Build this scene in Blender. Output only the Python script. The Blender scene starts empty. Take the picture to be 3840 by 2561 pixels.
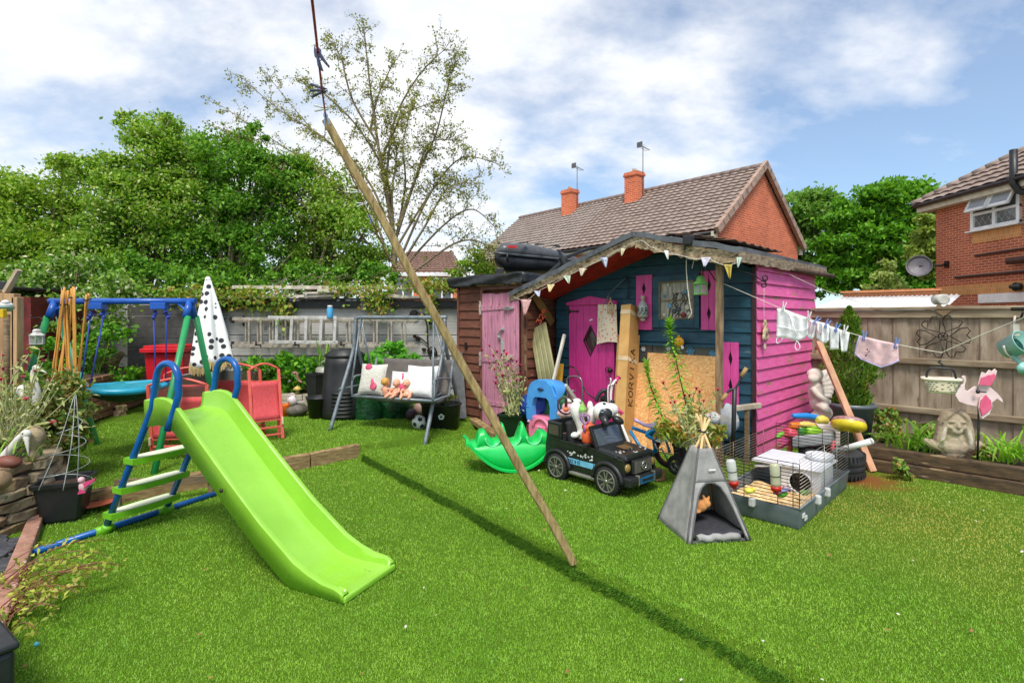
import bpy, math, random
import numpy as np
from mathutils import Vector, Matrix, noise
random.seed(7); RNG = np.random.default_rng(7)
SC = bpy.context.scene
COL = SC.collection
R = math.radians
V = Vector
F, HZ, EYE = 530.0, 317.0, 1.5
def P(px, py, Y):
    return V(((px-512)/F*Y, Y, EYE-(py-HZ)/F*Y))
def sst(a, b, x):
    t = min(1, max(0, (x-a)/(b-a))); return t*t*(3-2*t)
EDGE = [(-8.5, -.4), (-3.54, 4.37), (-1.73, 6.02), (-1.62, 5.85), (-.25, 4.12), (.385, 3.24), (1.24, 2.17), (2.1, 1.0), (4.0, -1.6)]
def edge_dist(x, y):
    best, sg = 9e9, 1
    for (ax, ay), (bx, by) in zip(EDGE, EDGE[1:]):
        dx, dy = bx-ax, by-ay
        t = max(0, min(1, ((x-ax)*dx+(y-ay)*dy)/(dx*dx+dy*dy)))
        qx, qy = ax+t*dx, ay+t*dy
        d = math.hypot(x-qx, y-qy)
        if d < best-1e-9:
            best = d; sg = 1 if (dx*(y-ay)-dy*(x-ax)) > 0 else -1
    return best*sg
SEAM_A, SEAM_B = V((-1.66, 5.95)), V((-.45, 7.6))
def gz(x, y):
    d = edge_dist(x, y)
    right = -.08*sst(5.4, 7.6, y)*sst(4.2, 2.2, x) if x > 2.2 else -.08*sst(5.4, 7.6, y)
    left = .03-.05*sst(6.2, 8.5, y)*sst(-2.6, -.6, x)
    e = SEAM_B-SEAM_A
    side = (e.x*(y-SEAM_A.y)-e.y*(x-SEAM_A.x))/e.length
    up = left if side > .03 else (right if side < -.03 else right+(left-right)*(side+.03)/.06)
    soft = .035
    k = sst(-soft, .02, d)
    lip = .022*math.exp(-((d-.045)/.045)**2) if y < 5.7 and x > -1.6 else 0
    return -.08+(up+.08)*k+lip
def G(px, py):
    z = 0
    for _ in range(8):
        Y = (EYE-z)*F/(py-HZ); X = (px-512)/F*Y; z = gz(X, Y)
    return V((X, Y, z))
def rot(rx=0, ry=0, rz=0):
    return (Matrix.Rotation(R(rz), 3, 'Z') @ Matrix.Rotation(R(ry), 3, 'Y') @ Matrix.Rotation(R(rx), 3, 'X'))
def frame(d, up=(0, 0, 1)):
    d = V(d).normalized(); u = V(up)
    if abs(d.dot(u)) > .97: u = V((0, 1, 0)) if abs(d.y) < .9 else V((1, 0, 0))
    s = d.cross(u).normalized(); t = s.cross(d).normalized()
    return d, s, t
class MB:
    def __init__(s, T=None):
        s.v, s.f, s.sm, s.mi, s.cur = [], [], [], [], 0
        s.T = T
    def add(s, vs, fs, smooth=True):
        o = len(s.v)
        T = s.T
        s.v += [tuple(T @ V(p)) for p in vs] if T is not None else [tuple(p) for p in vs]
        for f in fs:
            s.f.append([o+i for i in f]); s.sm.append(smooth); s.mi.append(s.cur)
        return s
    def box(s, c, d, Rm=None, tx=1, ty=1):
        c = V(c); h = V(d)/2; vs = []
        for z in (-1, 1):
            kx, ky = (tx, ty) if z > 0 else (1, 1)
            for x, y in ((-1, -1), (1, -1), (1, 1), (-1, 1)):
                p = V((x*h.x*kx, y*h.y*ky, z*h.z))
                vs.append(c+(Rm @ p if Rm else p))
        return s.add(vs, [(3, 2, 1, 0), (4, 5, 6, 7), (0, 1, 5, 4), (1, 2, 6, 5), (2, 3, 7, 6), (3, 0, 4, 7)], False)
    def bar(s, a, b, w, h, up=(0, 0, 1), tw=1):
        a, b = V(a), V(b); d, x, y = frame(b-a, up); vs = []
        for q, k in ((a, 1), (b, tw)):
            for i, j in ((-1, -1), (1, -1), (1, 1), (-1, 1)):
                vs.append(q+x*(i*w/2*k)+y*(j*h/2*k))
        return s.add(vs, [(0, 1, 2, 3), (7, 6, 5, 4), (1, 0, 4, 5), (2, 1, 5, 6), (3, 2, 6, 7), (0, 3, 7, 4)], False)
    def tube(s, pts, r, n=8, closed=False, cap=True):
        pts = [V(p) for p in pts]; N = len(pts)
        rs = r if isinstance(r, (list, tuple)) else [r]*N
        vs, fs = [], []; px = None
        for i, p in enumerate(pts):
            if closed: d = pts[(i+1) % N]-pts[i-1]
            else: d = pts[min(i+1, N-1)]-pts[max(i-1, 0)]
            if d.length < 1e-9: d = V((0, 0, 1))
            d.normalize()
            if px is None: _, x, y = frame(d)
            else:
                x = (px-d*px.dot(d))
                if x.length < 1e-6: _, x, y = frame(d)
                x.normalize(); y = d.cross(x)
            px = x
            y = d.cross(x)
            for k in range(n):
                a = 2*math.pi*k/n; vs.append(p+x*(rs[i]*math.cos(a))+y*(rs[i]*math.sin(a)))
        M_ = N if closed else N-1
        for i in range(M_):
            j = (i+1) % N
            for k in range(n):
                l = (k+1) % n; fs.append((i*n+k, i*n+l, j*n+l, j*n+k))
        s.add(vs, fs, True)
        if cap and not closed:
            o = len(s.v)-len(vs)
            s.f.append([o+k for k in range(n)][::-1]); s.sm.append(False); s.mi.append(s.cur)
            s.f.append([o+(N-1)*n+k for k in range(n)]); s.sm.append(False); s.mi.append(s.cur)
        return s
    def lathe(s, prof, n=20, c=(0, 0, 0), Rm=None, sx=1, sy=1, sharp=False):
        c = V(c); vs, fs = [], []
        for r, z in prof:
            for k in range(n):
                a = 2*math.pi*k/n; p = V((r*math.cos(a)*sx, r*math.sin(a)*sy, z)); vs.append(c+(Rm @ p if Rm else p))
        for i in range(len(prof)-1):
            for k in range(n):
                l = (k+1) % n; fs.append((i*n+k, i*n+l, (i+1)*n+l, (i+1)*n+k))
        if prof[0][0] > 1e-6: fs.append(tuple(range(n))[::-1])
        if prof[-1][0] > 1e-6: fs.append(tuple((len(prof)-1)*n+k for k in range(n)))
        return s.add(vs, fs, not sharp)
    def ell(s, c, r, Rm=None, n=14, m=9, fn=None):
        c = V(c); r = V((r, r, r)) if not hasattr(r, '__len__') else V(r); vs, fs = [], []
        for j in range(m+1):
            t = math.pi*j/m
            for k in range(n):
                a = 2*math.pi*k/n; q = V((math.sin(t)*math.cos(a), math.sin(t)*math.sin(a), -math.cos(t)))
                if fn: q = q*fn(q)
                p = V((q.x*r.x, q.y*r.y, q.z*r.z)); vs.append(c+(Rm @ p if Rm else p))
        for j in range(m):
            for k in range(n):
                l = (k+1) % n; fs.append((j*n+k, j*n+l, (j+1)*n+l, (j+1)*n+k))
        return s.add(vs, fs, True)
    def prism(s, poly, d, O=(0, 0, 0), U=(1, 0, 0), W=(0, 0, 1), smooth=False):
        O, U, W = V(O), V(U).normalized(), V(W).normalized(); N = U.cross(W).normalized(); n = len(poly)
        vs = [O+U*x+W*y-N*(d/2) for x, y in poly]+[O+U*x+W*y+N*(d/2) for x, y in poly]
        s.add(vs, [tuple(range(n))[::-1], tuple(range(n, 2*n))], False)
        o = len(s.v)-2*n
        for i in range(n):
            j = (i+1) % n; s.f.append([o+i, o+j, o+n+j, o+n+i]); s.sm.append(smooth); s.mi.append(s.cur)
        return s
    def grid(s, fn, nu, nv, wrap=False, flip=False):
        vs = [fn(i/nu, j/nv) for j in range(nv+1) for i in range(nu+(0 if wrap else 1))]
        w = nu if wrap else nu+1; fs = []
        for j in range(nv):
            for i in range(nu):
                k = (i+1) % w; q = (j*w+i, j*w+k, (j+1)*w+k, (j+1)*w+i); fs.append(q[::-1] if flip else q)
        return s.add(vs, fs, True)
    def loft(s, secs, cap=True, smooth=True):
        n = len(secs[0]); vs = [p for q in secs for p in q]; fs = []
        for i in range(len(secs)-1):
            for k in range(n):
                l = (k+1) % n; fs.append((i*n+k, i*n+l, (i+1)*n+l, (i+1)*n+k))
        s.add(vs, fs, smooth); o = len(s.v)-len(vs)
        if cap:
            s.f.append([o+k for k in range(n)][::-1]); s.sm.append(False); s.mi.append(s.cur)
            s.f.append([o+(len(secs)-1)*n+k for k in range(n)]); s.sm.append(False); s.mi.append(s.cur)
        return s
    def build(s, name, mat, parent=None, world=False, bevel=0, solid=0, sub=0, rem=0):
        me = bpy.data.meshes.new(name)
        vs = s.v
        if world and parent is not None:
            Mi = MAT[parent.name].inverted(); vs = [tuple(Mi @ V(p)) for p in vs]
        me.from_pydata(vs, [], s.f); me.update()
        me.polygons.foreach_set('use_smooth', s.sm)
        for m in (mat if isinstance(mat, (list, tuple)) else [mat]): me.materials.append(m)
        if any(s.mi): me.polygons.foreach_set('material_index', s.mi)
        o = bpy.data.objects.new(name, me); COL.objects.link(o)
        if parent is not None: o.parent = parent; MAT[o.name] = MAT[parent.name]
        if solid:
            md = o.modifiers.new('t', 'SOLIDIFY'); md.thickness = solid; md.offset = 0
        if sub:
            md = o.modifiers.new('s', 'SUBSURF'); md.levels = sub; md.render_levels = sub
        if rem:   # fuse overlapping lumps into one skin
            md = o.modifiers.new('r', 'REMESH'); md.mode = 'VOXEL'; md.voxel_size = rem; md.use_smooth_shade = True
            md = o.modifiers.new('m', 'SMOOTH'); md.iterations = 3; md.factor = .5
        if bevel:
            md = o.modifiers.new('b', 'BEVEL'); md.width = bevel; md.segments = 2; md.limit_method = 'ANGLE'; md.angle_limit = R(40)
        return o
MAT = {}
def thing(name, label, cat, loc=(0, 0, 0), rz=0, group=None):
    o = bpy.data.objects.new(name, None); COL.objects.link(o); o.empty_display_size = .1
    o.location = loc; o.rotation_euler = (0, 0, R(rz)); o['label'] = label; o['category'] = cat
    if group: o['group'] = group
    MAT[o.name] = Matrix.Translation(V(loc)) @ Matrix.Rotation(R(rz), 4, 'Z')
    return o
def solo(mb, name, mat, label, cat, loc=None, rz=0, group=None, world=False, **k):
    if loc is not None and world:
        Mi = (Matrix.Translation(V(loc)) @ Matrix.Rotation(R(rz), 4, 'Z')).inverted()
        mb.v = [tuple(Mi @ V(p)) for p in mb.v]
    elif world:
        a = np.array(mb.v); loc = V((a[:, 0].mean(), a[:, 1].mean(), a[:, 2].min())); mb.v = [tuple(x) for x in a-np.array(loc)]
    o = mb.build(name, mat, **k); o.location = loc or (0, 0, 0); o.rotation_euler = (0, 0, R(rz))
    o['label'] = label; o['category'] = cat
    if group: o['group'] = group
    return o
def struct(o, kind='structure'): o['kind'] = kind; return o
def dup(root, loc=None, rz=None, label=None):
    def cp(o, par):
        c = o.copy(); COL.objects.link(c)
        if par is not None: c.parent = par
        for ch in [x for x in o.children]: cp(ch, c)
        return c
    r = cp(root, None)
    if loc is not None: r.location = loc
    if rz is not None: r.rotation_euler = (0, 0, R(rz))
    if label: r['label'] = label
    MAT[r.name] = Matrix.Translation(r.location) @ Matrix.Rotation(r.rotation_euler.z, 4, 'Z')
    return r
def arc(c, r, a0, a1, n, U=(1, 0, 0), W=(0, 0, 1)):
    c, U, W = V(c), V(U), V(W)
    return [c+U*(r*math.cos(R(a0+(a1-a0)*i/n)))+W*(r*math.sin(R(a0+(a1-a0)*i/n))) for i in range(n+1)]
def lerp(a, b, t): return V(a)*(1-t)+V(b)*t
def spline(pts, n=6):
    pts = [V(p) for p in pts]; out = []
    for i in range(len(pts)-1):
        p0, p1, p2, p3 = pts[max(i-1, 0)], pts[i], pts[i+1], pts[min(i+2, len(pts)-1)]
        for k in range(n):
            t = k/n
            out.append(.5*((2*p1)+(p2-p0)*t+(2*p0-5*p1+4*p2-p3)*t*t+(3*p1-p0-3*p2+p3)*t**3))
    return out+[pts[-1]]
KALB = .95
def S(r, g, b, k=None):
    k = KALB if k is None else k
    f = lambda c: ((c/255)/12.92 if c/255 <= .04045 else ((c/255+.055)/1.055)**2.4)
    return (f(r)*k, f(g)*k, f(b)*k, 1)
def newmat(name):
    m = bpy.data.materials.new(name); m.use_nodes = True; nt = m.node_tree
    b = nt.nodes['Principled BSDF']
    return m, nt, b
def nd(nt, t, **kw):
    n = nt.nodes.new(t)
    for k, v in kw.items():
        if k in n.inputs: n.inputs[k].default_value = v
        else: setattr(n, k, v)
    return n
def coords(nt, sc=(1, 1, 1), rotz=0, kind='Object'):
    tc = nd(nt, 'ShaderNodeTexCoord'); mp = nd(nt, 'ShaderNodeMapping'); mp.inputs['Scale'].default_value = sc
    mp.inputs['Rotation'].default_value = (0, 0, rotz)
    nt.links.new(tc.outputs[kind], mp.inputs['Vector']); return mp.outputs['Vector']
def noise_n(nt, vec, scale, detail=5, rough=.6):
    n = nd(nt, 'ShaderNodeTexNoise'); n.inputs['Scale'].default_value = scale; n.inputs['Detail'].default_value = detail
    n.inputs['Roughness'].default_value = rough; nt.links.new(vec, n.inputs['Vector']); return n.outputs['Fac']
def ramp(nt, fac, stops, mode='LINEAR'):
    r = nd(nt, 'ShaderNodeValToRGB'); cr = r.color_ramp; cr.interpolation = mode
    while len(cr.elements) > 1: cr.elements.remove(cr.elements[-1])
    cr.elements[0].position = stops[0][0]; cr.elements[0].color = stops[0][1]
    for p, c in stops[1:]:
        e = cr.elements.new(p); e.color = c
    nt.links.new(fac, r.inputs['Fac']); return r.outputs['Color']
def mix(nt, fac, a, b, mode='MIX'):
    m = nd(nt, 'ShaderNodeMix'); m.data_type = 'RGBA'; m.blend_type = mode
    for i, x in ((0, fac), (6, a), (7, b)):
        if hasattr(x, 'links') or hasattr(x, 'is_linked'): nt.links.new(x, m.inputs[i])
        else: m.inputs[i].default_value = x
    return m.outputs[2]
def bumpn(nt, h, strength, dist, b):
    n = nd(nt, 'ShaderNodeBump'); n.inputs['Strength'].default_value = strength; n.inputs['Distance'].default_value = dist
    nt.links.new(h, n.inputs['Height']); nt.links.new(n.outputs['Normal'], b.inputs['Normal'])
def mth2(nt, x, k):
    n = nd(nt, 'ShaderNodeMath'); n.operation = 'MULTIPLY'; nt.links.new(x, n.inputs[0]); n.inputs[1].default_value = k; return n.outputs[0]
def grey(v): return (v, v, v, 1)
def pm(name, c, c2=None, sc=6, rough=.6, bump=.15, bsc=60, bd=.004, metal=0, st=(1, 1, 1), spec=.5, lo=.35, hi=.65, wear=None, var=.18, rvar=.12):
    m, nt, b = newmat(name)
    vec = coords(nt, st); c2 = c2 or tuple(x*.68 for x in c[:3])+(1,)
    col = ramp(nt, noise_n(nt, vec, sc), [(lo, c), (hi, c2)])
    raw = coords(nt)
    if wear:   # (colour, threshold, scale, stretch)
        wv = coords(nt, wear[3] if len(wear) > 3 else (1, 1, 1))
        w = ramp(nt, noise_n(nt, wv, wear[2], 8, .68), [(wear[1]-.012, grey(0)), (wear[1]+.012, grey(1))])
        col = mix(nt, w, col, wear[0])
    if var:
        big = ramp(nt, noise_n(nt, raw, 1.7, 4), [(.3, grey(1-var)), (.7, grey(1+var*.6))])
        col = mix(nt, 1.0, col, big, 'MULTIPLY')
    nt.links.new(col, b.inputs['Base Color'])
    rr = ramp(nt, noise_n(nt, raw, 11, 5), [(.3, grey(max(.03, rough-rvar))), (.7, grey(min(1, rough+rvar)))])
    nt.links.new(rr, b.inputs['Roughness'])
    b.inputs['Metallic'].default_value = metal; b.inputs['Specular IOR Level'].default_value = spec
    if bump: bumpn(nt, noise_n(nt, vec, bsc, 4), bump, bd, b)
    return m
def leafmat(name, cols, trans=.35, rough=.55):
    m, nt, b = newmat(name)
    g = nd(nt, 'ShaderNodeNewGeometry')
    n = len(cols); col = ramp(nt, g.outputs['Random Per Island'], [(i/max(1, n-1), c) for i, c in enumerate(cols)])
    nt.links.new(col, b.inputs['Base Color']); b.inputs['Roughness'].default_value = rough; b.inputs['Specular IOR Level'].default_value = .35
    t = nd(nt, 'ShaderNodeBsdfTranslucent'); nt.links.new(mix(nt, 1.0, col, (1.25, 1.2, .6, 1), 'MULTIPLY'), t.inputs['Color'])
    mx = nd(nt, 'ShaderNodeMixShader'); mx.inputs[0].default_value = trans
    nt.links.new(b.outputs[0], mx.inputs[1]); nt.links.new(t.outputs[0], mx.inputs[2])
    nt.links.new(mx.outputs[0], nt.nodes['Material Output'].inputs['Surface']); return m
def brickmat(name, c1, c2, mortar, bw=.225, rh=.075):
    m, nt, b = newmat(name)
    tc = nd(nt, 'ShaderNodeTexCoord'); sx = nd(nt, 'ShaderNodeSeparateXYZ'); nt.links.new(tc.outputs['Object'], sx.inputs[0])
    ad = nd(nt, 'ShaderNodeMath'); nt.links.new(sx.outputs[0], ad.inputs[0]); nt.links.new(sx.outputs[1], ad.inputs[1])
    cb = nd(nt, 'ShaderNodeCombineXYZ'); nt.links.new(ad.outputs[0], cb.inputs[0]); nt.links.new(sx.outputs[2], cb.inputs[1])
    t = nd(nt, 'ShaderNodeTexBrick'); nt.links.new(cb.outputs[0], t.inputs['Vector'])
    t.inputs['Scale'].default_value = 1; t.inputs['Brick Width'].default_value = bw; t.inputs['Row Height'].default_value = rh
    t.inputs['Mortar Size'].default_value = .009; t.inputs['Mortar Smooth'].default_value = .3; t.inputs['Bias'].default_value = 0
    t.inputs['Color1'].default_value = c1; t.inputs['Color2'].default_value = c2; t.inputs['Mortar'].default_value = mortar
    big = ramp(nt, noise_n(nt, tc.outputs['Object'], .9, 6), [(.3, grey(.8)), (.7, grey(1.12))])
    nt.links.new(mix(nt, 1.0, t.outputs['Color'], big, 'MULTIPLY'), b.inputs['Base Color']); b.inputs['Roughness'].default_value = .9
    bumpn(nt, t.outputs['Fac'], -.6, .008, b); return m
def glassmat(name, tint=(.9, .95, .95, 1), dark=.15):
    m, nt, b = newmat(name)
    b.inputs['Base Color'].default_value = tuple(x*dark for x in tint[:3])+(1,); b.inputs['Roughness'].default_value = .06; b.inputs['Specular IOR Level'].default_value = .9
    return m
def clearmat(name, tint, rough=.1, a=.45):
    m, nt, b = newmat(name)
    tr = nd(nt, 'ShaderNodeBsdfTransparent'); tr.inputs[0].default_value = (1, 1, 1, 1)
    b.inputs['Base Color'].default_value = tint; b.inputs['Roughness'].default_value = rough
    mx = nd(nt, 'ShaderNodeMixShader'); mx.inputs[0].default_value = a
    nt.links.new(tr.outputs[0], mx.inputs[1]); nt.links.new(b.outputs[0], mx.inputs[2])
    nt.links.new(mx.outputs[0], nt.nodes['Material Output'].inputs['Surface']); return m
def leaf_mesh(name, pts, size, mat, parent=None, up=.35, asp=.5, dirs=None, world=True, rng=None):
    rng = rng or RNG
    pts = np.asarray(pts, float); N = len(pts); size = np.broadcast_to(np.asarray(size, float), (N,))
    if world and parent is not None:
        Mi = np.array(MAT[parent.name].inverted()); pts = pts @ Mi[:3, :3].T+Mi[:3, 3]
    d = rng.normal(size=(N, 3)) if dirs is None else np.asarray(dirs, float)+rng.normal(size=(N, 3))*.35
    d /= np.linalg.norm(d, axis=1)[:, None]+1e-9
    nrm = rng.normal(size=(N, 3))+np.array([0, 0, up*3]); s = np.cross(d, nrm); s /= np.linalg.norm(s, axis=1)[:, None]+1e-9
    nn = np.cross(s, d)
    L = size[:, None]; w = L*asp*.5
    a = pts-d*L*.5; c = pts+d*L*.5-nn*L*.12; b = pts+s*w+nn*L*.08-d*L*.06; e = pts-s*w+nn*L*.08-d*L*.06
    vs = np.stack([a, b, c, e], 1).reshape(-1, 3)
    me = bpy.data.meshes.new(name); me.vertices.add(4*N); me.loops.add(4*N); me.polygons.add(N)
    me.vertices.foreach_set('co', vs.ravel()); me.loops.foreach_set('vertex_index', np.arange(4*N, dtype=np.int32))
    me.polygons.foreach_set('loop_start', np.arange(0, 4*N, 4, dtype=np.int32))
    me.update(calc_edges=True); me.materials.append(mat)
    o = bpy.data.objects.new(name, me); COL.objects.link(o)
    if parent is not None: o.parent = parent
    return o
def blob_points(blobs, per, rng=None, clump=.16, fill=.45, nclump=70):
    rng = rng or RNG; out = []; wsum = sum(float(np.prod(np.array(r, float))**(2/3)) for _, r in blobs)
    for c, r in blobs:
        r = np.array(r if hasattr(r, '__len__') else (r, r, r), float); c = np.array(c, float)
        n = max(1, int(per*float(np.prod(r)**(2/3))/wsum))
        k = max(10, int(nclump*float(np.prod(r)**(2/3))))
        q = rng.normal(size=(k, 3)); q /= np.linalg.norm(q, axis=1)[:, None]
        cc = q*(rng.uniform(fill, 1.08, size=(k, 1))**.7)
        idx = rng.integers(0, k, n)
        sg = clump*min(1, float(r.mean())*1.15)*rng.uniform(.5, 1.5, k)
        p = cc[idx]*r+rng.normal(size=(n, 3))*sg[idx][:, None]*np.array([1.2, 1.2, .7])
        out.append(c+p)
    return np.concatenate(out)
def tree_wood(mb, base, tips, r0, rng=random):
    base = V(base)
    for t in tips:
        t = V(t); m = lerp(base, t, .5)+V((rng.uniform(-.2, .2), rng.uniform(-.2, .2), .1))*(t-base).length*.3
        pts = spline([base, m, t], 4); n = len(pts); mb.tube(pts, [r0*(1-i/n*.85) for i in range(n)], 6)
FONT = {'A': ['0,0 .5,1 1,0', '.2,.4 .8,.4'], 'I': ['.5,0 .5,1'], 'K': ['0,0 0,1', '1,1 0,.45 1,0'], 'O': ['.5,0 .1,.2 0,.5 .1,.8 .5,1 .9,.8 1,.5 .9,.2 .5,0'],
 'R': ['0,0 0,1 .7,1 1,.75 .7,.5 0,.5', '.5,.5 1,0'], 'V': ['0,1 .5,0 1,1'], 'X': ['0,0 1,1', '0,1 1,0'], '3': ['0,1 1,1 .45,.6 1,.4 .9,.1 .5,0 0,.15'],
 '2': ['0,.8 .3,1 .8,1 1,.7 0,0 1,0'], '9': ['1,.6 .5,.45 0,.7 .4,1 .9,.95 1,.6 .8,0'], 'E': ['1,0 0,0 0,1 1,1', '0,.5 .8,.5'], 'S': ['0,.1 .6,0 1,.25 .5,.5 0,.75 .4,1 1,.9'],
 'T': ['.5,0 .5,1', '0,1 1,1'], 'U': ['0,1 0,.25 .5,0 1,.25 1,1'], 'C': ['1,.9 .5,1 0,.7 0,.3 .5,0 1,.1'], 'N': ['0,0 0,1 1,0 1,1'], 'P': ['0,0 0,1 .8,1 1,.75 .8,.5 0,.5'], 'L': ['0,1 0,0 1,0'], 'H': ['0,0 0,1', '1,0 1,1', '0,.5 1,.5'],
 'B': ['0,0 0,1 .8,1 .9,.75 .7,.52 0,.52', '.7,.52 1,.3 .8,0 0,0'], '1': ['.2,.8 .5,1 .5,0'], '0': ['.5,0 0,.3 0,.7 .5,1 1,.7 1,.3 .5,0'], 'D': ['0,0 0,1 .6,1 1,.6 1,.4 .6,0 0,0'], 'M': ['0,0 0,1 .5,.4 1,1 1,0'], 'Y': ['0,1 .5,.5 1,1', '.5,.5 .5,0'], 'G': ['1,.9 .5,1 0,.7 0,.3 .5,0 1,.1 1,.45 .6,.45']}
def letters(mb, txt, O, U, W, h, wk=.6, gap=.25, th=.1, d=.002):
    O, U, W = V(O), V(U).normalized(), V(W).normalized(); N = U.cross(W); x = 0
    for ch in txt:
        for st in FONT.get(ch, []):
            pts = [tuple(map(float, q.split(','))) for q in st.split()]
            for a, b in zip(pts, pts[1:]):
                A = O+U*(x+a[0]*wk*h)+W*(a[1]*h); B = O+U*(x+b[0]*wk*h)+W*(b[1]*h)
                mb.bar(A, B, th*h, d, up=N)
        x += h*(wk+gap) if ch != ' ' else h*.5
    return mb
SC.render.engine = 'CYCLES'
SC.view_settings.view_transform = 'Standard'; SC.view_settings.look = 'None'
SC.view_settings.exposure = 0.92; SC.view_settings.gamma = 1
SC.cycles.max_bounces = 6; SC.cycles.diffuse_bounces = 3; SC.cycles.transparent_max_bounces = 12
SC.cycles.use_denoising = True
cam_d = bpy.data.cameras.new('camera'); cam = bpy.data.objects.new('camera', cam_d); COL.objects.link(cam)
cam.location = (0, 0, EYE); cam.rotation_euler = (R(90), 0, 0)
cam_d.sensor_width = 36; cam_d.lens = F/1024*36; cam_d.shift_y = -(341-HZ)/1024; cam_d.clip_end = 2000; cam_d.clip_start = .05
SC.camera = cam
SUN_EL, SUN_D = 58, V((-.02, -.8))
sd = V((SUN_D.x, SUN_D.y, 0)).normalized()*math.cos(R(SUN_EL)); sd.z = math.sin(R(SUN_EL))
sl = bpy.data.lights.new('sun', 'SUN'); sl.energy = 2.0; sl.angle = R(18); sl.color = (1, .95, .87)
so = bpy.data.objects.new('sun', sl); COL.objects.link(so); so.rotation_euler = sd.to_track_quat('Z', 'Y').to_euler(); so.location = (3, -3, 12)
W = bpy.data.worlds.new('World'); SC.world = W; W.use_nodes = True; nt = W.node_tree
for n in list(nt.nodes): nt.nodes.remove(n)
sky = nd(nt, 'ShaderNodeTexSky'); sky.sky_type = 'NISHITA'; sky.sun_disc = False
sky.sun_elevation = R(SUN_EL); sky.sun_rotation = math.atan2(SUN_D.x, SUN_D.y)
sky.air_density = 1.0; sky.dust_density = .6; sky.ozone_density = 2.2
bg1 = nd(nt, 'ShaderNodeBackground'); bg1.inputs[1].default_value = .078
nt.links.new(mix(nt, 1.0, sky.outputs[0], (.80, 1.06, 1.2, 1), 'MULTIPLY'), bg1.inputs[0])
tc = nd(nt, 'ShaderNodeTexCoord'); sx = nd(nt, 'ShaderNodeSeparateXYZ'); nt.links.new(tc.outputs['Generated'], sx.inputs[0])
def mth(op, a, b=None, c=None):
    n = nd(nt, 'ShaderNodeMath'); n.operation = op
    for i, x in enumerate((a, b, c)):
        if x is None: continue
        if hasattr(x, 'is_linked'): nt.links.new(x, n.inputs[i])
        else: n.inputs[i].default_value = x
    return n.outputs[0]
den = mth('ADD', mth('MAXIMUM', sx.outputs[2], 0.0), .42)
cbv = nd(nt, 'ShaderNodeCombineXYZ'); nt.links.new(mth('DIVIDE', sx.outputs[0], den), cbv.inputs[0]); nt.links.new(mth('DIVIDE', sx.outputs[1], den), cbv.inputs[1])
mp = nd(nt, 'ShaderNodeMapping'); mp.inputs['Location'].default_value = (3.55, 1.3, 0); mp.inputs['Scale'].default_value = (1.0, 1.35, 1); nt.links.new(cbv.outputs[0], mp.inputs[0])
n1 = noise_n(nt, mp.outputs[0], 1.7, 9, .56); n2 = noise_n(nt, mp.outputs[0], 5.2, 8, .6)
cl = mth('ADD', n1, mth('MULTIPLY', mth('SUBTRACT', n2, .5), .28))
cl = mth('SUBTRACT', cl, mth('MULTIPLY', mth('MAXIMUM', mth('SUBTRACT', sx.outputs[0], .12), 0.0), .34))   # clearer to the right
cl = mth('ADD', cl, mth('MULTIPLY', mth('MAXIMUM', mth('SUBTRACT', mth('MULTIPLY', sx.outputs[0], -1.0), 0.0), 0.0), .03))
mask = ramp(nt, cl, [(.33, grey(.20)), (.44, grey(.52)), (.53, grey(.86)), (.62, grey(1))])
shade = ramp(nt, n2, [(.3, (.90, .94, 1.0, 1)), (.6, (.98, .985, 1.0, 1))])
bg2 = nd(nt, 'ShaderNodeBackground'); bg2.inputs[1].default_value = .60; nt.links.new(shade, bg2.inputs[0])
ms = nd(nt, 'ShaderNodeMixShader'); nt.links.new(mask, ms.inputs[0]); nt.links.new(bg1.outputs[0], ms.inputs[1]); nt.links.new(bg2.outputs[0], ms.inputs[2])
wo = nd(nt, 'ShaderNodeOutputWorld'); nt.links.new(ms.outputs[0], wo.inputs[0])
GX0, GX1, GY0, GY1, GD = -9.0, 9.0, -1.5, 9.6, .06
nx, ny = int((GX1-GX0)/GD)+1, int((GY1-GY0)/GD)+1
xs = np.linspace(GX0, GX1, nx); ys = np.linspace(GY0, GY1, ny)
HGT = np.zeros((ny, nx))
for j, y in enumerate(ys):
    for i, x in enumerate(xs):
        HGT[j, i] = gz(x, y)+.012*noise.noise(V((x*.9, y*.9, 0)))+.006*noise.noise(V((x*3, y*3, 4)))
def hgt(x, y):
    fx = np.clip((x-GX0)/(GX1-GX0)*(nx-1), 0, nx-1.001); fy = np.clip((y-GY0)/(GY1-GY0)*(ny-1), 0, ny-1.001)
    i, j = fx.astype(int), fy.astype(int); a, b = fx-i, fy-j
    return (HGT[j, i]*(1-a)+HGT[j, i+1]*a)*(1-b)+(HGT[j+1, i]*(1-a)+HGT[j+1, i+1]*a)*b
XX, YY = np.meshgrid(xs, ys); gv = np.stack([XX, YY, HGT], 2).reshape(-1, 3)
me = bpy.data.meshes.new('lawn')
fs = [(j*nx+i, j*nx+i+1, (j+1)*nx+i+1, (j+1)*nx+i) for j in range(ny-1) for i in range(nx-1)]
me.from_pydata(gv.tolist(), [], fs); me.polygons.foreach_set('use_smooth', [True]*len(fs))
m, nt, b = newmat('turf_backing'); vec = coords(nt)
c = ramp(nt, noise_n(nt, vec, 90, 4), [(.3, S(66, 100, 20)), (.7, S(112, 148, 44))])
c = mix(nt, ramp(nt, noise_n(nt, vec, 1.3, 5), [(.35, grey(0)), (.7, grey(.5))]), c, S(104, 136, 40))
dv = nd(nt, 'ShaderNodeVectorMath'); dv.operation = 'DISTANCE'; nt.links.new(vec, dv.inputs[0]); dv.inputs[1].default_value = (3.25, 4.95, 0)
wn = nd(nt, 'ShaderNodeMath'); wn.operation = 'ADD'; nt.links.new(dv.outputs['Value'], wn.inputs[0])
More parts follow.
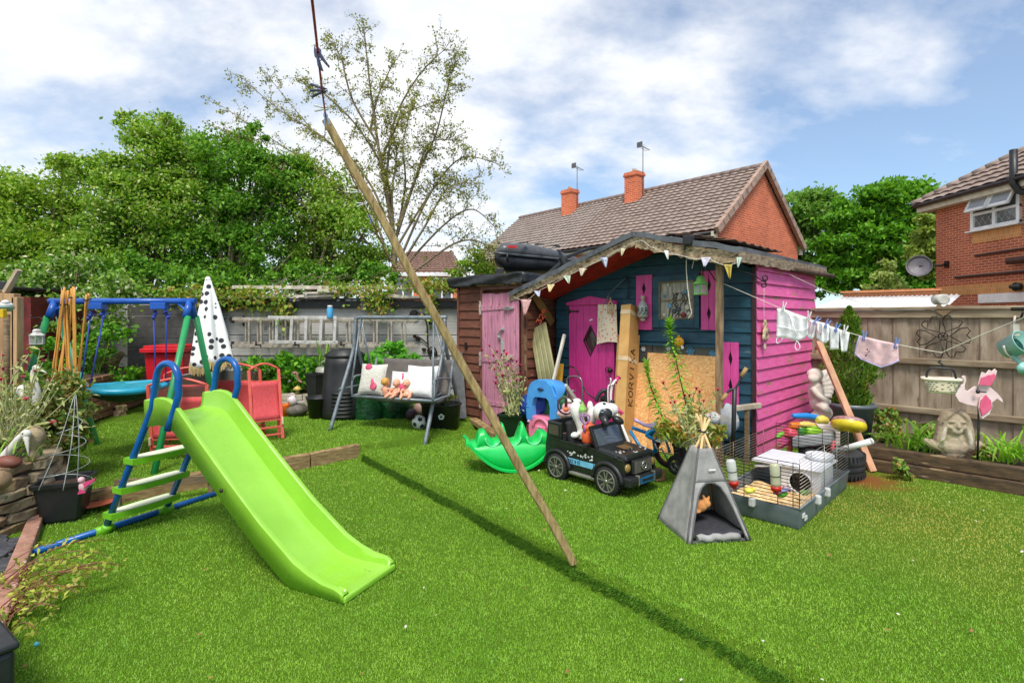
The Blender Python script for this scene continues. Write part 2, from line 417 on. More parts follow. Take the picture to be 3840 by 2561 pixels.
w2 = nd(nt, 'ShaderNodeMath'); w2.operation = 'MULTIPLY'; nt.links.new(noise_n(nt, vec, 7, 5), w2.inputs[0]); w2.inputs[1].default_value = .6; nt.links.new(w2.outputs[0], wn.inputs[1])
c = mix(nt, ramp(nt, wn.outputs[0], [(.42, grey(1)), (.75, grey(0))]), c, S(150, 96, 52))
nt.links.new(c, b.inputs['Base Color']); b.inputs['Roughness'].default_value = .95; b.inputs['Specular IOR Level'].default_value = .1
bumpn(nt, noise_n(nt, vec, 140, 3), .9, .02, b)
me.materials.append(m); lawn = bpy.data.objects.new('lawn', me); COL.objects.link(lawn); struct(lawn)
g = MB(); g.add([(-900, -60, -.32), (900, -60, -.32), (900, 1500, -.32), (-900, 1500, -.32)], [(0, 1, 2, 3)], False)
struct(g.build('ground', pm('far_ground', S(70, 84, 40), S(50, 60, 30), sc=.2, bump=0)))
mb = MB(); ep = [V((x, y, 0)) for x, y in EDGE[3:8]]; ep = [lerp(a, b_, k/24) for a, b_ in zip(ep, ep[1:]) for k in range(24)]
def tedge(u, v):
    i = min(int(u*(len(ep)-2)), len(ep)-2); p = lerp(ep[i], ep[i+1], u*(len(ep)-2)-i); d = (ep[i+1]-ep[i]).normalized(); n = V((-d.y, d.x, 0)); n = n if n.y > 0 else -n
    return p+n*(-.03-.022*(1-v)+.012*noise.noise(p*3)+.006*noise.noise(p*11))+V((0, 0, -.095+(.083+.01*noise.noise(p*5))*v)), n
mb.grid(lambda u, v: tedge(u, v)[0], 300, 3); rd = random.Random(6)
for k in range(26000):
    u = rd.random()**1.25; v = rd.uniform(.0, 1.05); p, n = tedge(u, v); d = V((n.y, -n.x, 0)); w = rd.uniform(.0013, .0024)*(.7+.28*p.y); q = -n*rd.uniform(.35, 1)+V((rd.gauss(0, .35), rd.gauss(0, .35), rd.uniform(-.5, .75 if v < .8 else 1.1)))
    mb.add([p-d*w, p+d*w, p+q.normalized()*rd.uniform(.012, .026)], [(0, 1, 2)], False)
struct(mb.build('turf_edge', leafmat('shaded_edge_blade', [S(62, 98, 22), S(86, 132, 32), S(104, 150, 42)], .15)))  # darker greens put the shade of the step into the blade colour
BED = [(-4.2, 2.2), (-3.8, 3.3), (-3.66, 3.78), (-3.62, 4.2), (-3.75, 4.5), (-4.05, 4.85), (-4.55, 5.4), (-5.2, 6.3), (-5.75, 7.0), (-6.35, 8.9)]
def left_edge(y):
    return np.interp(y, [p[1] for p in BED], [p[0] for p in BED])
N = 640000
r = np.exp(RNG.uniform(np.log(1.6), np.log(9.3), N)); th = RNG.uniform(R(-50), R(50), N)
gx, gy = r*np.sin(th), r*np.cos(th)
uu = (gx-2.552)*.7071-(gy-5.56)*.7071; vv = (gx-2.552)*.7071+(gy-5.56)*.7071
al_ = (gx-3.5)*.7071-(gy-5.32)*.7071
ok = (gx+gy < 10.6) & ~((al_ > -.02) & (gx+gy > 8.70)) & ((gx+gy < 8.7) | (uu > .02)) & (gx > left_edge(gy)+.02) & (gy < 8.75) & ~((vv > -.02) & (uu > -3.3) & (uu < .0)) & ~((vv > -.6) & (uu < -2.9) & (gx > -.95) & (gy > 7.2))
bare = np.hypot(gx-3.25, gy-4.95); ok &= ~((bare < .55) & (RNG.random(N) < 1.3-bare*2))
gx, gy, r = gx[ok], gy[ok], r[ok]; N = len(gx); gzv = hgt(gx, gy)-.003
ln = RNG.uniform(.009, .016, N)*(1+.08*r); az = RNG.uniform(0, 2*np.pi, N); lean = RNG.uniform(.15, 1.1, N)
w = RNG.uniform(.0010, .0018, N)*(.75+.36*r)
base = np.stack([gx, gy, gzv], 1)
dirv = np.stack([np.cos(az)*np.sin(lean), np.sin(az)*np.sin(lean), np.cos(lean)], 1)
sv = np.stack([-np.sin(az), np.cos(az), 0*az], 1)*w[:, None]
tip = base+dirv*ln[:, None]
vs = np.stack([base-sv, base+sv, tip], 1).reshape(-1, 3)
me = bpy.data.meshes.new('grass'); me.vertices.add(3*N); me.loops.add(3*N); me.polygons.add(N)
me.vertices.foreach_set('co', vs.ravel()); me.loops.foreach_set('vertex_index', np.arange(3*N, dtype=np.int32)); me.polygons.foreach_set('loop_start', np.arange(0, 3*N, 3, dtype=np.int32)); me.update(calc_edges=True)
m = leafmat('turf_blade', [S(126, 174, 48), S(140, 188, 56), S(152, 198, 68), S(144, 192, 60), S(168, 206, 94)], trans=.3, rough=.45)
nt = m.node_tree; b = nt.nodes['Principled BSDF']; src = b.inputs['Base Color'].links[0].from_socket
patch = ramp(nt, noise_n(nt, coords(nt), 1.1, 5), [(.35, (.80, .90, .75, 1)), (.65, (1.18, 1.08, 1.1, 1))])
patch2 = ramp(nt, noise_n(nt, coords(nt), 9, 4), [(.35, (.78, .84, .7, 1)), (.65, (1.12, 1.1, 1.1, 1))])
dv = nd(nt, 'ShaderNodeVectorMath'); dv.operation = 'DISTANCE'; nt.links.new(coords(nt), dv.inputs[0]); dv.inputs[1].default_value = (3.05, 3.9, 0)
ad2 = nd(nt, 'ShaderNodeMath'); ad2.operation = 'MULTIPLY_ADD'; nt.links.new(noise_n(nt, coords(nt), 1.6, 5), ad2.inputs[0]); ad2.inputs[1].default_value = 1.6; nt.links.new(dv.outputs['Value'], ad2.inputs[2])
src = mix(nt, ramp(nt, mth2(nt, ad2.outputs[0], .4), [(.45, grey(.85)), (1.0, grey(0))]), src, S(186, 178, 90))
nt.links.new(mix(nt, 1.0, mix(nt, 1.0, src, patch, 'MULTIPLY'), patch2, 'MULTIPLY'), b.inputs['Base Color'])
me.materials.append(m); go = bpy.data.objects.new('grass', me); COL.objects.link(go); go['kind'] = 'stuff'
mb = MB()
for _ in range(170):
    x, y = random.uniform(-2.6, 4.2), random.uniform(2.1, 6.5)
    if x+y > 8.4 or x < -3.4: continue
    z = gz(x, y)+.03; a = random.uniform(0, 6.3); s = random.uniform(.006, .018)
    mb.cur = random.choice((0, 0, 1)); d = V((math.cos(a), math.sin(a), random.uniform(-.3, .3)))*s; e = V((-d.y, d.x, .004))*.5
    p = V((x, y, z)); mb.add([p-d, p+e, p+d, p-e], [(0, 1, 2, 3)], False)
struct(mb.build('leaf_litter', [pm('dead_leaf', S(150, 110, 60), bump=0), pm('petal', S(236, 226, 210), bump=0)]), 'stuff')
M_ = {}
M_['old_wood'] = pm('old_wood', S(150, 128, 96), S(104, 84, 60), sc=5, st=(1, 1, 9), rough=.85, bump=.5, bsc=30)
M_['timber'] = pm('timber', S(176, 150, 104), S(120, 92, 58), sc=9, st=(1.2, 1.2, 10), rough=.85, bump=.5, bsc=30, wear=(S(84, 62, 40), .6, 2.5, (1, 1, 6)))
M_['sleeper'] = pm('sleeper', S(104, 82, 56), S(58, 46, 34), sc=4, st=(2, 2, 8), rough=.9, bump=.7, bsc=25, wear=(S(152, 128, 98), .62, 4, (1, 1, 5)))
M_['white_plastic'] = pm('white_plastic', S(240, 240, 238), S(222, 222, 220), rough=.4, bump=.03)
M_['black_plastic'] = pm('black_plastic', S(40, 42, 44), S(28, 29, 31), rough=.45, bump=.06, var=.25)
M_['dark_metal'] = pm('dark_metal', S(44, 42, 40), S(62, 48, 38), rough=.5, metal=.4)
M_['steel'] = pm('steel', S(186, 188, 188), S(140, 140, 138), rough=.38, metal=.85)
M_['soil'] = pm('soil', S(84, 62, 44), S(46, 34, 24), sc=30, rough=1, bump=1, bsc=40, bd=.02)
M_['stone'] = pm('stone', S(196, 176, 140), S(132, 110, 84), sc=7, rough=.92, bump=.9, bsc=22, bd=.012, wear=(S(110, 104, 60), .62, 5))
M_['brick_plain'] = pm('brick_plain', S(168, 120, 88), S(126, 90, 68), sc=9, rough=.92, bump=.7, bsc=30, bd=.008, wear=(S(196, 170, 140), .64, 9))
M_['rope'] = pm('rope', S(236, 230, 216), S(196, 188, 170), sc=60, bump=.4)
M_['twig'] = pm('twig', S(140, 116, 84), S(92, 74, 54), sc=20, rough=.9, bump=.5)
M_['bark'] = pm('bark', S(158, 142, 112), S(108, 94, 72), sc=8, st=(1, 1, 4), rough=.95, bump=.9, bsc=30, bd=.02)
M_['stem_green'] = pm('stem_green', S(128, 148, 66), S(90, 112, 44), sc=12, rough=.7)
M_['stem_silver'] = pm('stem_silver', S(206, 206, 160), S(170, 172, 112), sc=12, rough=.8)
M_['magenta'] = pm('magenta_petal', S(206, 14, 84), S(160, 8, 60), sc=30, rough=.6, bump=0)
M_['fresh_leaf'] = leafmat('fresh_leaf', [S(60, 120, 24), S(98, 164, 40), S(134, 190, 58)])
M_['grass_leaf'] = leafmat('grass_leaf', [S(84, 140, 30), S(122, 178, 50), S(166, 202, 92)])
M_['hedge_leaf'] = leafmat('hedge_leaf', [S(76, 118, 28), S(112, 160, 40), S(138, 182, 54), S(172, 204, 84), S(130, 176, 50), S(222, 224, 160)], .4)
M_['tree_leaf'] = leafmat('tree_leaf', [S(70, 126, 26), S(104, 166, 40), S(138, 192, 60)], .4)
M_['olive_leaf'] = leafmat('olive_leaf', [S(116, 122, 48), S(158, 162, 74), S(180, 182, 104), S(132, 146, 60)], .3)
M_['weep_leaf'] = leafmat('weep_leaf', [S(130, 156, 60), S(158, 180, 84)], .35)
M_['conifer_leaf'] = leafmat('conifer_leaf', [S(66, 108, 30), S(104, 148, 46), S(140, 172, 64)], .35)
a, b2 = V((-3.60, 4.31, -.02)), V((-2.15, 5.60, -.02))
mb = MB(); mb.bar(a, b2, .09, .17)
solo(mb, 'timber_sleeper', M_['timber'], 'long pale timber sleeper edging the raised lawn behind the slide', 'sleeper', world=True, bevel=.006)
mb = MB(); mb.bar(V((-2.14, 5.612, -.015)), V((-1.74, 6.0, -.01)), .085, .16)
solo(mb, 'timber_sleeper', M_['timber'], 'short end sleeper of the lawn edging, nearest the seat swing', 'sleeper', world=True, bevel=.006)
mb = MB(); p, q = P(114, 483, 4.32), P(213, 478, 4.75); mb.bar(p, q, .03, .065)
for t in (.03, .97):
    e = lerp(p, q, t); mb.bar(e, V((e.x, e.y+.02, gz(e.x, e.y))), .04, .03)
solo(mb, 'wooden_batten', M_['old_wood'], 'thin weathered grey batten running behind the slide ladder', 'batten', world=True, bevel=.003)
mb = MB(); p, q = P(184, 471, 5.15), P(205, 469.5, 5.35); mb.bar(p, q, .03, .075); mb.bar(lerp(p, q, .5), lerp(p, q, .5)+V((0, .02, -.12)), .04, .03)
solo(mb, 'wooden_offcut', M_['old_wood'], 'short brown wood offcut on the lawn behind the slide chute', 'offcut', world=True, bevel=.003)
mb = MB(); c0 = G(93, 494); c0.z += .02; mb.lathe([(0, 0), (.17, 0), (.18, .008), (.17, .012), (0, .012)], 24)
solo(mb, 'terracotta_saucer', pm('terracotta', S(204, 104, 66), S(176, 84, 52), rough=.8), 'flat round terracotta disc on the grass behind the black square planter', 'saucer', c0)
WY = 9.3
wallm = pm('painted_block', S(200, 198, 194), S(182, 180, 176), sc=3, rough=.85, bump=.2, bsc=40, wear=(S(128, 122, 108), .68, 2.2, (1, 1, 2)))
bw = thing('garden_wall', 'long grey painted back wall carrying the ladders', 'wall', (-3.9, WY, -.1))
mb = MB()
xl, xr = -7.4, -.62
mb.box(((xl+xr)/2+3.9, .12, .93), (xr-xl, .2, 1.86))
for k in range(30):                       # fine horizontal boards
    z = .1+k*.058
    mb.box(((xl+xr)/2+3.9, .013, z), (xr-xl, .02, .0568))
mb.build('wall_face', wallm, bw, bevel=.004)
mb = MB(); mb.box(((xl+xr)/2+3.9, .0, 1.3), (xr-xl, .006, .006)); mb.box(((xl+xr)/2+3.9, 0, .93), (xr-xl, .012, .012)); mb.build('joint_strip', pm('joint', S(70, 68, 64), bump=0), bw)
mb = MB(); mb.box(((-5.2+xr)/2+3.9, -.05, 1.83), (xr+5.2, .08, .13)); mb.box((.6, -.02, 1.92), (5.2, .35, .03)); mb.build('gutter', M_['black_plastic'], bw, bevel=.01)
mb = MB()
for a, b3, w in (((-5.2, -.1, 1.95), (-2.9, -.1, 1.98), .04), ((-3.35, -.16, 2.07), (-1.5, -.12, 1.93), .05), ((-3.6, -.13, 2.02), (-2.6, -.13, 2.05), .03), ((-4.9, 0, 2.13), (-1.2, 0, 2.12), .06)):
    mb.bar(V(a)-V((-3.9, 0, 0)), V(b3)-V((-3.9, 0, 0)), .06, w)
mb.build('roof_batten', pm('chalky_wood', S(226, 218, 200), S(170, 160, 140), sc=8, rough=.9, bump=.4), bw)
mb = MB()
for x, z, l in ((-5.05, 1.6, .22), (-4.7, 1.63, .18), (-4.2, 1.62, .15), (-2.75, 1.5, .3), (-3.6, 1.45, .2)): mb.bar((x+3.9, -.02, z), (x+3.9, -.02, z-l), .025, .02)
mb.build('wall_bracket', M_['dark_metal'], bw)
mb = MB(); mb.bar((1.33, -.12, 1.98), (1.34, -.12, 1.72), .09, .07); mb.build('grey_down_pipe', pm('plum_grey', S(140, 120, 120), bump=.1), bw, bevel=.01)
mb = MB()
for x, z in ((-5.55, 1.05), (-5.2, 1.08), (-4.55, 1.12), (-4.3, 1.13)):
    for k in range(5):
        a = 2*math.pi*k/5; mb.tube([(x+3.9, -.015, z), (x+3.9+.05*math.cos(a), -.02, z+.05*math.sin(a))], .008, 5)
mb.build('star_ornament', pm('brass_star', S(190, 160, 84), bump=0), bw)
mb = MB(); wy = WY-.035
def rosepath(pts, r=.012): mb.tube(spline([P(x, y, wy) for x, y in pts], 4), r, 6)
rosepath([(432, 365), (428, 345), (427, 325), (424, 316), (417, 312)]); rosepath([(428, 344), (421, 338), (417, 336)]); rosepath([(427, 350), (433, 346), (437, 352)])
for x, y, r in ((413.5, 313, 4.2), (410, 316, 2.8), (415, 317.5, 3), (423, 314.5, 2.4), (418, 338, 3), (414.6, 335.5, 2), (424, 349, 2.4), (430, 351, 3), (435, 353, 2.6), (431, 322, 2.5)):
    mb.ell(P(x, y, wy), (r*.0175, .008, r*.014), rot(0, random.uniform(-40, 40), 0), 8, 5)
solo(mb, 'metal_rose', M_['dark_metal'], 'black metal climbing rose silhouette fixed to the grey wall', 'wall ornament', world=True)
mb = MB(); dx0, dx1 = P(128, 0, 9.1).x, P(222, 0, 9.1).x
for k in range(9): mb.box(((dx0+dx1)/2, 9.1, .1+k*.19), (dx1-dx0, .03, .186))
solo(mb, 'shaded_wall_panel', pm('shaded_wall_grey', S(92, 90, 88), S(66, 64, 64), sc=4, rough=.8, bump=.3), 'added dark panel imitating the shaded wall behind the red bin', 'wall panel', world=True, bevel=.003)  # added dark panel stands in for shade on the grey wall
alu = pm('aluminium', S(204, 196, 182), S(160, 150, 134), sc=14, rough=.45, metal=.35, bump=.1)
alu2 = pm('bright_aluminium', S(232, 228, 222), S(196, 192, 186), sc=14, rough=.4, metal=.35, bump=.1)
def ladder(y, x0, x1, z0, z1, xs_, label, m, slant=0, feet=True, rw=.03):
    o = V((P(x0, 330, y).x, y, P(x0, z1, y).z)); t = thing('ladder', label, 'ladder', o, group='ladders hung on the back wall')
    for z, e in ((z0, 0), (z1, 1)):
        b = MB(); b.bar(P(x0+slant*e, z, y), P(x1+slant*e, z+.6, y), .028, .055); b.build('side_rail', m, t, True, bevel=.004)
    for x in xs_:
        b = MB(); b.bar(P(x+slant*.5, z0, y), P(x-slant*.5, z1, y), rw, .035, up=(0, 1, 0)); b.build('rung', m, t, True, bevel=.004)
    if feet:
        for z in (z0, z1):
            b = MB(); p = P(x0, z, y); b.box(p, (.05, .05, .075)); b.build('rubber_foot', M_['black_plastic'], t, True, bevel=.008)
rr_ = [246, 258, 270, 282.5, 295, 307.5, 320.5, 334, 347, 360, 374, 388.5, 402]
ladder(9.1, 233, 415, 320.5, 343, rr_, 'long dull aluminium ladder hung lengthways, hindmost against the grey wall', alu)
ladder(9.02, 231, 418, 318.5, 345.5, [x+3.2 for x in rr_], 'long dull aluminium ladder hung in the middle of three', alu)
ladder(8.9, 268, 337, 317, 341.5, [277, 291.5, 306, 321, 335], 'short bright aluminium ladder hung in front of two long ladders', alu2, 1.2, False, .05)
mb = MB()
for x in (262, 300, 345, 398):
    p = P(x, 344, 9.06); mb.bar(p+V((0, .2, 0)), p+V((0, -.22, 0)), .03, .02); mb.bar(p+V((0, -.21, 0)), p+V((0, -.21, .06)), .02, .02)
mb.build('ladder_hook', M_['dark_metal'], bw, True)
ivm = leafmat('ivy_leaf', [S(84, 128, 34), S(128, 168, 50), S(164, 192, 84), S(186, 150, 84), S(120, 164, 44)], .35)
def creeper(lbl, blobs, n, size=.07):
    pts = []
    for x, y, rx, ry, k in blobs:
        c = P(x, y, 9.15); pts.append(RNG.normal(size=(int(n*k), 3))*np.array([rx*.0087, .13, ry*.0087])+np.array(c))
    pts = np.concatenate(pts); lo = pts.mean(0)
    t = thing('climbing_plant', lbl, 'climber', (lo[0], lo[1], lo[2]))
    b = MB()
    for x, y, rx, ry, k in blobs:
        b.tube(spline([P(x-rx, y, 9.2), P(x, y+2, 9.12), P(x+rx, y-1, 9.15)], 4), .008, 5); b.tube(spline([P(x, y-ry, 9.15), P(x+1, y, 9.1), P(x-1, y+ry*.9, 9.1)], 4), .006, 5)
    b.build('stem', M_['twig'], t, True); leaf_mesh('foliage', pts, RNG.uniform(.6, 1.3, len(pts))*size, ivm, t, asp=.85)
creeper('green ivy tumbling over the wall top above the left end of the ladders', [(215, 300, 32, 12, 1), (250, 298, 26, 12, .8), (275, 303, 18, 14, .6), (288, 312, 7, 16, .25), (190, 296, 30, 12, 1)], 560)
creeper('leafy creeper clump hanging over the gutter above the seat swing', [(375, 293, 22, 12, 1), (380, 304, 14, 14, .6), (345, 289, 18, 6, .5)], 420)
creeper('leafy creeper trailing down the wall beside the brown shed', [(425, 285, 24, 7, .9), (432, 305, 8, 18, .5), (450, 287, 14, 8, .5)], 420)
def FW(px, py, off=0.0):   # point on the fence plane x+y = 10.75 (+off towards the garden)
    r_ = (px-512)/F; Y = (10.75-off*1.4142)/(1+r_); return V((r_*Y, Y, EYE-(py-HZ)/F*Y))
fA, fB = V((3.2, 7.55, 0)), V((6.9, 3.85, 0)); fd = (fB-fA).normalized(); fn = V((-.7071, -.7071, 0)); fl = (fB-fA).length
fence = thing('board_fence', 'weathered close board fence behind the flower border', 'fence', (fA.x, fA.y, -.05), -45)
fcm = pm('fence_board', S(174, 158, 138), S(130, 112, 94), sc=4, st=(3, 3, .6), rough=.9, bump=.5, bsc=24, wear=(S(112, 92, 76), .64, 3, (3, 3, .5)))
x = 0; k = 0
while x < fl:
    w = random.uniform(.115, .15); b = MB(); yo = .012 if k % 2 else .0
    b.box((x+w/2, yo, .83), (w+.012, .014, 1.6), rot(0, random.uniform(-.25, .25), 0))
    b.build('fence_board', fcm, fence, bevel=.003); x += w; k += 1
fm2 = pm('fence_rail', S(170, 156, 130), S(128, 108, 86), sc=3, st=(1, 3, 6), rough=.9, bump=.4)
for z, d in ((.49, .05), (1.05, .05)):
    b = MB(); b.box((fl/2, -.035, z), (fl, .045, .075)); b.build('fence_rail', fm2, fence, bevel=.012)
b = MB(); b.box((fl/2, -.02, 1.655), (fl, .09, .035)); b.box((fl/2, -.024, 1.59), (fl, .03, .09)); b.build('capping_rail', fm2, fence, bevel=.006)
mb = MB(); hp = [(0, -.07), (.075, .0), (.07, .05), (.035, .07), (0, .04), (-.035, .07), (-.07, .05), (-.075, .0)]
mb.prism(hp, .015, FW(943.5, 310, .05), fd, (0, 0, 1)); solo(mb, 'wooden_heart', M_['old_wood'], 'small dark wooden heart under the fence capping', 'heart ornament', world=True, bevel=.003)
fo = FW(943, 336, .05); mb = MB()
for k in range(6):
    a0 = R(60*k+5); pts = []
    for s, w in ((.06, .0), (.15, .075), (.215, .085), (.235, .045), (.2, 0), (.235, -.045), (.215, -.085), (.15, -.075)):
        pts.append(fo+fd*(s*math.cos(a0)-w*math.sin(a0))+V((0, 0, 1))*(s*math.sin(a0)+w*math.cos(a0)))
    mb.tube(pts, .0065, 6, closed=True);
    mb.tube([fo+fd*(s*math.cos(a0))*.04+V((0, 0, s*math.sin(a0)*.04)) for s in (0, 1.6)], .005, 5)
mb.tube(arc(fo, .042, 0, 360, 12, fd), .006, 6)
solo(mb, 'metal_flower', M_['dark_metal'], 'rusty wire flower with six heart petals hung on the fence', 'metal flower', world=True)
mb = MB(); g0, g1 = V((3.5, 5.32, .05)), V((6.2, 2.62, .05)); mb.bar(g0, g1, .1, .11)
solo(mb, 'railway_sleeper', M_['sleeper'], 'lower dark sleeper edging the right hand flower border', 'sleeper', world=True, bevel=.01)
mb = MB(); mb.bar(g0+V((.03, .03, .115)), g1+V((.03, .03, .115)), .1, .11)
solo(mb, 'railway_sleeper', M_['sleeper'], 'upper mossy sleeper edging the flower border under the stone bust', 'sleeper', world=True, bevel=.01)
mb = MB()
def soilp(u, v):
    p = g0+(g1-g0)*u+V((.7071, .7071, 0))*(.05+v*1.34); p.z = .15+.05*noise.noise(p*3); return p
mb.grid(soilp, 40, 14); struct(mb.build('border_soil', M_['soil']), 'structure')
red1 = brickmat('red_brick', S(226, 112, 68), S(196, 88, 54), S(232, 180, 146), .26, .095)
red2 = brickmat('brown_brick', S(196, 98, 66), S(168, 80, 56), S(214, 172, 140))
yelb = brickmat('yellow_brick', S(216, 152, 92), S(200, 136, 80), S(214, 170, 120), .075, .24)
tile1 = pm('tile_brown', S(160, 144, 134), S(134, 114, 104), sc=6, rough=.85, bump=.3, var=.2, wear=(S(150, 140, 110), .68, 1.5))
tile2 = pm('tile_grey', S(164, 150, 142), S(136, 124, 116), sc=6, rough=.85, bump=.3, var=.2)
upvc = pm('upvc', S(244, 244, 242), S(232, 232, 230), rough=.35, bump=0)
cream = pm('fascia_paint', S(226, 214, 190), S(206, 194, 170), rough=.6, bump=.05)
wglass = glassmat('window_glass', (.7, .8, .85, 1), .16)
def roof_slope(mb, a, b, c, d, rows, waves):
    a, b, c, d = V(a), V(b), V(c), V(d); n = ((b-a).cross(d-a)).normalized(); vs, fs = [], []; nu = waves*4
    for r_ in range(rows):
        for e in (0, 1):
            t = (r_+e*1.06)/rows
            for i in range(nu+1):
                u = i/nu; p = lerp(lerp(a, b, u), lerp(d, c, u), min(t, 1)); h = .055*(1-e)+.035*abs(math.sin(math.pi*waves*u)); vs.append(p+n*h)
    w = nu+1
    for r_ in range(rows):
        for i in range(nu):
            o = r_*2*w; fs.append((o+i, o+i+1, o+w+i+1, o+w+i))
            if r_: q = o-w; fs.append((q+i, q+i+1, o+i+1, o+i))
            else:
                pass
    mb.add(vs, fs, False)
gw, gl, ge, gr_ = 7.4, 15.6, 5.0, 7.92
house = thing('brick_house', 'red brick gabled semi-detached house beyond the pink shed', 'house', (7.85, 20.2, -.3), 40.5)
ge += .3; gr_ += .3
mb = MB()
mb.add([(0, 0, 0), (gw, 0, 0), (gw, 0, ge), (gw/2, 0, gr_-.12), (0, 0, ge), (0, gl, 0), (gw, gl, 0), (gw, gl, ge), (gw/2, gl, gr_-.12), (0, gl, ge)],
       [(0, 1, 2, 3, 4), (9, 8, 7, 6, 5), (0, 4, 9, 5), (1, 6, 7, 2)], False)
mb.build('wall', red1, house)
rmain = MB(); roof_slope(rmain, (-.35, 8.0, ge-.22), (-.35, -.1, ge-.22), (gw/2, -.1, gr_), (gw/2, 8.0, gr_), 17, 22)
roof_slope(rmain, (gw+.35, -.1, ge-.22), (gw+.35, 8.0, ge-.22), (gw/2, 8.0, gr_), (gw/2, -.1, gr_), 17, 22)
ro = rmain.build('roof', tile1, house)
r2 = MB(); roof_slope(r2, (-.35, gl+.1, ge-.22), (-.35, 8.0, ge-.22), (gw/2, 8.0, gr_), (gw/2, gl+.1, gr_), 17, 26)
roof_slope(r2, (gw+.35, 8.0, ge-.22), (gw+.35, gl+.1, ge-.22), (gw/2, gl+.1, gr_), (gw/2, 8.0, gr_), 17, 26)
r2.build('roof', tile2, house)['label'] = 'greyer roof half over the far house'
mb = MB()
for i in range(34): mb.lathe([(.13, 0), (.14, .42), (.125, .46)], 10, (gw/2, i*.46, gr_+.03), rot(-90, 0, 0))
mb.build('ridge_tile', pm('ridge_tile', S(132, 112, 104), S(110, 92, 86), bump=.2), ro)
mb = MB()
for i in range(11):
    t0, t1 = i/11, (i+1)/11
    for sx_ in (0, 1):
        A = lerp((-.38 if not sx_ else gw+.38, -.16, ge-.25), (gw/2, -.16, gr_+.06), t0); B2 = lerp((-.38 if not sx_ else gw+.38, -.16, ge-.25), (gw/2, -.16, gr_+.06), t1+.02)
        mb.bar(A+V((0, 0, .02)), B2, .16, .26)
mb.build('verge_tile', pm('verge_tile', S(186, 156, 136), S(160, 130, 112), bump=.2), ro)
mb = MB(); mb.box((-.3, gl/2, ge-.36), (.04, gl, .24)); mb.box((-.14, gl/2, ge-.49), (.3, gl, .02)); mb.box((-.32, -.02, ge-.4), (.3, .1, .28)); mb.box((gw+.3, -.02, ge-.4), (.26, .1, .28)); mb.build('eaves_board', cream, house)
mb = MB(); mb.tube([(-.38, -.1, ge-.3), (-.38, gl, ge-.3)], .07, 8); mb.tube([(-.36, .75, ge-.3), (-.2, .75, ge-.55), (-.07, .75, ge-.7), (-.07, .75, .2)], .05, 8); mb.build('gutter', M_['black_plastic'], house)
for u, z in ((2.4, 4.4), (3.75, 4.3)):
    mb = MB(); mb.box((u, -.03, z), (.22, .06, .2)); mb.lathe([(.08, 0), (.09, .12), (.02, .12)], 8, (u, -.06, z), rot(90, 0, 0)); mb.build('wall_vent', M_['black_plastic'], house)
for k, top in ((6.2, 9.12), (10.67, 9.05)):
    mb = MB(); mb.box((gw/2-.55, k, (top-.18+6.6)/2), (.62, .76, top-.18-6.6)); mb.box((gw/2-.55, k, top-.12), (.72, .86, .12)); mb.box((gw/2-.55, k, top-.02), (.66, .8, .1))
    ch = mb.build('chimney', red1, house)
    mb = MB(); mb.lathe([(.1, 0), (.11, .22), (.08, .22)], 10, (gw/2-.55, k, top)); mb.build('chimney_pot', M_['stone'], ch)
    mb = MB(); mb.bar((gw/2-.95, k-.5, 7.42), (gw/2-.95, k+.5, 7.42), .2, .06); mb.build('lead_flashing', pm('lead', S(176, 176, 176), bump=.1), ch)
    mb = MB(); ax = gw/2-.4; mb.tube([(ax, k-.42, 7.6), (ax, k-.42, top+1.3)], .022, 6)
    zt = top+1.22; mb.tube([(ax-.35, k-.42, zt+.12), (ax+.45, k-.5, zt-.05)], .014, 5)
    for q in range(6): mb.tube([(ax-.3+q*.13, k-.62, zt+.1-q*.03), (ax-.3+q*.13, k-.25, zt+.1-q*.03)], .01, 5)
    mb.box((ax-.3, k-.44, zt+.1), (.05, .3, .26))
    mb.build('aerial', pm('aerial_metal', S(120, 120, 122), metal=.6, bump=0), house)
rh = thing('brick_house', 'brown brick house with white open window at the right edge', 'house', (13.6, 8.6, -.3))
mb = MB(); mb.box((4, 4.2, 2.77), (8, 8.4, 5.54)); mb.build('wall', red2, rh)
ez = 5.46; mb = MB()
roof_slope(mb, (-.4, 8.85, ez), (-.4, -.5, ez), (4, 4, 8.3), (4, 4.6, 8.3), 13, 22)
roof_slope(mb, (8.4, 8.8, ez), (-.4, 8.85, ez), (4, 4.6, 8.3), (4.02, 4.6, 8.3), 13, 16)
rro = mb.build('roof', tile1, rh)
mb = MB()
for i in range(20):
    A, B2 = lerp((-.42, 8.87, ez+.04), (4, 4.6, 8.36), i/20), lerp((-.42, 8.87, ez+.04), (4, 4.6, 8.36), (i+1.05)/20); mb.tube([A, B2], [.12, .1], 8)
mb.build('hip_tile', tile1, rro)
mb = MB(); mb.box((-.3, 4.2, ez-.14), (.03, 9.2, .2)); mb.box((-.15, 4.2, ez-.22), (.3, 9.2, .02)); mb.box((4, 8.78, ez-.14), (8.6, .03, .2)); mb.build('eaves_board', cream, rh)
mb = MB(); mb.tube([(-.4, -.6, ez-.03), (-.4, 8.8, ez-.03)], .07, 8); mb.build('gutter', M_['black_plastic'], rh)
mb = MB(); dpx = 5.35; mb.tube([(-.4, dpx, ez+.75), (-.4, dpx, ez-.15), (-.3, dpx-.05, ez-.35), (-.1, dpx-.2, ez-.5), (-.08, dpx-.25, .2)], .09, 10); mb.tube([(-.1, dpx-.2, ez-.1), (-.25, dpx-1.2, ez-.2)], .06, 8); mb.build('soil_pipe', M_['black_plastic'], rh)
wz0, wz1, wy0, wy1 = 4.38, 5.26, 5.58, 7.0
win = MB()
for y in (wy0, (wy0+wy1)/2, wy1): win.box((-.02, y, (wz0+wz1)/2), (.12, .1, wz1-wz0+.1))
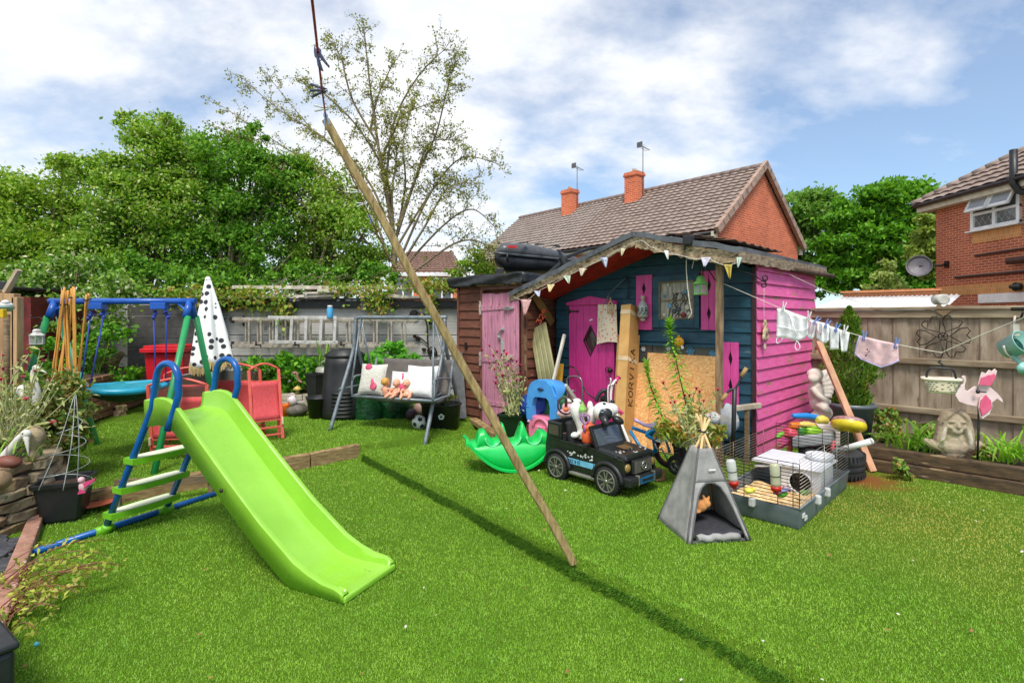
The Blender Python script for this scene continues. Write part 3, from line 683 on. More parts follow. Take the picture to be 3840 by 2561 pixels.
for z in (wz0, wz0+.42, wz1): win.box((-.025, (wy0+wy1)/2, z), (.12, wy1-wy0+.1, .08))
win.box((-.08, (wy0+wy1)/2, wz0-.07), (.2, wy1-wy0+.25, .04))
wf = win.build('window', upvc, rh, bevel=.008)
mb = MB(); mb.box((-.0, (wy0+wy1)/2, (wz0+wz1)/2), (.03, wy1-wy0, wz1-wz0)); mb.build('pane', wglass, wf)
mb = MB()
for s0 in (wy0+.05, (wy0+wy1)/2+.05):
    for k in range(4):
        a = s0+k*.2
        mb.tube([(-.02, a, wz0+.04), (-.02, min(a+.24, s0+.64), wz0+.38)], .008, 4); mb.tube([(-.02, a+.12, wz0+.04), (-.02, max(a-.12, s0), wz0+.38)], .008, 4)
mb.build('leading', pm('lead_line', S(200, 200, 190), bump=0), wf)
for y0 in (wy0+.03, (wy0+wy1)/2+.03):
    mb = MB(); q = rot(0, 26, 0); zz = wz1+.02
    for cy, cz, sy, sz in ((.02, -.23, .07, .46), (.64, -.23, .07, .46), (.33, -.04, .68, .08), (.33, -.43, .68, .09)):
        c_ = q @ V((-.03, 0, cz)); mb.box((c_.x-.07, y0+cy, zz+c_.z), (.06, sy, sz), q)
    ow = mb.build('open_casement', upvc, wf, bevel=.008)
    mb = MB(); mb.box((q @ V((-.02, 0, -.23))+V((-.07, y0+.33, zz))), (.02, .6, .4), q); mb.build('pane', glassmat('frosted', (.75, .8, .9, 1), .5), ow)
mb = MB(); mb.box((-.006, (wy0+wy1)/2, wz0-.26), (.02, wy1-wy0+.1, .32)); mb.box((-.006, 5.2, 2.63), (.02, 6.3, .3)); mb.build('brick_band', yelb, rh)
mb = MB(); mb.box((-.03, 6.05, 2.34), (.08, 1.5, .26)); mb.build('white_lintel', upvc, rh, bevel=.01)
mb = MB(); mb.tube([(-.06, 6.9, 3.6), (-.06, 3.2, 3.66)], .035, 8); mb.tube([(-.06, 7.6, 3.02), (-.06, 3.6, 3.02)], .04, 8); mb.tube([(-.12, 5.8, 3.32), (-.12, 3.5, 3.36)], .09, 10); mb.build('waste_pipe', pm('brown_pipe', S(74, 50, 44), bump=.05, rough=.4), rh)
mb = MB(); mb.lathe([(.1, 0), (.12, .12), (.06, .14), (.05, .25)], 12, (-.05, 5.55, 2.62), rot(0, -90, 0)); mb.build('flue', M_['black_plastic'], rh)
mb = MB(); dc = V((-.62, 8.3, 3.42)); mb.lathe([(0, 0), (.12, .012), (.24, .045), (.34, .1), (.345, .1), (.24, .055), (0, .01)], 22, dc, rot(78, 0, -38));
mb.build('satellite_dish', pm('dish_grey', S(120, 116, 122), S(108, 104, 110), rough=.5, bump=0), rh)
mb = MB(); mb.tube([dc, (-.2, 7.95, 3.42), (0, 7.95, 3.46)], .03, 8); mb.box((-.03, 7.95, 3.46), (.06, .14, .2)); mb.build('dish_arm', M_['dark_metal'], rh)
gar = thing('garage', 'low garage with white corrugated roof beyond the fence', 'garage', (8.14, 14, -.3), -45)
mb = MB(); mb.box((1.25, 1.6, .98), (2.5, 3.1, 1.96)); mb.build('wall', red2, gar)
mb = MB()
def corr(u, v): return V((-.15+u*2.75, -.1+v*3.0, 2.03+v*.38+.022*math.sin(u*2*math.pi*26)))
mb.grid(corr, 320, 2); mb.build('corrugated_roof', pm('white_sheet', S(246, 246, 246), S(224, 226, 228), sc=3, rough=.5, bump=.05), gar, solid=.012)
mb = MB(); mb.box((1.0, 3.0, 2.42), (2.3, .22, .26)); mb.box((1.0, 2.96, 2.57), (2.4, .3, .06)); mb.build('parapet', brickmat('orange_brick', S(214, 132, 84), S(196, 116, 72), S(210, 170, 130)), gar)
mb = MB(); mb.lathe([(.12, 0), (.12, .3), (.09, .3)], 14, (2.45, -.3, 2.2), rot(90, 0, 30)); mb.build('vent_pipe', pm('pale_pipe', S(206, 202, 192), bump=.05), gar)
fh = thing('brick_house', 'distant brick house with brown roof behind the bare tree', 'house', (-6.9, 30, -.3))
mb = MB(); mb.box((1.9, 3, 2.15), (3.9, 6, 4.3)); mb.build('wall', red1, fh)
mb = MB(); roof_slope(mb, (-.2, -.2, 4.25), (4.1, -.2, 4.25), (3.1, 3, 5.9), (.4, 3, 5.9), 11, 14); roof_slope(mb, (4.1, -.2, 4.25), (4.1, 6, 4.25), (3.1, 3.1, 5.9), (3.1, 3, 5.9), 11, 10); mb.build('roof', pm('old_tile', S(150, 116, 100), S(120, 92, 80), bump=.3), fh)
for x in (.75, 2.95):
    mb = MB()
    for z in (2.85, 3.5, 4.0): mb.box((x, -.04, z), (1.15, .1, .09))
    for q in (-.55, 0, .55): mb.box((x+q, -.04, 3.42), (.09, .1, 1.2))
    w_ = mb.build('window', upvc, fh); mb = MB(); mb.box((x, -.01, 3.42), (1.05, .02, 1.1)); mb.build('pane', wglass, w_)
mb = MB(); mb.box((1.9, -.25, 4.2), (4.3, .05, .16)); mb.build('eaves_board', upvc, fh)
def tree(name, label, cat, Y, blobs, base, n, size, mat, seed, twr=.12, up=.4, asp=.55, group=None, clump=.16, depth=.8, nclump=70):
    rng = np.random.default_rng(seed); rd = random.Random(seed)
    bp = V((P(base, HZ, Y).x, Y, -.2)); t = thing(name, label, cat, bp, group=group)
    k = Y/F; bl = []
    for x, y, rx, ry in blobs:
        c = P(x, y, Y+rng.uniform(-.5, .5)*depth); bl.append((c, (rx*k, min(rx, ry)*k*depth+.15, ry*k)))
    mb = MB(); mb.tube([bp, bp+V((.05, 0, .6)), lerp(bp, bl[0][0], .5)], [twr*1.4, twr, twr*.7], 8)
    tw = MB(); o = lerp(bp, bl[0][0], .35)
    tips = []
    for c, r_ in bl:
        for _ in range(4 if r_[0] > 18*k else 0): tips.append(V(c)+V((rd.uniform(-.7, .7)*r_[0], rd.uniform(-.6, .6)*r_[1], rd.uniform(-.3, .5)*r_[2])))
    tree_wood(mb, o, tips, twr*.5, rd); mb.build('trunk', M_['bark'], t, True)
    pts = blob_points(bl, n, rng, clump, .4, nclump)
    leaf_mesh('crown', pts, rng.uniform(.6, 1.35, len(pts))*size, mat, t, up=up, asp=asp, rng=rng)
    return t
HG = 'hedge trees behind the back wall'
M_['hedge_lime'] = leafmat('hedge_lime', [S(88, 136, 24), S(134, 180, 44), S(172, 204, 76), S(128, 168, 50), S(208, 216, 136)], .4)
M_['hedge_dark'] = leafmat('hedge_dark', [S(62, 108, 28), S(94, 150, 42), S(122, 178, 56), S(152, 196, 80)], .4)
tree('hedge_tree', 'leftmost lime green hedge tree with flower heads behind the red hut', 'tree', 10.5, [(12, 222, 42, 38), (60, 188, 34, 26), (5, 262, 45, 34), (50, 238, 40, 34), (-15, 200, 40, 30), (62, 262, 34, 26), (20, 190, 14, 14), (66, 163, 10, 10)], 30, 38000, .078, M_['hedge_lime'], 1, group=HG)
tree('hedge_tree', 'tall hedge tree peaking left above the nest swing', 'tree', 10.8, [(125, 205, 42, 34), (150, 160, 28, 32), (172, 150, 30, 26), (105, 180, 28, 24), (140, 240, 48, 34), (190, 178, 30, 30), (165, 215, 40, 34), (102, 262, 40, 24), (95, 172, 12, 14), (128, 122, 9, 8), (160, 128, 24, 13)], 140, 48000, .078, M_['hedge_leaf'], 2, group=HG)
tree('hedge_tree', 'dark rounded hedge tree behind the spotted parasol', 'tree', 11.0, [(228, 158, 34, 24), (250, 185, 36, 32), (215, 210, 40, 34), (262, 225, 40, 34), (225, 252, 48, 26), (282, 175, 26, 24), (195, 245, 36, 28), (275, 262, 36, 18), (250, 138, 24, 12)], 235, 40000, .078, M_['hedge_dark'], 3, group=HG)
tree('hedge_tree', 'hedge tree crossed by the wooden line prop', 'tree', 11.2, [(305, 185, 34, 30), (335, 205, 34, 32), (318, 235, 38, 30), (352, 235, 28, 30), (300, 262, 34, 18), (345, 268, 34, 16), (370, 262, 22, 20)], 320, 28000, .076, M_['hedge_leaf'], 4, group=HG)
tree('flowering_shrub', 'white flowered leafy shrub behind the left end of the nest swing', 'shrub', 8.4, [(58, 282, 28, 26), (88, 268, 26, 24), (45, 318, 24, 30), (92, 312, 30, 26), (118, 290, 24, 22), (30, 280, 16, 22)], 75, 9000, .075, leafmat('shrub_leaf', [S(56, 104, 22), S(96, 148, 40), S(136, 178, 66), S(150, 190, 84), S(236, 230, 200)], .35), 5, .05)
tree('shrub', 'dark shrub growing beneath the hedge beside the grey wall', 'shrub', 9.7, [(150, 282, 34, 20), (200, 284, 40, 16), (235, 285, 34, 12), (120, 270, 30, 20), (290, 280, 40, 12), (340, 278, 36, 12), (375, 275, 22, 12)], 160, 9000, .085, M_['hedge_dark'], 6, .05)
tree('hedge_bush', 'small lime bush behind the roof box', 'bush', 11.5, [(485, 262, 18, 14), (475, 275, 22, 12), (515, 275, 20, 8), (500, 268, 14, 8), (462, 268, 12, 10)], 485, 2600, .085, M_['hedge_lime'], 7, .05)
TG = 'big trees between the two houses'
tree('sycamore_tree', 'paler airy tree right behind the gable of the red house', 'tree', 36, [(805, 212, 26, 26), (790, 240, 26, 30), (822, 205, 20, 18), (815, 255, 26, 28), (840, 225, 12, 18), (800, 285, 26, 22)], 805, 18000, .32, leafmat('pale_tree', [S(84, 136, 44), S(120, 166, 66), S(150, 186, 96)], .4), 8, .13, group=TG, depth=.7, nclump=14, clump=.2)
tree('sycamore_tree', 'largest full green tree beside the satellite dish house', 'tree', 31, [(862, 212, 28, 24), (885, 200, 30, 22), (910, 205, 28, 24), (850, 240, 32, 28), (885, 238, 36, 30), (920, 235, 26, 28), (845, 272, 34, 22), (880, 272, 36, 22), (912, 270, 30, 24), (935, 205, 14, 16), (840, 215, 14, 14)], 880, 46000, .29, M_['tree_leaf'], 9, .15, group=TG, depth=.8, nclump=16, clump=.2)
tree('weeping_tree', 'olive weeping tree touching the brown house corner', 'tree', 25, [(928, 225, 13, 16), (926, 245, 16, 18), (930, 262, 14, 14)], 928, 6000, .24, M_['weep_leaf'], 10, .15, group=TG, depth=.5, nclump=10)
tree('elder_bush', 'small pale bush rising above the white garage roof', 'bush', 19, [(884, 280, 12, 10), (886, 268, 6, 8), (876, 288, 10, 7), (896, 287, 11, 7)], 884, 1800, .15, leafmat('elder', [S(130, 168, 70), S(176, 200, 110), S(206, 216, 150)], .35), 11, .05, nclump=14)
rd = random.Random(21); TY = 11.0; tb = V((P(395, HZ, TY).x, TY, -.2))
tt = thing('bare_tree', 'tall sparse thorn tree with thin arching branches behind the wall', 'tree', tb)
wood = MB(); leafp = []; leafd = []
stems = [[(900, 690), (905, 560), (885, 430), (868, 330), (850, 200), (836, 70)], [(895, 600), (840, 450), (760, 330), (640, 250), (548, 172)], [(905, 560), (958, 400), (1000, 310), (1025, 210), (1042, 152)],
 [(885, 430), (905, 280), (960, 175), (1022, 112)], [(920, 590), (990, 440), (1060, 362), (1132, 372)], [(930, 610), (1020, 515), (1085, 480), (1140, 525)], [(880, 560), (800, 450), (700, 370), (512, 245)],
 [(898, 600), (930, 430), (925, 330), (948, 240)], [(930, 640), (1040, 560), (1105, 556), (1132, 602)], [(860, 580), (780, 480), (700, 430), (560, 330)], [(868, 330), (810, 230), (785, 140), (766, 100)], [(905, 560), (860, 440), (800, 360), (720, 300), (620, 180)],
 [(915, 560), (970, 470), (1010, 420), (1060, 440)], [(900, 500), (885, 400), (820, 290), (740, 210), (700, 190)], [(850, 560), (760, 520), (640, 420), (520, 300)], [(912, 520), (950, 420), (985, 330), (1040, 320)], [(868, 380), (905, 300), (930, 260), (1010, 230)], [(910, 600), (900, 450), (910, 350), (890, 260)], [(925, 600), (975, 520), (1030, 430), (1100, 420)], [(850, 300), (868, 220), (905, 140)]]
def twig(p, d, L, r0, lev):
    pts = [p]; q = p.copy(); dd = d.copy()
    for k in range(5):
        dd = (dd+V((rd.gauss(0, .22), rd.gauss(0, .22), rd.gauss(-.04, .18)))).normalized(); q = q+dd*L/5; pts.append(q.copy())
        if lev == 0 or k > 1:
            for _ in range(3):
                leafp.append(q+V((rd.gauss(0, .03), rd.gauss(0, .03), rd.gauss(0, .03))))
    wood.tube(pts, [r0*(1-i*.15) for i in range(6)], 4, cap=False)
    if lev < 1:
        for k in (1, 2, 3, 4):
            if rd.random() < .75:
                twig(pts[k], (dd+V((rd.gauss(0, .8), rd.gauss(0, .8), rd.gauss(0, .7)))).normalized(), L*.5, r0*.6, lev+1)
for si, st in enumerate(stems):
    y0 = TY+rd.uniform(-.9, .9)*(0.3 if si == 0 else 1)
    pts = spline([P(x/2.296, y/2.296, TY+(y0-TY)*(i/(len(st)-1))) for i, (x, y) in enumerate(st)], 8); n = len(pts)
    r0 = .06 if si == 0 else .03
    wood.tube(pts, [r0*(1-.86*i/n) for i in range(n)], 6)
    for i in range(4, n):
        d = (pts[i]-pts[i-1]).normalized()
        for _ in range(2 if i > n*.3 else 1):
            if rd.random() < .72:
                twig(pts[i], (d*.8+V((rd.gauss(0, .6), rd.gauss(0, .6), rd.gauss(.05, .55)))).normalized(), rd.uniform(.22, .52), .007, 0)
wood.tube([tb, P(394, 305, TY), P(392, 280, TY)], [.13, .1, .08], 8)
wood.build('trunk', M_['bark'], tt, True)
lp = np.array([tuple(v) for v in leafp]); keep = RNG.random(len(lp)) < .8; lp = lp[keep]
leaf_mesh('crown', lp, RNG.uniform(.03, .065, len(lp)), M_['olive_leaf'], tt, asp=.65)
CX, CY = 2.552, 5.56; q2 = .70711
UU, VV = V((q2, -q2, 0)), V((q2, q2, 0))
def SH(px, py, yl=0.0):          # pixel -> shed local point on the plane y = yl
    d = V(((px-512)/F, 1, (HZ-py)/F)); k = (yl+q2*(CX+CY))/(q2*(d.x+d.y)); p = d*k
    return V((q2*(p.x-CX)-q2*(p.y-CY), yl, EYE+p.z))
def SX(px, py, xl=0.0):          # pixel -> local point on the side plane x = xl
    d = V(((px-512)/F, 1, (HZ-py)/F)); k = (xl+q2*(CX-CY))/(q2*(d.x-d.y)); p = d*k
    return V((xl, q2*(p.x-CX)+q2*(p.y-CY), EYE+p.z))
def SW(p):                        # shed local -> world
    return V((CX, CY, 0))+UU*p[0]+VV*p[1]+V((0, 0, p[2]))
shed = thing('garden_shed', 'pink and blue timber shed with porch and shuttered windows', 'shed', (CX, CY, 0), -45)
blue = pm('blue_paint', S(30, 86, 106), S(24, 64, 84), sc=4, st=(1.5, 1.5, 9), rough=.6, bump=.3, bsc=30, wear=(S(120, 118, 100), .66, 3.2, (1.2, 1.2, 5)), var=.35)
pinkp = pm('pink_paint', S(244, 116, 178), S(236, 96, 162), sc=4, st=(1.5, 1.5, 8), rough=.6, bump=.3, bsc=30, wear=(S(176, 132, 100), .60, 2.4, (1, 1, 5)), var=.12)
pinkd = pm('pink_door_paint', S(220, 66, 150), S(204, 48, 134), sc=5, st=(7, 7, .7), rough=.5, bump=.2, bsc=30, var=.12)
pinks = pm('pink_shutter_paint', S(230, 86, 164), S(214, 66, 148), sc=5, st=(7, 7, .7), rough=.5, bump=.2, bsc=30, var=.12)
redp = pm('red_soffit_paint', S(206, 50, 34), S(166, 34, 26), sc=5, st=(1, 1, 1), rough=.7, bump=.3)
rotten = pm('rotten_fascia', S(206, 184, 150), S(134, 112, 86), sc=7, st=(3, 3, 5), rough=.95, bump=.9, bsc=22, bd=.015, wear=(S(78, 62, 46), .57, 9, (2, 2, 5)))
felt = pm('roof_felt', S(112, 116, 122), S(74, 78, 84), sc=5, rough=.5, bump=.5, bsc=60, wear=(S(150, 154, 160), .66, 5))
felt_b = pm('black_felt', S(52, 54, 58), S(30, 32, 34), sc=4, rough=.4, bump=.6, bsc=12, bd=.02)
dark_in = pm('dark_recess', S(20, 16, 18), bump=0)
YF = -.547
RG, RL, RRt = SH(635.5, 232.5, YF), SH(513, 292.5, YF), SH(739, 248, YF)
rx, rz_ = RG.x, RG.z; lx, lz = RL.x, RL.z; ex, ezr = RRt.x, RRt.z
def roofz(x):
    return rz_+(lz-rz_)*(x-rx)/(lx-rx) if x < rx else rz_+(ezr-rz_)*(x-rx)/(ex-rx)
def roofx(z, side):
    return rx+(lx-rx)*(z-rz_)/(lz-rz_) if side < 0 else rx+(ex-rx)*(z-rz_)/(ezr-rz_)
XL = SH(557, 340).x; D1 = SX(814, 340).y; D2 = D1+.24
PITCH = .131
mb = MB(); z = -.1; GAPT = .075
w1, w2 = SH(553, 299), SH(627, 265.5); wpk = w2.z+(w1.z-w2.z)*(rx-w2.x)/(w1.x-w2.x)
def walltop(x):      # the front wall stops short of the roof; the porch ceiling slopes down to it
    return wpk+(w1.z-w2.z)/(w1.x-w2.x)*(x-rx) if x < rx else wpk+(roofz(0)-.10-wpk)*(x-rx)/(0-rx)
def wallx(z, side): return rx+(z-wpk)/((w1.z-w2.z)/(w1.x-w2.x)) if side < 0 else rx+(z-wpk)*(0-rx)/(roofz(0)-.10-wpk)
def clap(mb, a0, a1, b0, b1, z0, z1, O, U, N):
    U, N, O = V(U), V(N), V(O); up = V((0, 0, 1)); t0, t1 = .026, .008
    vs = [O+U*a0+up*z0+N*t0, O+U*a1+up*z0+N*t0, O+U*b1+up*z1+N*t1, O+U*b0+up*z1+N*t1, O+U*a0+up*z0-N*.004, O+U*a1+up*z0-N*.004, O+U*b1+up*z1-N*.004, O+U*b0+up*z1-N*.004]
    mb.add(vs, [(0, 1, 2, 3), (5, 4, 7, 6), (4, 5, 1, 0), (3, 2, 6, 7), (1, 5, 6, 2), (4, 0, 3, 7)], False)
while z < wpk-.01:
    z1 = min(z+PITCH-.004, wpk-.01)
    ee = [max(XL, wallx(q, -1)) for q in (z, z1)]+[min(0, wallx(q, 1)) if q > roofz(0)-.1 else 0 for q in (z, z1)]
    if ee[2] > ee[0]: clap(mb, ee[0], ee[2], ee[1], max(ee[3], ee[1]+.01), z, z1, (0, 0, 0), (1, 0, 0), (0, -1, 0))
    z += PITCH
mb.build('front_wall', blue, shed, bevel=.003)
mb = MB(); z = -.1; ztop = roofz(0)-.09
while z < ztop:
    z1 = min(z+PITCH-.004, ztop); clap(mb, .012, D1, .012, D1, z, z1, (0, 0, 0), (0, 1, 0), (1, 0, 0)); z += PITCH
mb.build('side_wall', pinkp, shed, bevel=.004)
mb = MB(); mb.box((-.005, -.02, 1.0), (.035, .035, 2.06)); mb.build('corner_post', pm('corner_dark', S(70, 40, 48), bump=.2), shed)
mb = MB(); mb.box(((XL-.05)/2, D1/2+.02, .95), (-XL-.06, D1-.02, 1.85)); mb.add([(XL, D1-.01, 1.8), (-.05, D1-.01, 1.8), (-.05, D1-.01, ztop), (rx, D1-.01, rz_-.1), (XL, D1-.01, roofz(XL)-.1)], [(0, 1, 2, 3, 4)], False); mb.build('back_wall', blue, shed)
mb = MB(); nb = 26
def rsurf(t, v, dz):
    x = lx-.02+(ex+.03-lx+.02)*t; y = YF-.03+(D2-YF+.06)*v
    return V((x, y, roofz(min(max(x, lx), ex))+dz+.005*noise.noise(V((x*3, y*3, dz)))+.004*noise.noise(V((x*9, y*9, 1)))))
mb.grid(lambda u, v: rsurf(u, v, .012), 60, 24); mb.grid(lambda u, v: rsurf(u, v, -.012), 60, 24, flip=True)
for e in (0, 1):
    mb.grid(lambda u, v: rsurf(u, e, .014-.05*v), 60, 2, flip=bool(e)); mb.grid(lambda u, v: rsurf(e, u, .014-.05*v), 24, 2, flip=not e)
mb.grid(lambda u, v: rsurf(u, 0, .016)+V((0, -.035-.006*math.sin(u*37), -.06*v-.005*math.sin(u*53))), 90, 3)
roof = mb.build('roof', felt, shed)
mb = MB(); nbd = 7
for k in range(nbd):
    v0, v1 = k/nbd, (k+1)/nbd-.012
    for sgn, xa, xb in ((-1, lx+.02, rx), (1, rx, ex-.02)):
        for i in range(10):
            a, b3 = xa+(xb-xa)*i/10, xa+(xb-xa)*(i+1)/10
            def sp_(x, v, dz): return (x, YF+.014-YF*v*.99, (roofz(x)-.04)*(1-v)+min(roofz(x)-.04, walltop(x)+.004)*v+dz)
            mb.add([sp_(a, v0, 0), sp_(b3, v0, 0), sp_(b3, v1, 0), sp_(a, v1, 0), sp_(a, v0, -.012), sp_(b3, v0, -.012), sp_(b3, v1, -.012), sp_(a, v1, -.012)], [(0, 1, 2, 3), (7, 6, 5, 4), (0, 4, 5, 1), (2, 6, 7, 3)], False)
mb.build('soffit', redp, roof)
def rough_board(p0, p1, h, t, Nn, seed, jag=.012, n=26, drop=0.0):
    p0, p1, Nn = V(p0), V(p1), V(Nn); rdm = random.Random(seed); top, bot = [], []
    for i in range(n+1):
        p = lerp(p0, p1, i/n)-V((0, 0, drop*math.sin(math.pi*i/n))); top.append(p+V((0, 0, rdm.uniform(-jag, jag)*.4))); bot.append(p-V((0, 0, h+rdm.uniform(-jag, jag*1.6))))
    mb = MB(); vs = []
    for a, b_ in zip(top, bot): vs += [a+Nn*t/2, b_+Nn*t/2, b_-Nn*t/2, a-Nn*t/2]
    fs = []
    for i in range(n):
        o, e = i*4, i*4+4
        for k in range(4): l = (k+1) % 4; fs.append((o+k, o+l, e+l, e+k))
    fs += [(3, 2, 1, 0), (n*4, n*4+1, n*4+2, n*4+3)]
    mb.add(vs, fs, False); return mb
rough_board((lx-.03, YF-.02, lz-.03), (rx+.02, YF-.02, rz_-.045), .09, .03, (0, -1, 0), 1, .008, 40).build('fascia_board', rotten, roof)
rough_board((rx+.02, YF-.022, rz_-.045), (ex+.02, YF-.02, ezr-.035), .12, .032, (0, -1, 0), 2, .012, 34, .02).build('fascia_board', rotten, roof)
rough_board((ex+.025, YF-.04, ezr-.035), (ex+.025, D2, ezr-.015), .10, .03, (1, 0, 0), 3, .008, 36).build('fascia_board', pm('eave_board', S(176, 156, 130), S(112, 92, 74), sc=5, st=(2, 2, 8), rough=.95, bump=.8, wear=(S(70, 56, 44), .62, 5, (1, 1, 6))), roof)
mb = MB(); mb.tube([(ex-.02, YF+1.0, ezr-.1), (ex+.1, D2+.05, ezr-.12)], .03, 8)
for i in range(5): mb.grid(lambda u, v: V((ex-.5-.12*i+.3*v, YF+.35+u*1.5, roofz(ex-.5-.12*i+.3*v)+.05+.04*v+.012*math.sin(u*40))), 30, 2)
mb.build('rusty_sheet', pm('rusty_sheet', S(104, 76, 54), S(58, 48, 42), sc=8, rough=.9, bump=.5), roof, solid=.006)
def post(px, py0, yl, w, nm='post'):
    b = SH(px, 420, yl); mb = MB(); n = 14; secs = []
    for i in range(n+1):
        z = -.1+(roofz(b.x)-.03+.1)*i/n; o = V((b.x+.008*noise.noise(V((z*2, px, 0))), yl+.006*noise.noise(V((z*2, px, 5))), z)); k = w/2*(1+.08*noise.noise(V((z*5, px, 9))))
        secs.append([o+V((a*k, c*k, 0)) for a, c in ((-1, -1), (1, -1), (1, 1), (-1, 1))])
    mb.loft(secs, True, False); return mb.build(nm, pm('post_wood', S(172, 142, 110), S(116, 90, 68), sc=5, st=(4, 4, .8), rough=.9, bump=.6, bsc=24), shed, bevel=.006), b
post(719.4, 440, -.44, .062); post(524.5, 420, -.515, .058)
mb = MB(); r0, r1 = SH(725, 409, -.42), V((.06, -.03, 0)); r1.z = r0.z+.02; mb.bar(r0, r1, .05, .055, tw=1)
mb.build('handrail', pm('pale_rail', S(214, 200, 178), S(160, 144, 122), sc=6, rough=.9, bump=.6), shed, bevel=.008)
for t in (.2, .62):
    mb = MB(); p = lerp(r0, r1, t); mb.bar(p, V((p.x, p.y, -.1)), .03, .045, up=(1, 0, 0)); mb.build('baluster', M_['old_wood'], shed, bevel=.004)
d0, d1 = SH(571.8, 305), SH(616.8, 305); dz0, dz1 = .02, SH(594, 304.5).z
mb = MB(); npl = 6; dcx = SH(593.3, 340).x; dcz = SH(593.3, 340).z; dw, dh = .205*(d1.x-d0.x)*.75, .2
wpl = (d1.x-d0.x)/npl
DIA = [(dcx-dw, dcz), (dcx, dcz+dh), (dcx+dw, dcz), (dcx, dcz-dh)]
for i in range(npl):
    a, b3 = d0.x+i*wpl+.002, d0.x+(i+1)*wpl-.002
    def edge(x, s): return dcz+s*dh*max(0, 1-abs(x-dcx)/dw)
    xs_ = sorted(set([a, b3]+[x for x in (dcx-dw, dcx, dcx+dw) if a < x < b3]))
    hit = any(abs(x-dcx) < dw-.001 for x in xs_)
    if not hit: mb.prism([(a, dz0), (b3, dz0), (b3, dz1), (a, dz1)], .035, (0, -.042, 0))
    else:
        mb.prism([(a, dz0), (b3, dz0)]+[(x, edge(x, -1)) for x in xs_[::-1]], .035, (0, -.042, 0))
        mb.prism([(x, edge(x, 1)) for x in xs_]+[(b3, dz1), (a, dz1)], .035, (0, -.042, 0))
door = mb.build('door', pinkd, shed, bevel=.003)
mb = MB(); mb.prism([(d0.x-.03, dz1), (d1.x+.04, dz1), (d1.x+.04, dz1+.045), (d0.x*.5+d1.x*.5, dz1+.115), (d0.x-.03, dz1+.035)], .06, (0, -.06, 0)); mb.build('door_hood', pinkd, shed, bevel=.004)
mb = MB(); mb.prism(DIA, .004, (0, -.027, 0)); mb.build('diamond_pane', glassmat('dark_pane', (.5, .35, .3, 1), .12), door)
mb = MB();
for (a, b3) in zip(DIA, DIA[1:]+DIA[:1]): mb.bar((a[0], -.06, a[1]), (b3[0], -.06, b3[1]), .014, .012, up=(0, 1, 0))
mb.build('diamond_trim', pm('trim_dark', S(60, 20, 40), bump=0), door)
mb = MB(); hz_ = SH(575, 311).z; mb.prism([(d0.x-.01, hz_-.05), (d0.x+.03, hz_-.012), (d0.x+.13, hz_-.01), (d0.x+.15, hz_-.02), (d0.x+.175, hz_), (d0.x+.15, hz_+.02), (d0.x+.13, hz_+.01), (d0.x+.03, hz_+.012), (d0.x-.01, hz_+.05)], .006, (0, -.064, 0)); mb.build('strap_hinge', M_['dark_metal'], door)
mb = MB(); kp = SH(611.5, 369.5, -.07); mb.lathe([(0, 0), (.012, 0), (.012, .03), (.03, .035), (.034, .05), (.026, .066), (0, .07)], 14, kp+V((0, .01, 0)), rot(90, 0, 0)); mb.tube(arc(kp+V((-.045, -.02, 0)), .035, 0, 360, 12), .006, 6); mb.build('door_knob', M_['dark_metal'], door)
mb = MB(); bp = SH(591, 319.5, -.064)
for s in (-1, 1): mb.ell(bp+V((s*.014, 0, .004*s)), (.014, .004, .012), None, 8, 5)
mb.build('butterfly_sticker', M_['white_plastic'], door)
def shutter(px0, px1, py0, py1, dias, nm='shutter'):
    a, b3 = SH(px0, (py0+py1)/2, -.035), SH(px1, (py0+py1)/2, -.035); xm = (a.x+b3.x)/2
    zt, zb = SH(px0, py0, -.035).z, SH(px0, py1, -.035).z; mb = MB()
    ds = [(SH(px0, y, -.035).z, h) for y, h in dias]; w = .32*(b3.x-a.x)*.85
    for s, xe in ((-1, a.x), (1, b3.x)):
        poly = [(xe, zb), (xe, zt), (xm+s*.0015, zt)]
        for zc, h in sorted(ds, reverse=True): poly += [(xm+s*.0015, zc+h), (xm+s*w*.5, zc), (xm+s*.0015, zc-h)]
        poly += [(xm+s*.0015, zb)]
        if s < 0: poly = poly[::-1]
        mb.prism(poly[::-1] if s > 0 else poly[::-1], .024, (0, -.045, 0))
    o = mb.build(nm, pinks, shed, bevel=.002)
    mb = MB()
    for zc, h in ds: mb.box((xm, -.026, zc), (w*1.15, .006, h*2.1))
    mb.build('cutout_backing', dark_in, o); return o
shutter(636.9, 652.6, 275.3, 329.2, [(288.5, .075), (315.5, .075)])
shutter(701.8, 717.6, 271, 329.4, [(285, .075), (313, .075)])
shutter(723.2, 739, 341.6, 404, [(358, .085), (385, .085)])
a, b3 = SH(654.6, 300), SH(701.3, 300); zt, zb = SH(654.6, 276).z, SH(654.6, 327).z; pa, pb = SH(661.7, 300), SH(695.7, 300); pt, pz = SH(661.7, 282.3).z, SH(661.7, 318).z
mb = MB()
mb.box(((a.x+pa.x)/2, -.04, (zt+zb)/2), (pa.x-a.x, .03, zt-zb)); mb.box(((b3.x+pb.x)/2, -.04, (zt+zb)/2), (b3.x-pb.x, .03, zt-zb))
mb.box(((pa.x+pb.x)/2, -.04, (zt+pt)/2), (pb.x-pa.x, .03, zt-pt)); mb.box(((pa.x+pb.x)/2, -.04, (zb+pz)/2), (pb.x-pa.x, .03, pz-zb))
win = mb.build('window', blue, shed, bevel=.004)
mb = MB()
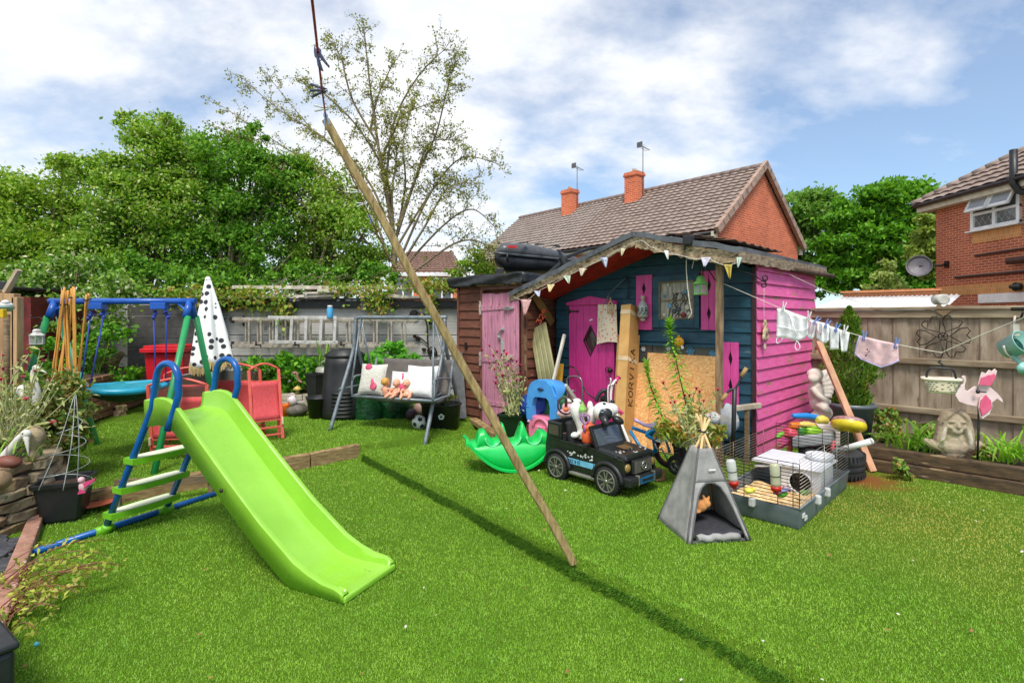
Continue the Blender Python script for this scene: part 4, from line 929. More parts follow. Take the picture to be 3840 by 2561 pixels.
for q in ((pa.x, (pt+pz)/2, .016, pt-pz), (pb.x, (pt+pz)/2, .016, pt-pz), ((pa.x+pb.x)/2, pt, pb.x-pa.x+.016, .016), ((pa.x+pb.x)/2, pz, pb.x-pa.x+.016, .016), ((pa.x+pb.x)/2, (pt+pz)/2, pb.x-pa.x, .01)): mb.box((q[0], -.052, q[1]), (q[2], .012, q[3]))
mb.build('glazing_bead', M_['old_wood'], win)
mb = MB(); mb.box(((pa.x+pb.x)/2, -.028, (pt+pz)/2), (pb.x-pa.x, .004, pt-pz)); mb.build('curtain', pm('lace', S(198, 190, 176), S(140, 134, 124), sc=9, st=(6, 6, .8), rough=.6, bump=.3), win)
mb = MB(); rd = random.Random(5)
for i in range(7):
    x = pa.x+(pb.x-pa.x)*(.25+.1*i); s = pz+.02; pts = [V((x, -.036, s))]
    for k in range(4): pts.append(pts[-1]+V((rd.uniform(-.06, .06), 0, .07)))
    mb.tube(pts, .005, 5)
mb.build('twig_branch', pm('twig_grey', S(90, 86, 84), bump=0), win)
mb = MB()
for x, z, r_, c in ((.12, .62, .02, 0), (.25, .92, .022, 1), (.42, .2, .03, 2), (.3, .35, .03, 0), (.8, .3, .035, 1), (.12, .1, .025, 1), (.7, .1, .03, 3), (.55, .25, .03, 2), (.85, .12, .03, 1), (.75, .72, .025, 0)):
    mb.cur = c; mb.ell((pa.x+(pb.x-pa.x)*x, -.04, pz+(pt-pz)*z), (r_, .008, r_), None, 6, 5)
mb.build('window_trinket', [pm('tr_blue', S(120, 176, 206), bump=0), pm('tr_cream', S(226, 220, 200), bump=0), pm('tr_grey', S(90, 96, 100), bump=0), pm('tr_red', S(170, 50, 56), bump=0)], win)
a, b3 = SH(639.7, 360), SH(717, 360); zt, zb = SH(650, 344.3).z, SH(650, 385).z
mb = MB(); mb.box(((a.x+b3.x)/2, -.03, (zt+zb)/2), (b3.x-a.x, .012, zt-zb)); lw = mb.build('window', glassmat('grimy_glass', (.8, .8, .75, 1), .12), shed)
mb = MB(); mb.box(((a.x+b3.x)/2, -.045, zt+.012), (b3.x-a.x+.05, .05, .03)); mb.box((a.x, -.04, (zt+zb)/2), (.03, .04, zt-zb)); mb.box((lerp(a, b3, .2).x, -.04, (zt+zb)/2), (.012, .014, zt-zb)); mb.build('window_frame', blue, lw)
def flake(mb, px, py, r_):
    c = SH(px, py, -.045)
    for k in range(3):
        a_ = R(60*k+10); e = V((math.cos(a_), 0, math.sin(a_)))*r_; mb.bar(c-e, c+e, .012, .004, up=(0, 1, 0))
        for s in (-.65, .65): mb.bar(c+e*s+V((e.z, 0, -e.x))*.3, c+e*s-V((e.z, 0, -e.x))*.3, .01, .004, up=(0, 1, 0))
for px, py, r_, c in ((643.3, 348.3, .032, 0), (668.5, 348, .03, 0), (690.5, 350.5, .055, 1), (712.5, 352.5, .04, 1)):
    mb = MB(); flake(mb, px, py, r_); mb.build('snowflake_sticker', pm('flake', (S(238, 240, 242), S(90, 166, 206))[c], bump=0), lw)
mb = MB(); mb.tube(spline([SH(x, y, -.5) for x, y in ((687.6, 240), (688.5, 250), (686.3, 262), (687.5, 285), (690, 305), (691.5, 313), (688, 318))], 5), .005, 5)
mb.tube(spline([SH(x, y, -.5) for x, y in ((692, 268), (695, 255), (697, 248))], 4), .004, 5)
mb.build('hanging_cord', M_['rope'], shed)
mb = MB(); mb.box(SH(688.5, 240, YF-.06), (.09, .09, .1)); mb.bar(SH(684, 250, YF-.05), SH(687, 238, YF-.05), .02, .02); mb.build('flood_lamp', M_['black_plastic'], shed, bevel=.01)
def hang(mb, name, mat, label, cat, **k): return solo(mb, name, mat, label, cat, world=True, **k)
TS = Matrix.Translation((CX, CY, 0)) @ Matrix.Rotation(R(-45), 4, 'Z')
SB = [(513.5, 296.5), (526, 300), (538, 291), (551, 284.5), (567, 276), (583, 268), (603, 258.5), (622, 248), (640, 240), (650, 246), (665.5, 252.5), (680, 255), (697, 259), (707, 257.5), (716, 262), (727, 265), (738, 262)]
SBW = [SW(SH(x, y, YF-.055)) for x, y in SB]
mb = MB(); mb.tube(spline(SBW, 3), .0035, 5); hang(mb, 'bunting_string', M_['rope'], 'twine of the old bunting tacked along the porch fascia', 'string')
flags = [(526, 299, 13, 19, (226, 178, 176), 'large faded pink bunting flag at the low end of the porch roof'), (537, 290.5, 8, 7, (200, 206, 232), 'small folded lilac bunting flag second from the low roof end'), (551, 284, 9, 9, (232, 214, 164), 'torn yellow bunting flag beside the red soffit'),
 (567, 275.5, 9, 9, (206, 226, 200), 'mint bunting flag halfway up the left roof slope'), (583, 268, 10, 9, (240, 222, 196), 'cream bunting flag on the left roof slope above the blue wall'), (604, 257, 10, 12, (206, 216, 240), 'white bunting flag with blue motif on the left roof slope'),
 (623, 248, 6, 9, (236, 226, 190), 'crumpled cream bunting rag just left of the ridge'), (666, 250, 6, 11, (234, 236, 226), 'white crumpled bunting rag just right of the ridge'), (706, 257, 12, 11, (216, 214, 232), 'pale lilac bunting flag above the green lantern'),
 (728, 264, 10, 17, (200, 180, 84), 'olive yellow bunting flag hanging beside the porch post'), (739.5, 257, 7, 12, (206, 230, 214), 'mint bunting rag at the right roof corner')]
for i, (px, py, w, h, c, lb) in enumerate(flags):
    def ff(u, v, px=px, py=py, w=w*.82, h=h*.85, i=i):
        k = 1-v*.86; return SW(SH(px+(u-.5)*w*k+(v*2 if i % 2 else -v*1.5), py+v*h, YF-.062-.02*math.sin(u*6+i)-.03*v))
    mb = MB(); mb.grid(ff, 6, 6); o = hang(mb, 'bunting_flag', pm('flag', S(*c), S(*[int(x*.86) for x in c]), sc=20, rough=.9, bump=.2), lb, 'bunting flag', group='bunting flags on the porch', solid=.003)
    if i == 5:
        mb = MB(); mb.bar(SW(SH(603, 261, YF-.085)), SW(SH(606, 260, YF-.085)), .012, .004); mb.v = [tuple(V(p)-o.location) for p in mb.v]; s_ = mb.build('blue_motif', pm('motif', S(70, 100, 190), bump=0)); s_.parent = o
gl_ = pm('green_enamel', S(124, 186, 96), S(100, 160, 76), rough=.35, bump=.05)
def lantern(name, label, loc, s, m, glass, rz=0, n=6):
    t = thing(name, label, 'lantern', loc, rz)
    mb = MB(); mb.lathe([(.5*s, 0), (.52*s, .05*s), (.47*s, .09*s)], n, (0, 0, 0), None, 1, 1, True); mb.build('lantern_base', m, t); mb = MB(); mb.lathe([(.55*s, .72*s), (.56*s, .76*s), (.3*s, .98*s), (.29*s, 1.1*s), (.33*s, 1.12*s), (.2*s, 1.26*s), (0, 1.3*s)], n, sharp=True)
    mb.build('lantern_cap', m, t)
    mb = MB()
    for k in range(n):
        a = 2*math.pi*k/n; mb.bar((.47*s*math.cos(a), .47*s*math.sin(a), .07*s), (.47*s*math.cos(a), .47*s*math.sin(a), .74*s), .06*s, .06*s)
    mb.build('lantern_frame', m, t)
    mb = MB(); mb.lathe([(.42*s, .08*s), (.42*s, .72*s)], n, sharp=True); mb.build('lantern_glass', clearmat('lantern_glass', (.6, .64, .6, 1), .1, .35), t)
    mb = MB(); mb.tube(arc((0, 0, 1.25*s), .22*s, 0, 180, 8), .02*s, 5); mb.build('carrying_loop', M_['dark_metal'], t); return t
p = SW(SH(700.6, 294.5, -.42)); lt = lantern('lantern', 'green enamel lantern hanging beside the porch post', p, .155, gl_, None, 10)
mb = MB(); mb.tube([p+V((0, 0, .225)), SW(SH(700, 255, -.46))], .004, 5); mb.tube([p+V((.02, 0, .2)), SW(SH(704, 262, -.44)), SW(SH(716, 281, -.42))], .006, 5); hang(mb, 'lantern_hanger', M_['dark_metal'], 'dark wire bracket carrying the green lantern', 'hanger')
flo, nt, b = newmat('floral_cotton'); vec = coords(nt); vo = nd(nt, 'ShaderNodeTexVoronoi'); vo.inputs['Scale'].default_value = 26; nt.links.new(vec, vo.inputs['Vector'])
nt.links.new(mix(nt, ramp(nt, vo.outputs['Distance'], [(.24, grey(1)), (.36, grey(0))]), S(240, 222, 196), ramp(nt, noise_n(nt, vec, 30, 2), [(.4, S(214, 90, 96)), (.6, S(226, 150, 140))])), b.inputs['Base Color']); b.inputs['Roughness'].default_value = .9
mb = MB()
def bagf(u, v, s):
    x0, x1 = 596.8, 617.6; px = x0+(x1-x0)*u+(.5-u)*2*(1-v)*1.2; return SW(SH(px, 304+38*v-1.5*math.sin(u*3.14)*v+2*(1-u)*v, -.12-s*.035*math.sin(math.pi*u)*(.4+.6*math.sin(math.pi*min(1, v*1.05)))))
mb.grid(lambda u, v: bagf(u, v, 1), 12, 12); mb.grid(lambda u, v: bagf(u, v, -.4), 12, 12, flip=True)
hang(mb, 'cloth_bag', flo, 'floral cotton bag hanging over the pink shed door', 'bag')
mb = MB()
for x in (603.5, 607): mb.tube([SW(SH(x, 305, -.13)), SW(SH(608.5, 294, -.1))], .006, 5)
mb.tube([SW(SH(608.5, 294, -.1)), SW(SH(626, 277, -.05))], .005, 5); mb.tube([SW(SH(610, 304, -.14)), SW(SH(609, 294, -.1))], .004, 5)
hang(mb, 'hanging_cord', pm('grey_cord', S(120, 132, 140), bump=0), 'grey cord looped from the wall hook down to the floral bag', 'cord')
mb = MB(); c0 = SH(610.5, 313, -.17); hw = .045
for x in (-1, -.33, .33, 1): mb.bar(SW(c0+V((x*hw, 0, 0))), SW(c0+V((x*hw, 0, .1))), .008, .006)
for z in (0, .05, .1): mb.bar(SW(c0+V((-hw, 0, z))), SW(c0+V((hw, 0, z))), .008, .008)
mb.bar(SW(c0+V((-hw, 0, .1))), SW(c0+V((0, 0, .16))), .012, .012); mb.bar(SW(c0+V((hw, 0, .1))), SW(c0+V((0, 0, .16))), .012, .012); mb.bar(SW(c0+V((0, 0, .16))), SW(c0+V((0, 0, .2))), .01, .01)
hang(mb, 'cage_ornament', pm('brass', S(210, 180, 120), rough=.4, metal=.5, bump=0), 'small brass bird cage ornament over the floral bag', 'ornament')
mb = MB(); mb.tube(spline([SW(SH(x, y, -.05)) for x, y in ((625.5, 279), (626.5, 276), (627.8, 279), (627.5, 286), (628.3, 294), (627.5, 297), (626.3, 296))], 4), .007, 6); hang(mb, 'wall_hook', M_['dark_metal'], 'long black iron hook on the blue shed wall', 'hook')
b0 = SH(642.8, 316, -.11); t = thing('bottle', 'grey glass bottle with printed label hung on the left shutter', 'bottle', SW(b0))
mb = MB(); s = .075; mb.lathe([(0, -.02), (.055, -.01), (.066, .02), (.066, .11), (.05, .15), (.02, .185), (.02, .21)], 18); mb.build('bottle_body', pm('grey_glass', S(196, 196, 190), S(170, 172, 168), rough=.2, bump=0), t)
mb = MB(); mb.lathe([(.024, .2), (.026, .245), (0, .25)], 12); mb.lathe([(.03, -.055), (.034, -.04), (.03, -.02)], 12); mb.build('cap', pm('cap', S(206, 190, 170), bump=0), t)
mb = MB()
for k in range(9):
    a = R(200+k*14)
    for z, h in ((.05, .012), (.075, .02), (.1, .01), (.03, .01)):
        if (k*7+int(z*100)) % 3: mb.box((.0665*math.cos(a), .0665*math.sin(a), z), (.012, .012, h), rot(0, 0, 200+k*14))
mb.build('printed_label', pm('ink', S(60, 60, 60), bump=0), t)
c0 = SH(679, 341.5, -.1); t = thing('smiley_ornament', 'orange smiling face ornament hung over the lower window', 'ornament', SW(c0), -45)
mb = MB(); mb.ell((0, 0, 0), (.062, .03, .058), None, 16, 10); mb.lathe([(.012, .05), (.012, .08)], 8); mb.build('face', pm('orange_glaze', S(236, 168, 24), S(214, 140, 16), rough=.3, bump=0), t)
mb = MB(); mb.ell((-.02, -.029, .015), (.006, .004, .008)); mb.ell((.02, -.029, .015), (.006, .004, .008)); mb.tube(arc((0, -.03, -.005), .03, 200, 340, 8), .004, 5); mb.build('drawn_face', pm('ink2', S(110, 40, 20), bump=0), t)
mb = MB(); mb.bar((.04, -.01, -.04), (.055, -.012, -.075), .022, .02); mb.build('paper_tag', M_['white_plastic'], t)
mb = MB(); z0 = SH(724, 282, -.44); e = V((.035, -.3, z0.z+.03))
A_, B_ = SW(z0), P(766, 281, 5.33)
mb.tube([A_, B_], .005, 6); U_ = (B_-A_).normalized()
mb.tube(spline([SW(SH(716, 262, -.46)), P(738, 270, 5.25), P(752, 274, 5.3), P(762, 280, 5.33), P(766, 279, 5.33)], 5), .006, 6)
def spiral(c, r0_, r1_, a0, a1, n=16): return [c+U_*(lerp((r0_, 0, 0), (r1_, 0, 0), i/n).x*math.cos(R(a0+(a1-a0)*i/n)))+V((0, 0, 1))*(lerp((r0_, 0, 0), (r1_, 0, 0), i/n).x*math.sin(R(a0+(a1-a0)*i/n))) for i in range(n+1)]
mb.tube(spiral(P(764.5, 277.6, 5.33), .034, .016, -80, 260), .007, 6); mb.tube(spiral(P(763.5, 284.5, 5.33), .032, .014, 80, -260), .007, 6)
hang(mb, 'scroll_bracket', M_['dark_metal'], 'black wrought iron scroll bracket beside the shed corner', 'bracket')
wc = SX(764, 327, .045); t = thing('wind_charm', 'cream wooden owl charm hanging on the pink shed side', 'charm', SW(wc), 45)
mb = MB(); mb.tube([(0, 0, .42), (0, 0, -.2)], .002, 4); mb.build('thread', M_['rope'], t)
mb = MB()
for a in range(0, 360, 60): mb.ell((.035*math.cos(R(a)), -.012, .035*math.sin(R(a))+.03), (.022, .006, .022), None, 8, 5)
mb.ell((0, -.015, -.06), (.075, .012, .06), None, 14, 8); mb.ell((-.055, -.016, -.1), (.03, .01, .035)); mb.ell((.055, -.016, -.1), (.03, .01, .035)); mb.build('owl_body', pm('cream_wood', S(224, 206, 166), S(190, 164, 120), sc=24, bump=.2), t)
mb = MB(); mb.ell((0, -.03, -.06), (.022, .01, .03)); mb.ell((0, -.02, -.125), (.03, .014, .022)); mb.ell((.085, -.02, -.035), (.02, .01, .025)); mb.build('painted_patch', pm('brown_patch', S(150, 106, 60), S(110, 110, 130), sc=20, bump=0), t)
mb = MB()
for a in range(0, 360, 60): mb.ell((.022*math.cos(R(a)), -.01, -.2+.022*math.sin(R(a))), (.014, .005, .014), None, 8, 5)
mb.build('small_flower', pm('cream2', S(220, 206, 176), bump=0), t)
fc = SX(815, 352, .05); t = thing('fairy_ornament', 'small brown fairy plaque with blue wing on the far shed corner', 'ornament', SW(fc), 45)
mb = MB(); mb.ell((0, -.03, .06), (.035, .03, .045)); mb.ell((-.01, -.03, -.02), (.05, .035, .08), rot(0, 20, 0)); mb.ell((.02, -.03, -.09), (.03, .025, .05), rot(0, -20, 0)); mb.tube([(0, -.04, .05), (.06, -.06, .03), (.05, -.05, -.02)], .012, 6); mb.build('fairy_body', pm('bronze', S(160, 128, 92), S(110, 84, 60), sc=30, bump=.4), t)
mb = MB(); mb.prism([(0, 0), (.09, .05), (.12, .0), (.07, -.1), (.02, -.13)], .012, (.01, .0, -.02)); mb.build('wing', pm('blue_wing', S(140, 176, 190), S(110, 140, 160), sc=20, bump=.2), t)
card = pm('cardboard', S(216, 172, 108), S(198, 152, 88), sc=4, rough=.85, bump=.1, var=.1)
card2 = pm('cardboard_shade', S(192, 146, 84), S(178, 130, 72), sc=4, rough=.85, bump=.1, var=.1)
osb, nt, b = newmat('osb'); vec = coords(nt, (1, 1, 2.2), .5)
vo = nd(nt, 'ShaderNodeTexVoronoi'); vo.inputs['Scale'].default_value = 22
dn = nd(nt, 'ShaderNodeTexNoise'); dn.inputs['Scale'].default_value = 9; nt.links.new(vec, dn.inputs['Vector']); vm = nd(nt, 'ShaderNodeVectorMath'); vm.operation = 'ADD'; nt.links.new(vec, vm.inputs[0]); nt.links.new(dn.outputs['Color'], vm.inputs[1]); nt.links.new(vm.outputs[0], vo.inputs['Vector'])
sp = nd(nt, 'ShaderNodeSeparateColor'); nt.links.new(vo.outputs['Color'], sp.inputs[0])
c = ramp(nt, sp.outputs[0], [(.1, S(198, 136, 78)), (.5, S(232, 182, 116)), (.9, S(246, 208, 150))]); nt.links.new(mix(nt, 1.0, c, ramp(nt, noise_n(nt, coords(nt), 2.2, 4), [(.35, (1, .82, .7, 1)), (.65, (1.05, 1.05, 1.0, 1))]), 'MULTIPLY'), b.inputs['Base Color']); b.inputs['Roughness'].default_value = .8
bumpn(nt, sp.outputs[1], .3, .004, b)
def leanboard(px0, px1, pyt0, pyt1, zb, yb, yt, th, name, mat, label, cat, group=None, px0b=None, px1b=None):
    a, b3 = SH(px0, pyt0, yt), SH(px1, pyt1, yt); c_ = SH(px0 if px0b is None else px0b, 420, yb); d_ = SH(px1 if px1b is None else px1b, 420, yb); c_.z = d_.z = zb
    n = (b3-a).cross(c_-a).normalized()*th; mb = MB(); vs = [SW(x) for x in (a, b3, d_, c_)]+[SW(x+(n if n.y > 0 else -n)) for x in (a, b3, d_, c_)]
    mb.add(vs, [(3, 2, 1, 0), (4, 5, 6, 7), (0, 1, 5, 4), (1, 2, 6, 5), (2, 3, 7, 6), (3, 0, 4, 7)], False); return solo(mb, name, mat, label, cat, world=True, group=group)
leanboard(647.6, 715.8, 352, 356, 0, -.36, -.07, .018, 'chipboard_panel', osb, 'largest chipboard panel leaning under the shed window behind the tall plants', 'panel', 'boards leaning on the shed', 642, 715.8)
leanboard(632.5, 650, 373.5, 373, 0, -.44, -.15, .018, 'chipboard_panel', osb, 'narrow yellow chipboard strip beside the long cardboard box', 'panel', 'boards leaning on the shed', 628, 646)
leanboard(634.5, 646, 362, 362, .5, -.2, -.13, .02, 'cardboard_sheet', card, 'short brown cardboard piece tucked above the chipboard strip', 'cardboard')
leanboard(635.5, 639, 334.5, 334.5, 0, -.37, -.07, .02, 'wooden_plank', pm('pine', S(222, 170, 100), S(200, 146, 80), sc=5, st=(5, 5, .6), bump=.2), 'narrow pine plank leaning right of the long cardboard box', 'plank', None, 629.5, 633.5)
leanboard(617.5, 622, 334, 334, 0, -.4, -.08, .05, 'wooden_plank', pm('pine2', S(228, 180, 110), S(206, 152, 90), sc=5, st=(5, 5, .6), bump=.2), 'pine plank leaning left of the long cardboard box', 'plank', None, 612, 617)
tA = SH(630.8, 303.5, -.22); bA = SH(623, 421, -.62); bA.z = 0; bx = thing('cardboard_box', 'tall narrow cardboard carton with black lettering leaning by the pink door', 'box', SW(bA), -45)
ax = (tA-bA); L_ = ax.length; d_ = ax.normalized(); sx_ = V((1, 0, 0)); sx_ = (sx_-d_*sx_.dot(d_)).normalized(); sy_ = d_.cross(sx_)*-1
if sy_.y < 0: sy_ = -sy_
W1, W2 = .135, .20
cor = lambda i, j, k: sx_*i+sy_*j+d_*k
mb = MB(); mb.cur = 0
vs = [cor(-W1, 0, 0), cor(0, 0, 0), cor(0, W2, 0), cor(-W1, W2, 0), cor(-W1, 0, L_), cor(0, 0, L_), cor(0, W2, L_), cor(-W1, W2, L_)]
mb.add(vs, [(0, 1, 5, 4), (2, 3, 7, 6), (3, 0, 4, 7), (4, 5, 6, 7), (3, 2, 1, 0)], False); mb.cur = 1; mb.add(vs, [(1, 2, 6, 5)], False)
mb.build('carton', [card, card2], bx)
mb = MB(); letters(mb, 'KORVIXA', cor(.003, W2*.72, .30*L_), d_, -sy_, .095, .75, .3, .1, .003)
tape = pm('tape', S(226, 200, 160), rough=.25, bump=0)
mb.build('box_lettering', pm('black_ink', S(36, 28, 24), bump=0), bx)
for k in (.1, .62, .95):
    mb = MB(); mb.bar(cor(-W1, -.003, L_*k), cor(0, -.003, L_*k-.01), .05, .002, up=sy_); mb.bar(cor(.003, 0, L_*k-.01), cor(.003, W2, L_*k-.03), .05, .002, up=sx_)
    mb.build('parcel_tape', tape, bx)
def leanpoly(pts, yb, name, mat, label, cat, th=.02, corrug=0, **k):
    mb = MB(); ps = [SW(SH(x, y, yl)) for x, y, yl in pts]
    n = (ps[1]-ps[0]).cross(ps[-1]-ps[0]).normalized()*th
    if corrug:
        a, b3, c_, d__ = ps
        mb.grid(lambda u, v: lerp(lerp(a, b3, u), lerp(d__, c_, u), v)+n*(1 if (u*corrug) % 1 < .16 else 0), corrug*12, 2); return solo(mb, name, mat, label, cat, world=True, solid=.004, **k)
    mb.add(ps+[p+n for p in ps], [tuple(range(len(ps)))[::-1], tuple(range(len(ps), 2*len(ps)))]+[(i, (i+1) % len(ps), len(ps)+(i+1) % len(ps), len(ps)+i) for i in range(len(ps))], False); return solo(mb, name, mat, label, cat, world=True, **k)
leanpoly([(529.5, 330.5, -.36), (545, 321.5, -.36), (560, 400, -.52), (542, 408, -.52)], 0, 'corrugated_sheet', pm('sage_sheet', S(170, 166, 120), S(150, 146, 102), sc=5, rough=.5, bump=.05), 'sage green ribbed metal sheet leaning in the porch corner', 'sheet', .02, 4)
mb = MB(); mb.bar(SW(SH(564.5, 334, -.3)), SW(SH(553, 382, -.55)), .035, .03); mb.bar(SW(SH(553, 382, -.55)), SW(SH(544, 425, -.62)), .035, .03); solo(mb, 'white_pole', pm('cream_plastic', S(226, 222, 206), bump=.03), 'square cream plastic pole leaning behind the blue roofed toy car', 'pole', world=True)
leanpoly([(557.5, 363, -.25), (562.5, 363, -.25), (560.5, 385, -.35), (555, 385, -.35)], 0, 'yellow_board', pm('mustard', S(214, 168, 54), bump=.1), 'short mustard yellow board standing behind the cream pole', 'board', .03)
OX, OY, OZ = -.82, 8.23, -.10
def OH(px, py, yl=0.0):
    d = V(((px-512)/F, 1, (HZ-py)/F)); k = (yl+q2*(OX+OY))/(q2*(d.x+d.y)); p = d*k
    return V((q2*(p.x-OX)-q2*(p.y-OY), yl, EYE+p.z-OZ))
def OW(p): return V((OX, OY, OZ))+UU*p[0]+VV*p[1]+V((0, 0, p[2]))
oh = thing('wooden_outhouse', 'narrow brown boarded outhouse with faded pink door and black felt roof', 'outhouse', (OX, OY, OZ), -45)
brn = pm('brown_boards', S(124, 76, 56), S(100, 58, 44), sc=4, st=(1.5, 1.5, 8), rough=.75, bump=.4, bsc=26, wear=(S(206, 186, 150), .69, 5, (1, 1, 5)))
wL, wD, wR, wE = 0, OH(484, 340).x, OH(515.5, 340).x, OH(526.5, 340).x; hT = OH(490, 284).z; DEP = 1.2
mb = MB(); z = 0; k = 0
while z < hT-.02:
    z1 = min(z+.127, hT); clap(mb, 0, wD-.01, 0, wD-.01, z, z1, (0, 0, 0), (1, 0, 0), (0, -1, 0)); clap(mb, 0, DEP, 0, DEP, z, z1, (wE, 0, 0), (0, 1, 0), (1, 0, 0)); clap(mb, 0, DEP, 0, DEP, z, z1, (0, DEP, 0), (0, -1, 0), (-1, 0, 0)); z += .131
mb.box((wE/2, DEP/2+.02, hT/2), (wE-.02, DEP-.02, hT)); mb.build('board_wall', brn, oh, bevel=.003)
mb = MB()
for x, w in ((wD-.0, .05), (wR+.035, .06), (wE-.02, .05)): mb.box((x, -.03, hT/2-.03), (w, .05, hT-.06))
mb.box(((wD+wE)/2, -.03, hT-.05), (wE-wD, .06, .07)); mb.box((.01, -.02, hT/2), (.04, .04, hT))
mb.build('door_frame', pm('dusky_frame', S(134, 84, 66), S(96, 58, 48), sc=6, bump=.4), oh, bevel=.004)
mb = MB(); mb.box(((wD+wR)/2+.06, -.07, hT-.005), ((wR-wD)+.22, .06, .035)); mb.build('drip_rail', pm('pine3', S(216, 190, 140), bump=.3), oh)
fp = pm('faded_pink', S(214, 146, 170), S(182, 116, 142), sc=4, st=(9, 9, .6), rough=.8, bump=.4, bsc=20, wear=(S(146, 106, 112), .60, 2.4, (6, 6, .8)))
mb = MB(); n = 5; w = (wR-wD-.03)/n; dtop = hT-.13
for i in range(n): mb.box((wD+.025+w*(i+.5), -.045, .08+dtop/2-.06), (w-.006, .03, dtop-.06+random.uniform(-.02, .01)))
door = mb.build('door', fp, oh, bevel=.003)
mb = MB(); mb.box((wR+.02, -.058, .08+dtop/2-.06), (.07, .02, dtop-.08)); mb.box((wR+.09, -.056, .08+dtop/2-.06), (.06, .02, dtop-.08)); mb.build('jamb_strip', fp, oh, bevel=.003)
for py in (307.5, 358, 400.5):
    h = OH(486, py); mb = MB(); mb.prism([(wD+.02, h.z-.045), (wR-.1, h.z-.02), (wR-.1, h.z+.015), (wD+.02, h.z+.045)], .01, (0, -.066, 0)); mb.build('strap_hinge', fp, door)
    mb = MB(); mb.box((wD, -.075, h.z), (.035, .02, .2));
    for q in range(5): mb.ell((wD+.06+q*.08, -.073, h.z+.015*(-1)**q), .007, None, 6, 4)
    mb.build('hinge_plate', pm('worn_zinc', S(206, 196, 186), S(140, 120, 110), sc=30, bump=.3), door)
mb = MB(); h = OH(513, 307.8); mb.box((h.x, -.085, h.z), (.2, .02, .022)); mb.box((h.x-.02, -.08, h.z), (.11, .03, .045)); mb.build('door_bolt', pm('bolt', S(200, 200, 196), metal=.6, bump=.1), door)
mb = MB(); mb.tube(spline([OH(x, y, -.09) for x, y in ((503, 328.5), (500.5, 330), (498.5, 333), (497.8, 336), (500, 337))], 4), .012, 7); mb.box(OH(502.5, 328.5, -.075), (.05, .03, .05)); mb.box(OH(499.5, 336.5, -.075), (.045, .03, .06)); p_ = OH(502.5, 346, -.07); mb.box(p_, (.055, .02, .2)); mb.box(p_+V((0, -.012, .06)), (.012, .012, .03)); mb.build('door_handle', pm('handle_grey', S(206, 204, 202), S(170, 168, 168), rough=.35, bump=0, metal=.3), door, bevel=.004)
mb = MB(); h = OH(511, 356); mb.box((h.x+.02, -.075, h.z), (.22, .025, .06)); mb.build('hasp', pm('pink_pale', S(216, 186, 176), bump=.2), door)
mb = MB()
def fr(u, v):
    x = -.09+(wE+.14)*u; y = -.14+v*(DEP+.2); return V((x, y, hT+.13-.05*v+.015*noise.noise(V((x*5, y*5, 0)))))
mb.grid(fr, 24, 12)
def fe(u, v):
    p = fr(u, 0); return p+V((0, -.03*math.sin(v*5+u*9)*.5-.01, -.15*v+.03*v*noise.noise(V((u*14, 0, 3)))))
mb.grid(fe, 40, 5, flip=True)
mb.grid(lambda u, v: fr(0, u)+V((-.01*math.sin(v*4), 0, -.15*v)), 12, 4); mb.grid(lambda u, v: fr(1, u)+V((0, 0, -.14*v)), 12, 4, flip=True)
mb.build('felt_roof', felt_b, oh, solid=.006)
mb = MB(); p_ = OH(466, 347, -.03); mb.box(p_, (.045, .03, .03)); mb.tube([p_, p_+V((-.01, -.01, -.75))], .004, 5); mb.box(p_+V((0, -.005, .05)), (.03, .03, .05)); mb.build('hook_and_wire', M_['dark_metal'], oh)
mb = MB(); mb.bar(SW(V((XL-.02, -.47, 1.83))), SW(V((XL-.0, -.1, 1.42))), .12, .012, up=UU);
sg = thing('number_sign', 'faded slanted board sign with red number in the porch corner', 'sign', SW(V((XL, -.2, 1.4))), -45)
mb.v = [tuple(V(p)-0*V(p)) for p in mb.v]; mb.build('sign_board', pm('olive_board', S(150, 116, 60), S(120, 90, 46), sc=5, bump=.3), sg, True)
mb = MB(); a0, a1 = SW(V((XL+.02, -.34, 1.42))), SW(V((XL+.02, -.43, 1.8)))
letters(mb, '329', P(540, 324, 7.05), P(550, 306, 7.15)-P(540, 324, 7.05), (P(540, 324, 7.05)-P(535, 321, 7.0)).normalized()*-1, .075, .8, .25, .16, .004)
mb.build('sign_number', pm('red_num', S(200, 84, 56), bump=0), sg, True)
mb = MB(); a0, b0 = G(473, 426.5), G(497, 437); mb.bar(a0+V((0, 0, .03)), b0+V((0, 0, .03)), .12, .06)
solo(mb, 'timber_plank', M_['timber'], 'short timber plank lying on the grass before the outhouse', 'plank', world=True, bevel=.006)
rb = thing('roof_box', 'black car roof box lying on top of the sheds', 'roof box', P(540, 270, 8.3))
bo = rb.location; mb = MB(); lm = MB(); sr = MB()
def rbs(t):
    px = 494.5+96*t; Y = 8.15+.5*t
    top = 240.5+(.0 if t < .2 else 30*(t-.2)**1.7)+max(0, .06-t)*170; mid = 252.5+9*t; bot = 269.5+3*t-max(0, .12-t)*70; return px, Y, top, mid, bot
def sec(t, a, b_, half, dw):
    px, Y, *_ = rbs(t); z0, z1 = P(px, a, Y).z, P(px, b_, Y).z; x = P(px, 0, Y).x; out = []
    for k in range(17):
        an = math.pi*k/16; c_, s_ = math.cos(an), math.sin(an); c_ = abs(c_)**.55*(1 if c_ > 0 else -1); s_ = s_**.5
        out.append(V((x, Y-.42*dw*c_+.42, z1+(z0-z1)*s_)))
    return out
for (mm, w0) in ((mb, 0), (lm, 1)):
    secs = []
    for i in range(25):
        t = i/24; px, Y, top, mid, bot = rbs(t); k = min(1, .72+t*3)*(1-.35*max(0, t-.6)/.4)
        secs.append(sec(t, top, mid, 0, k) if w0 == 0 else sec(t, bot, mid+.5, 0, k))
    mm.loft(secs)
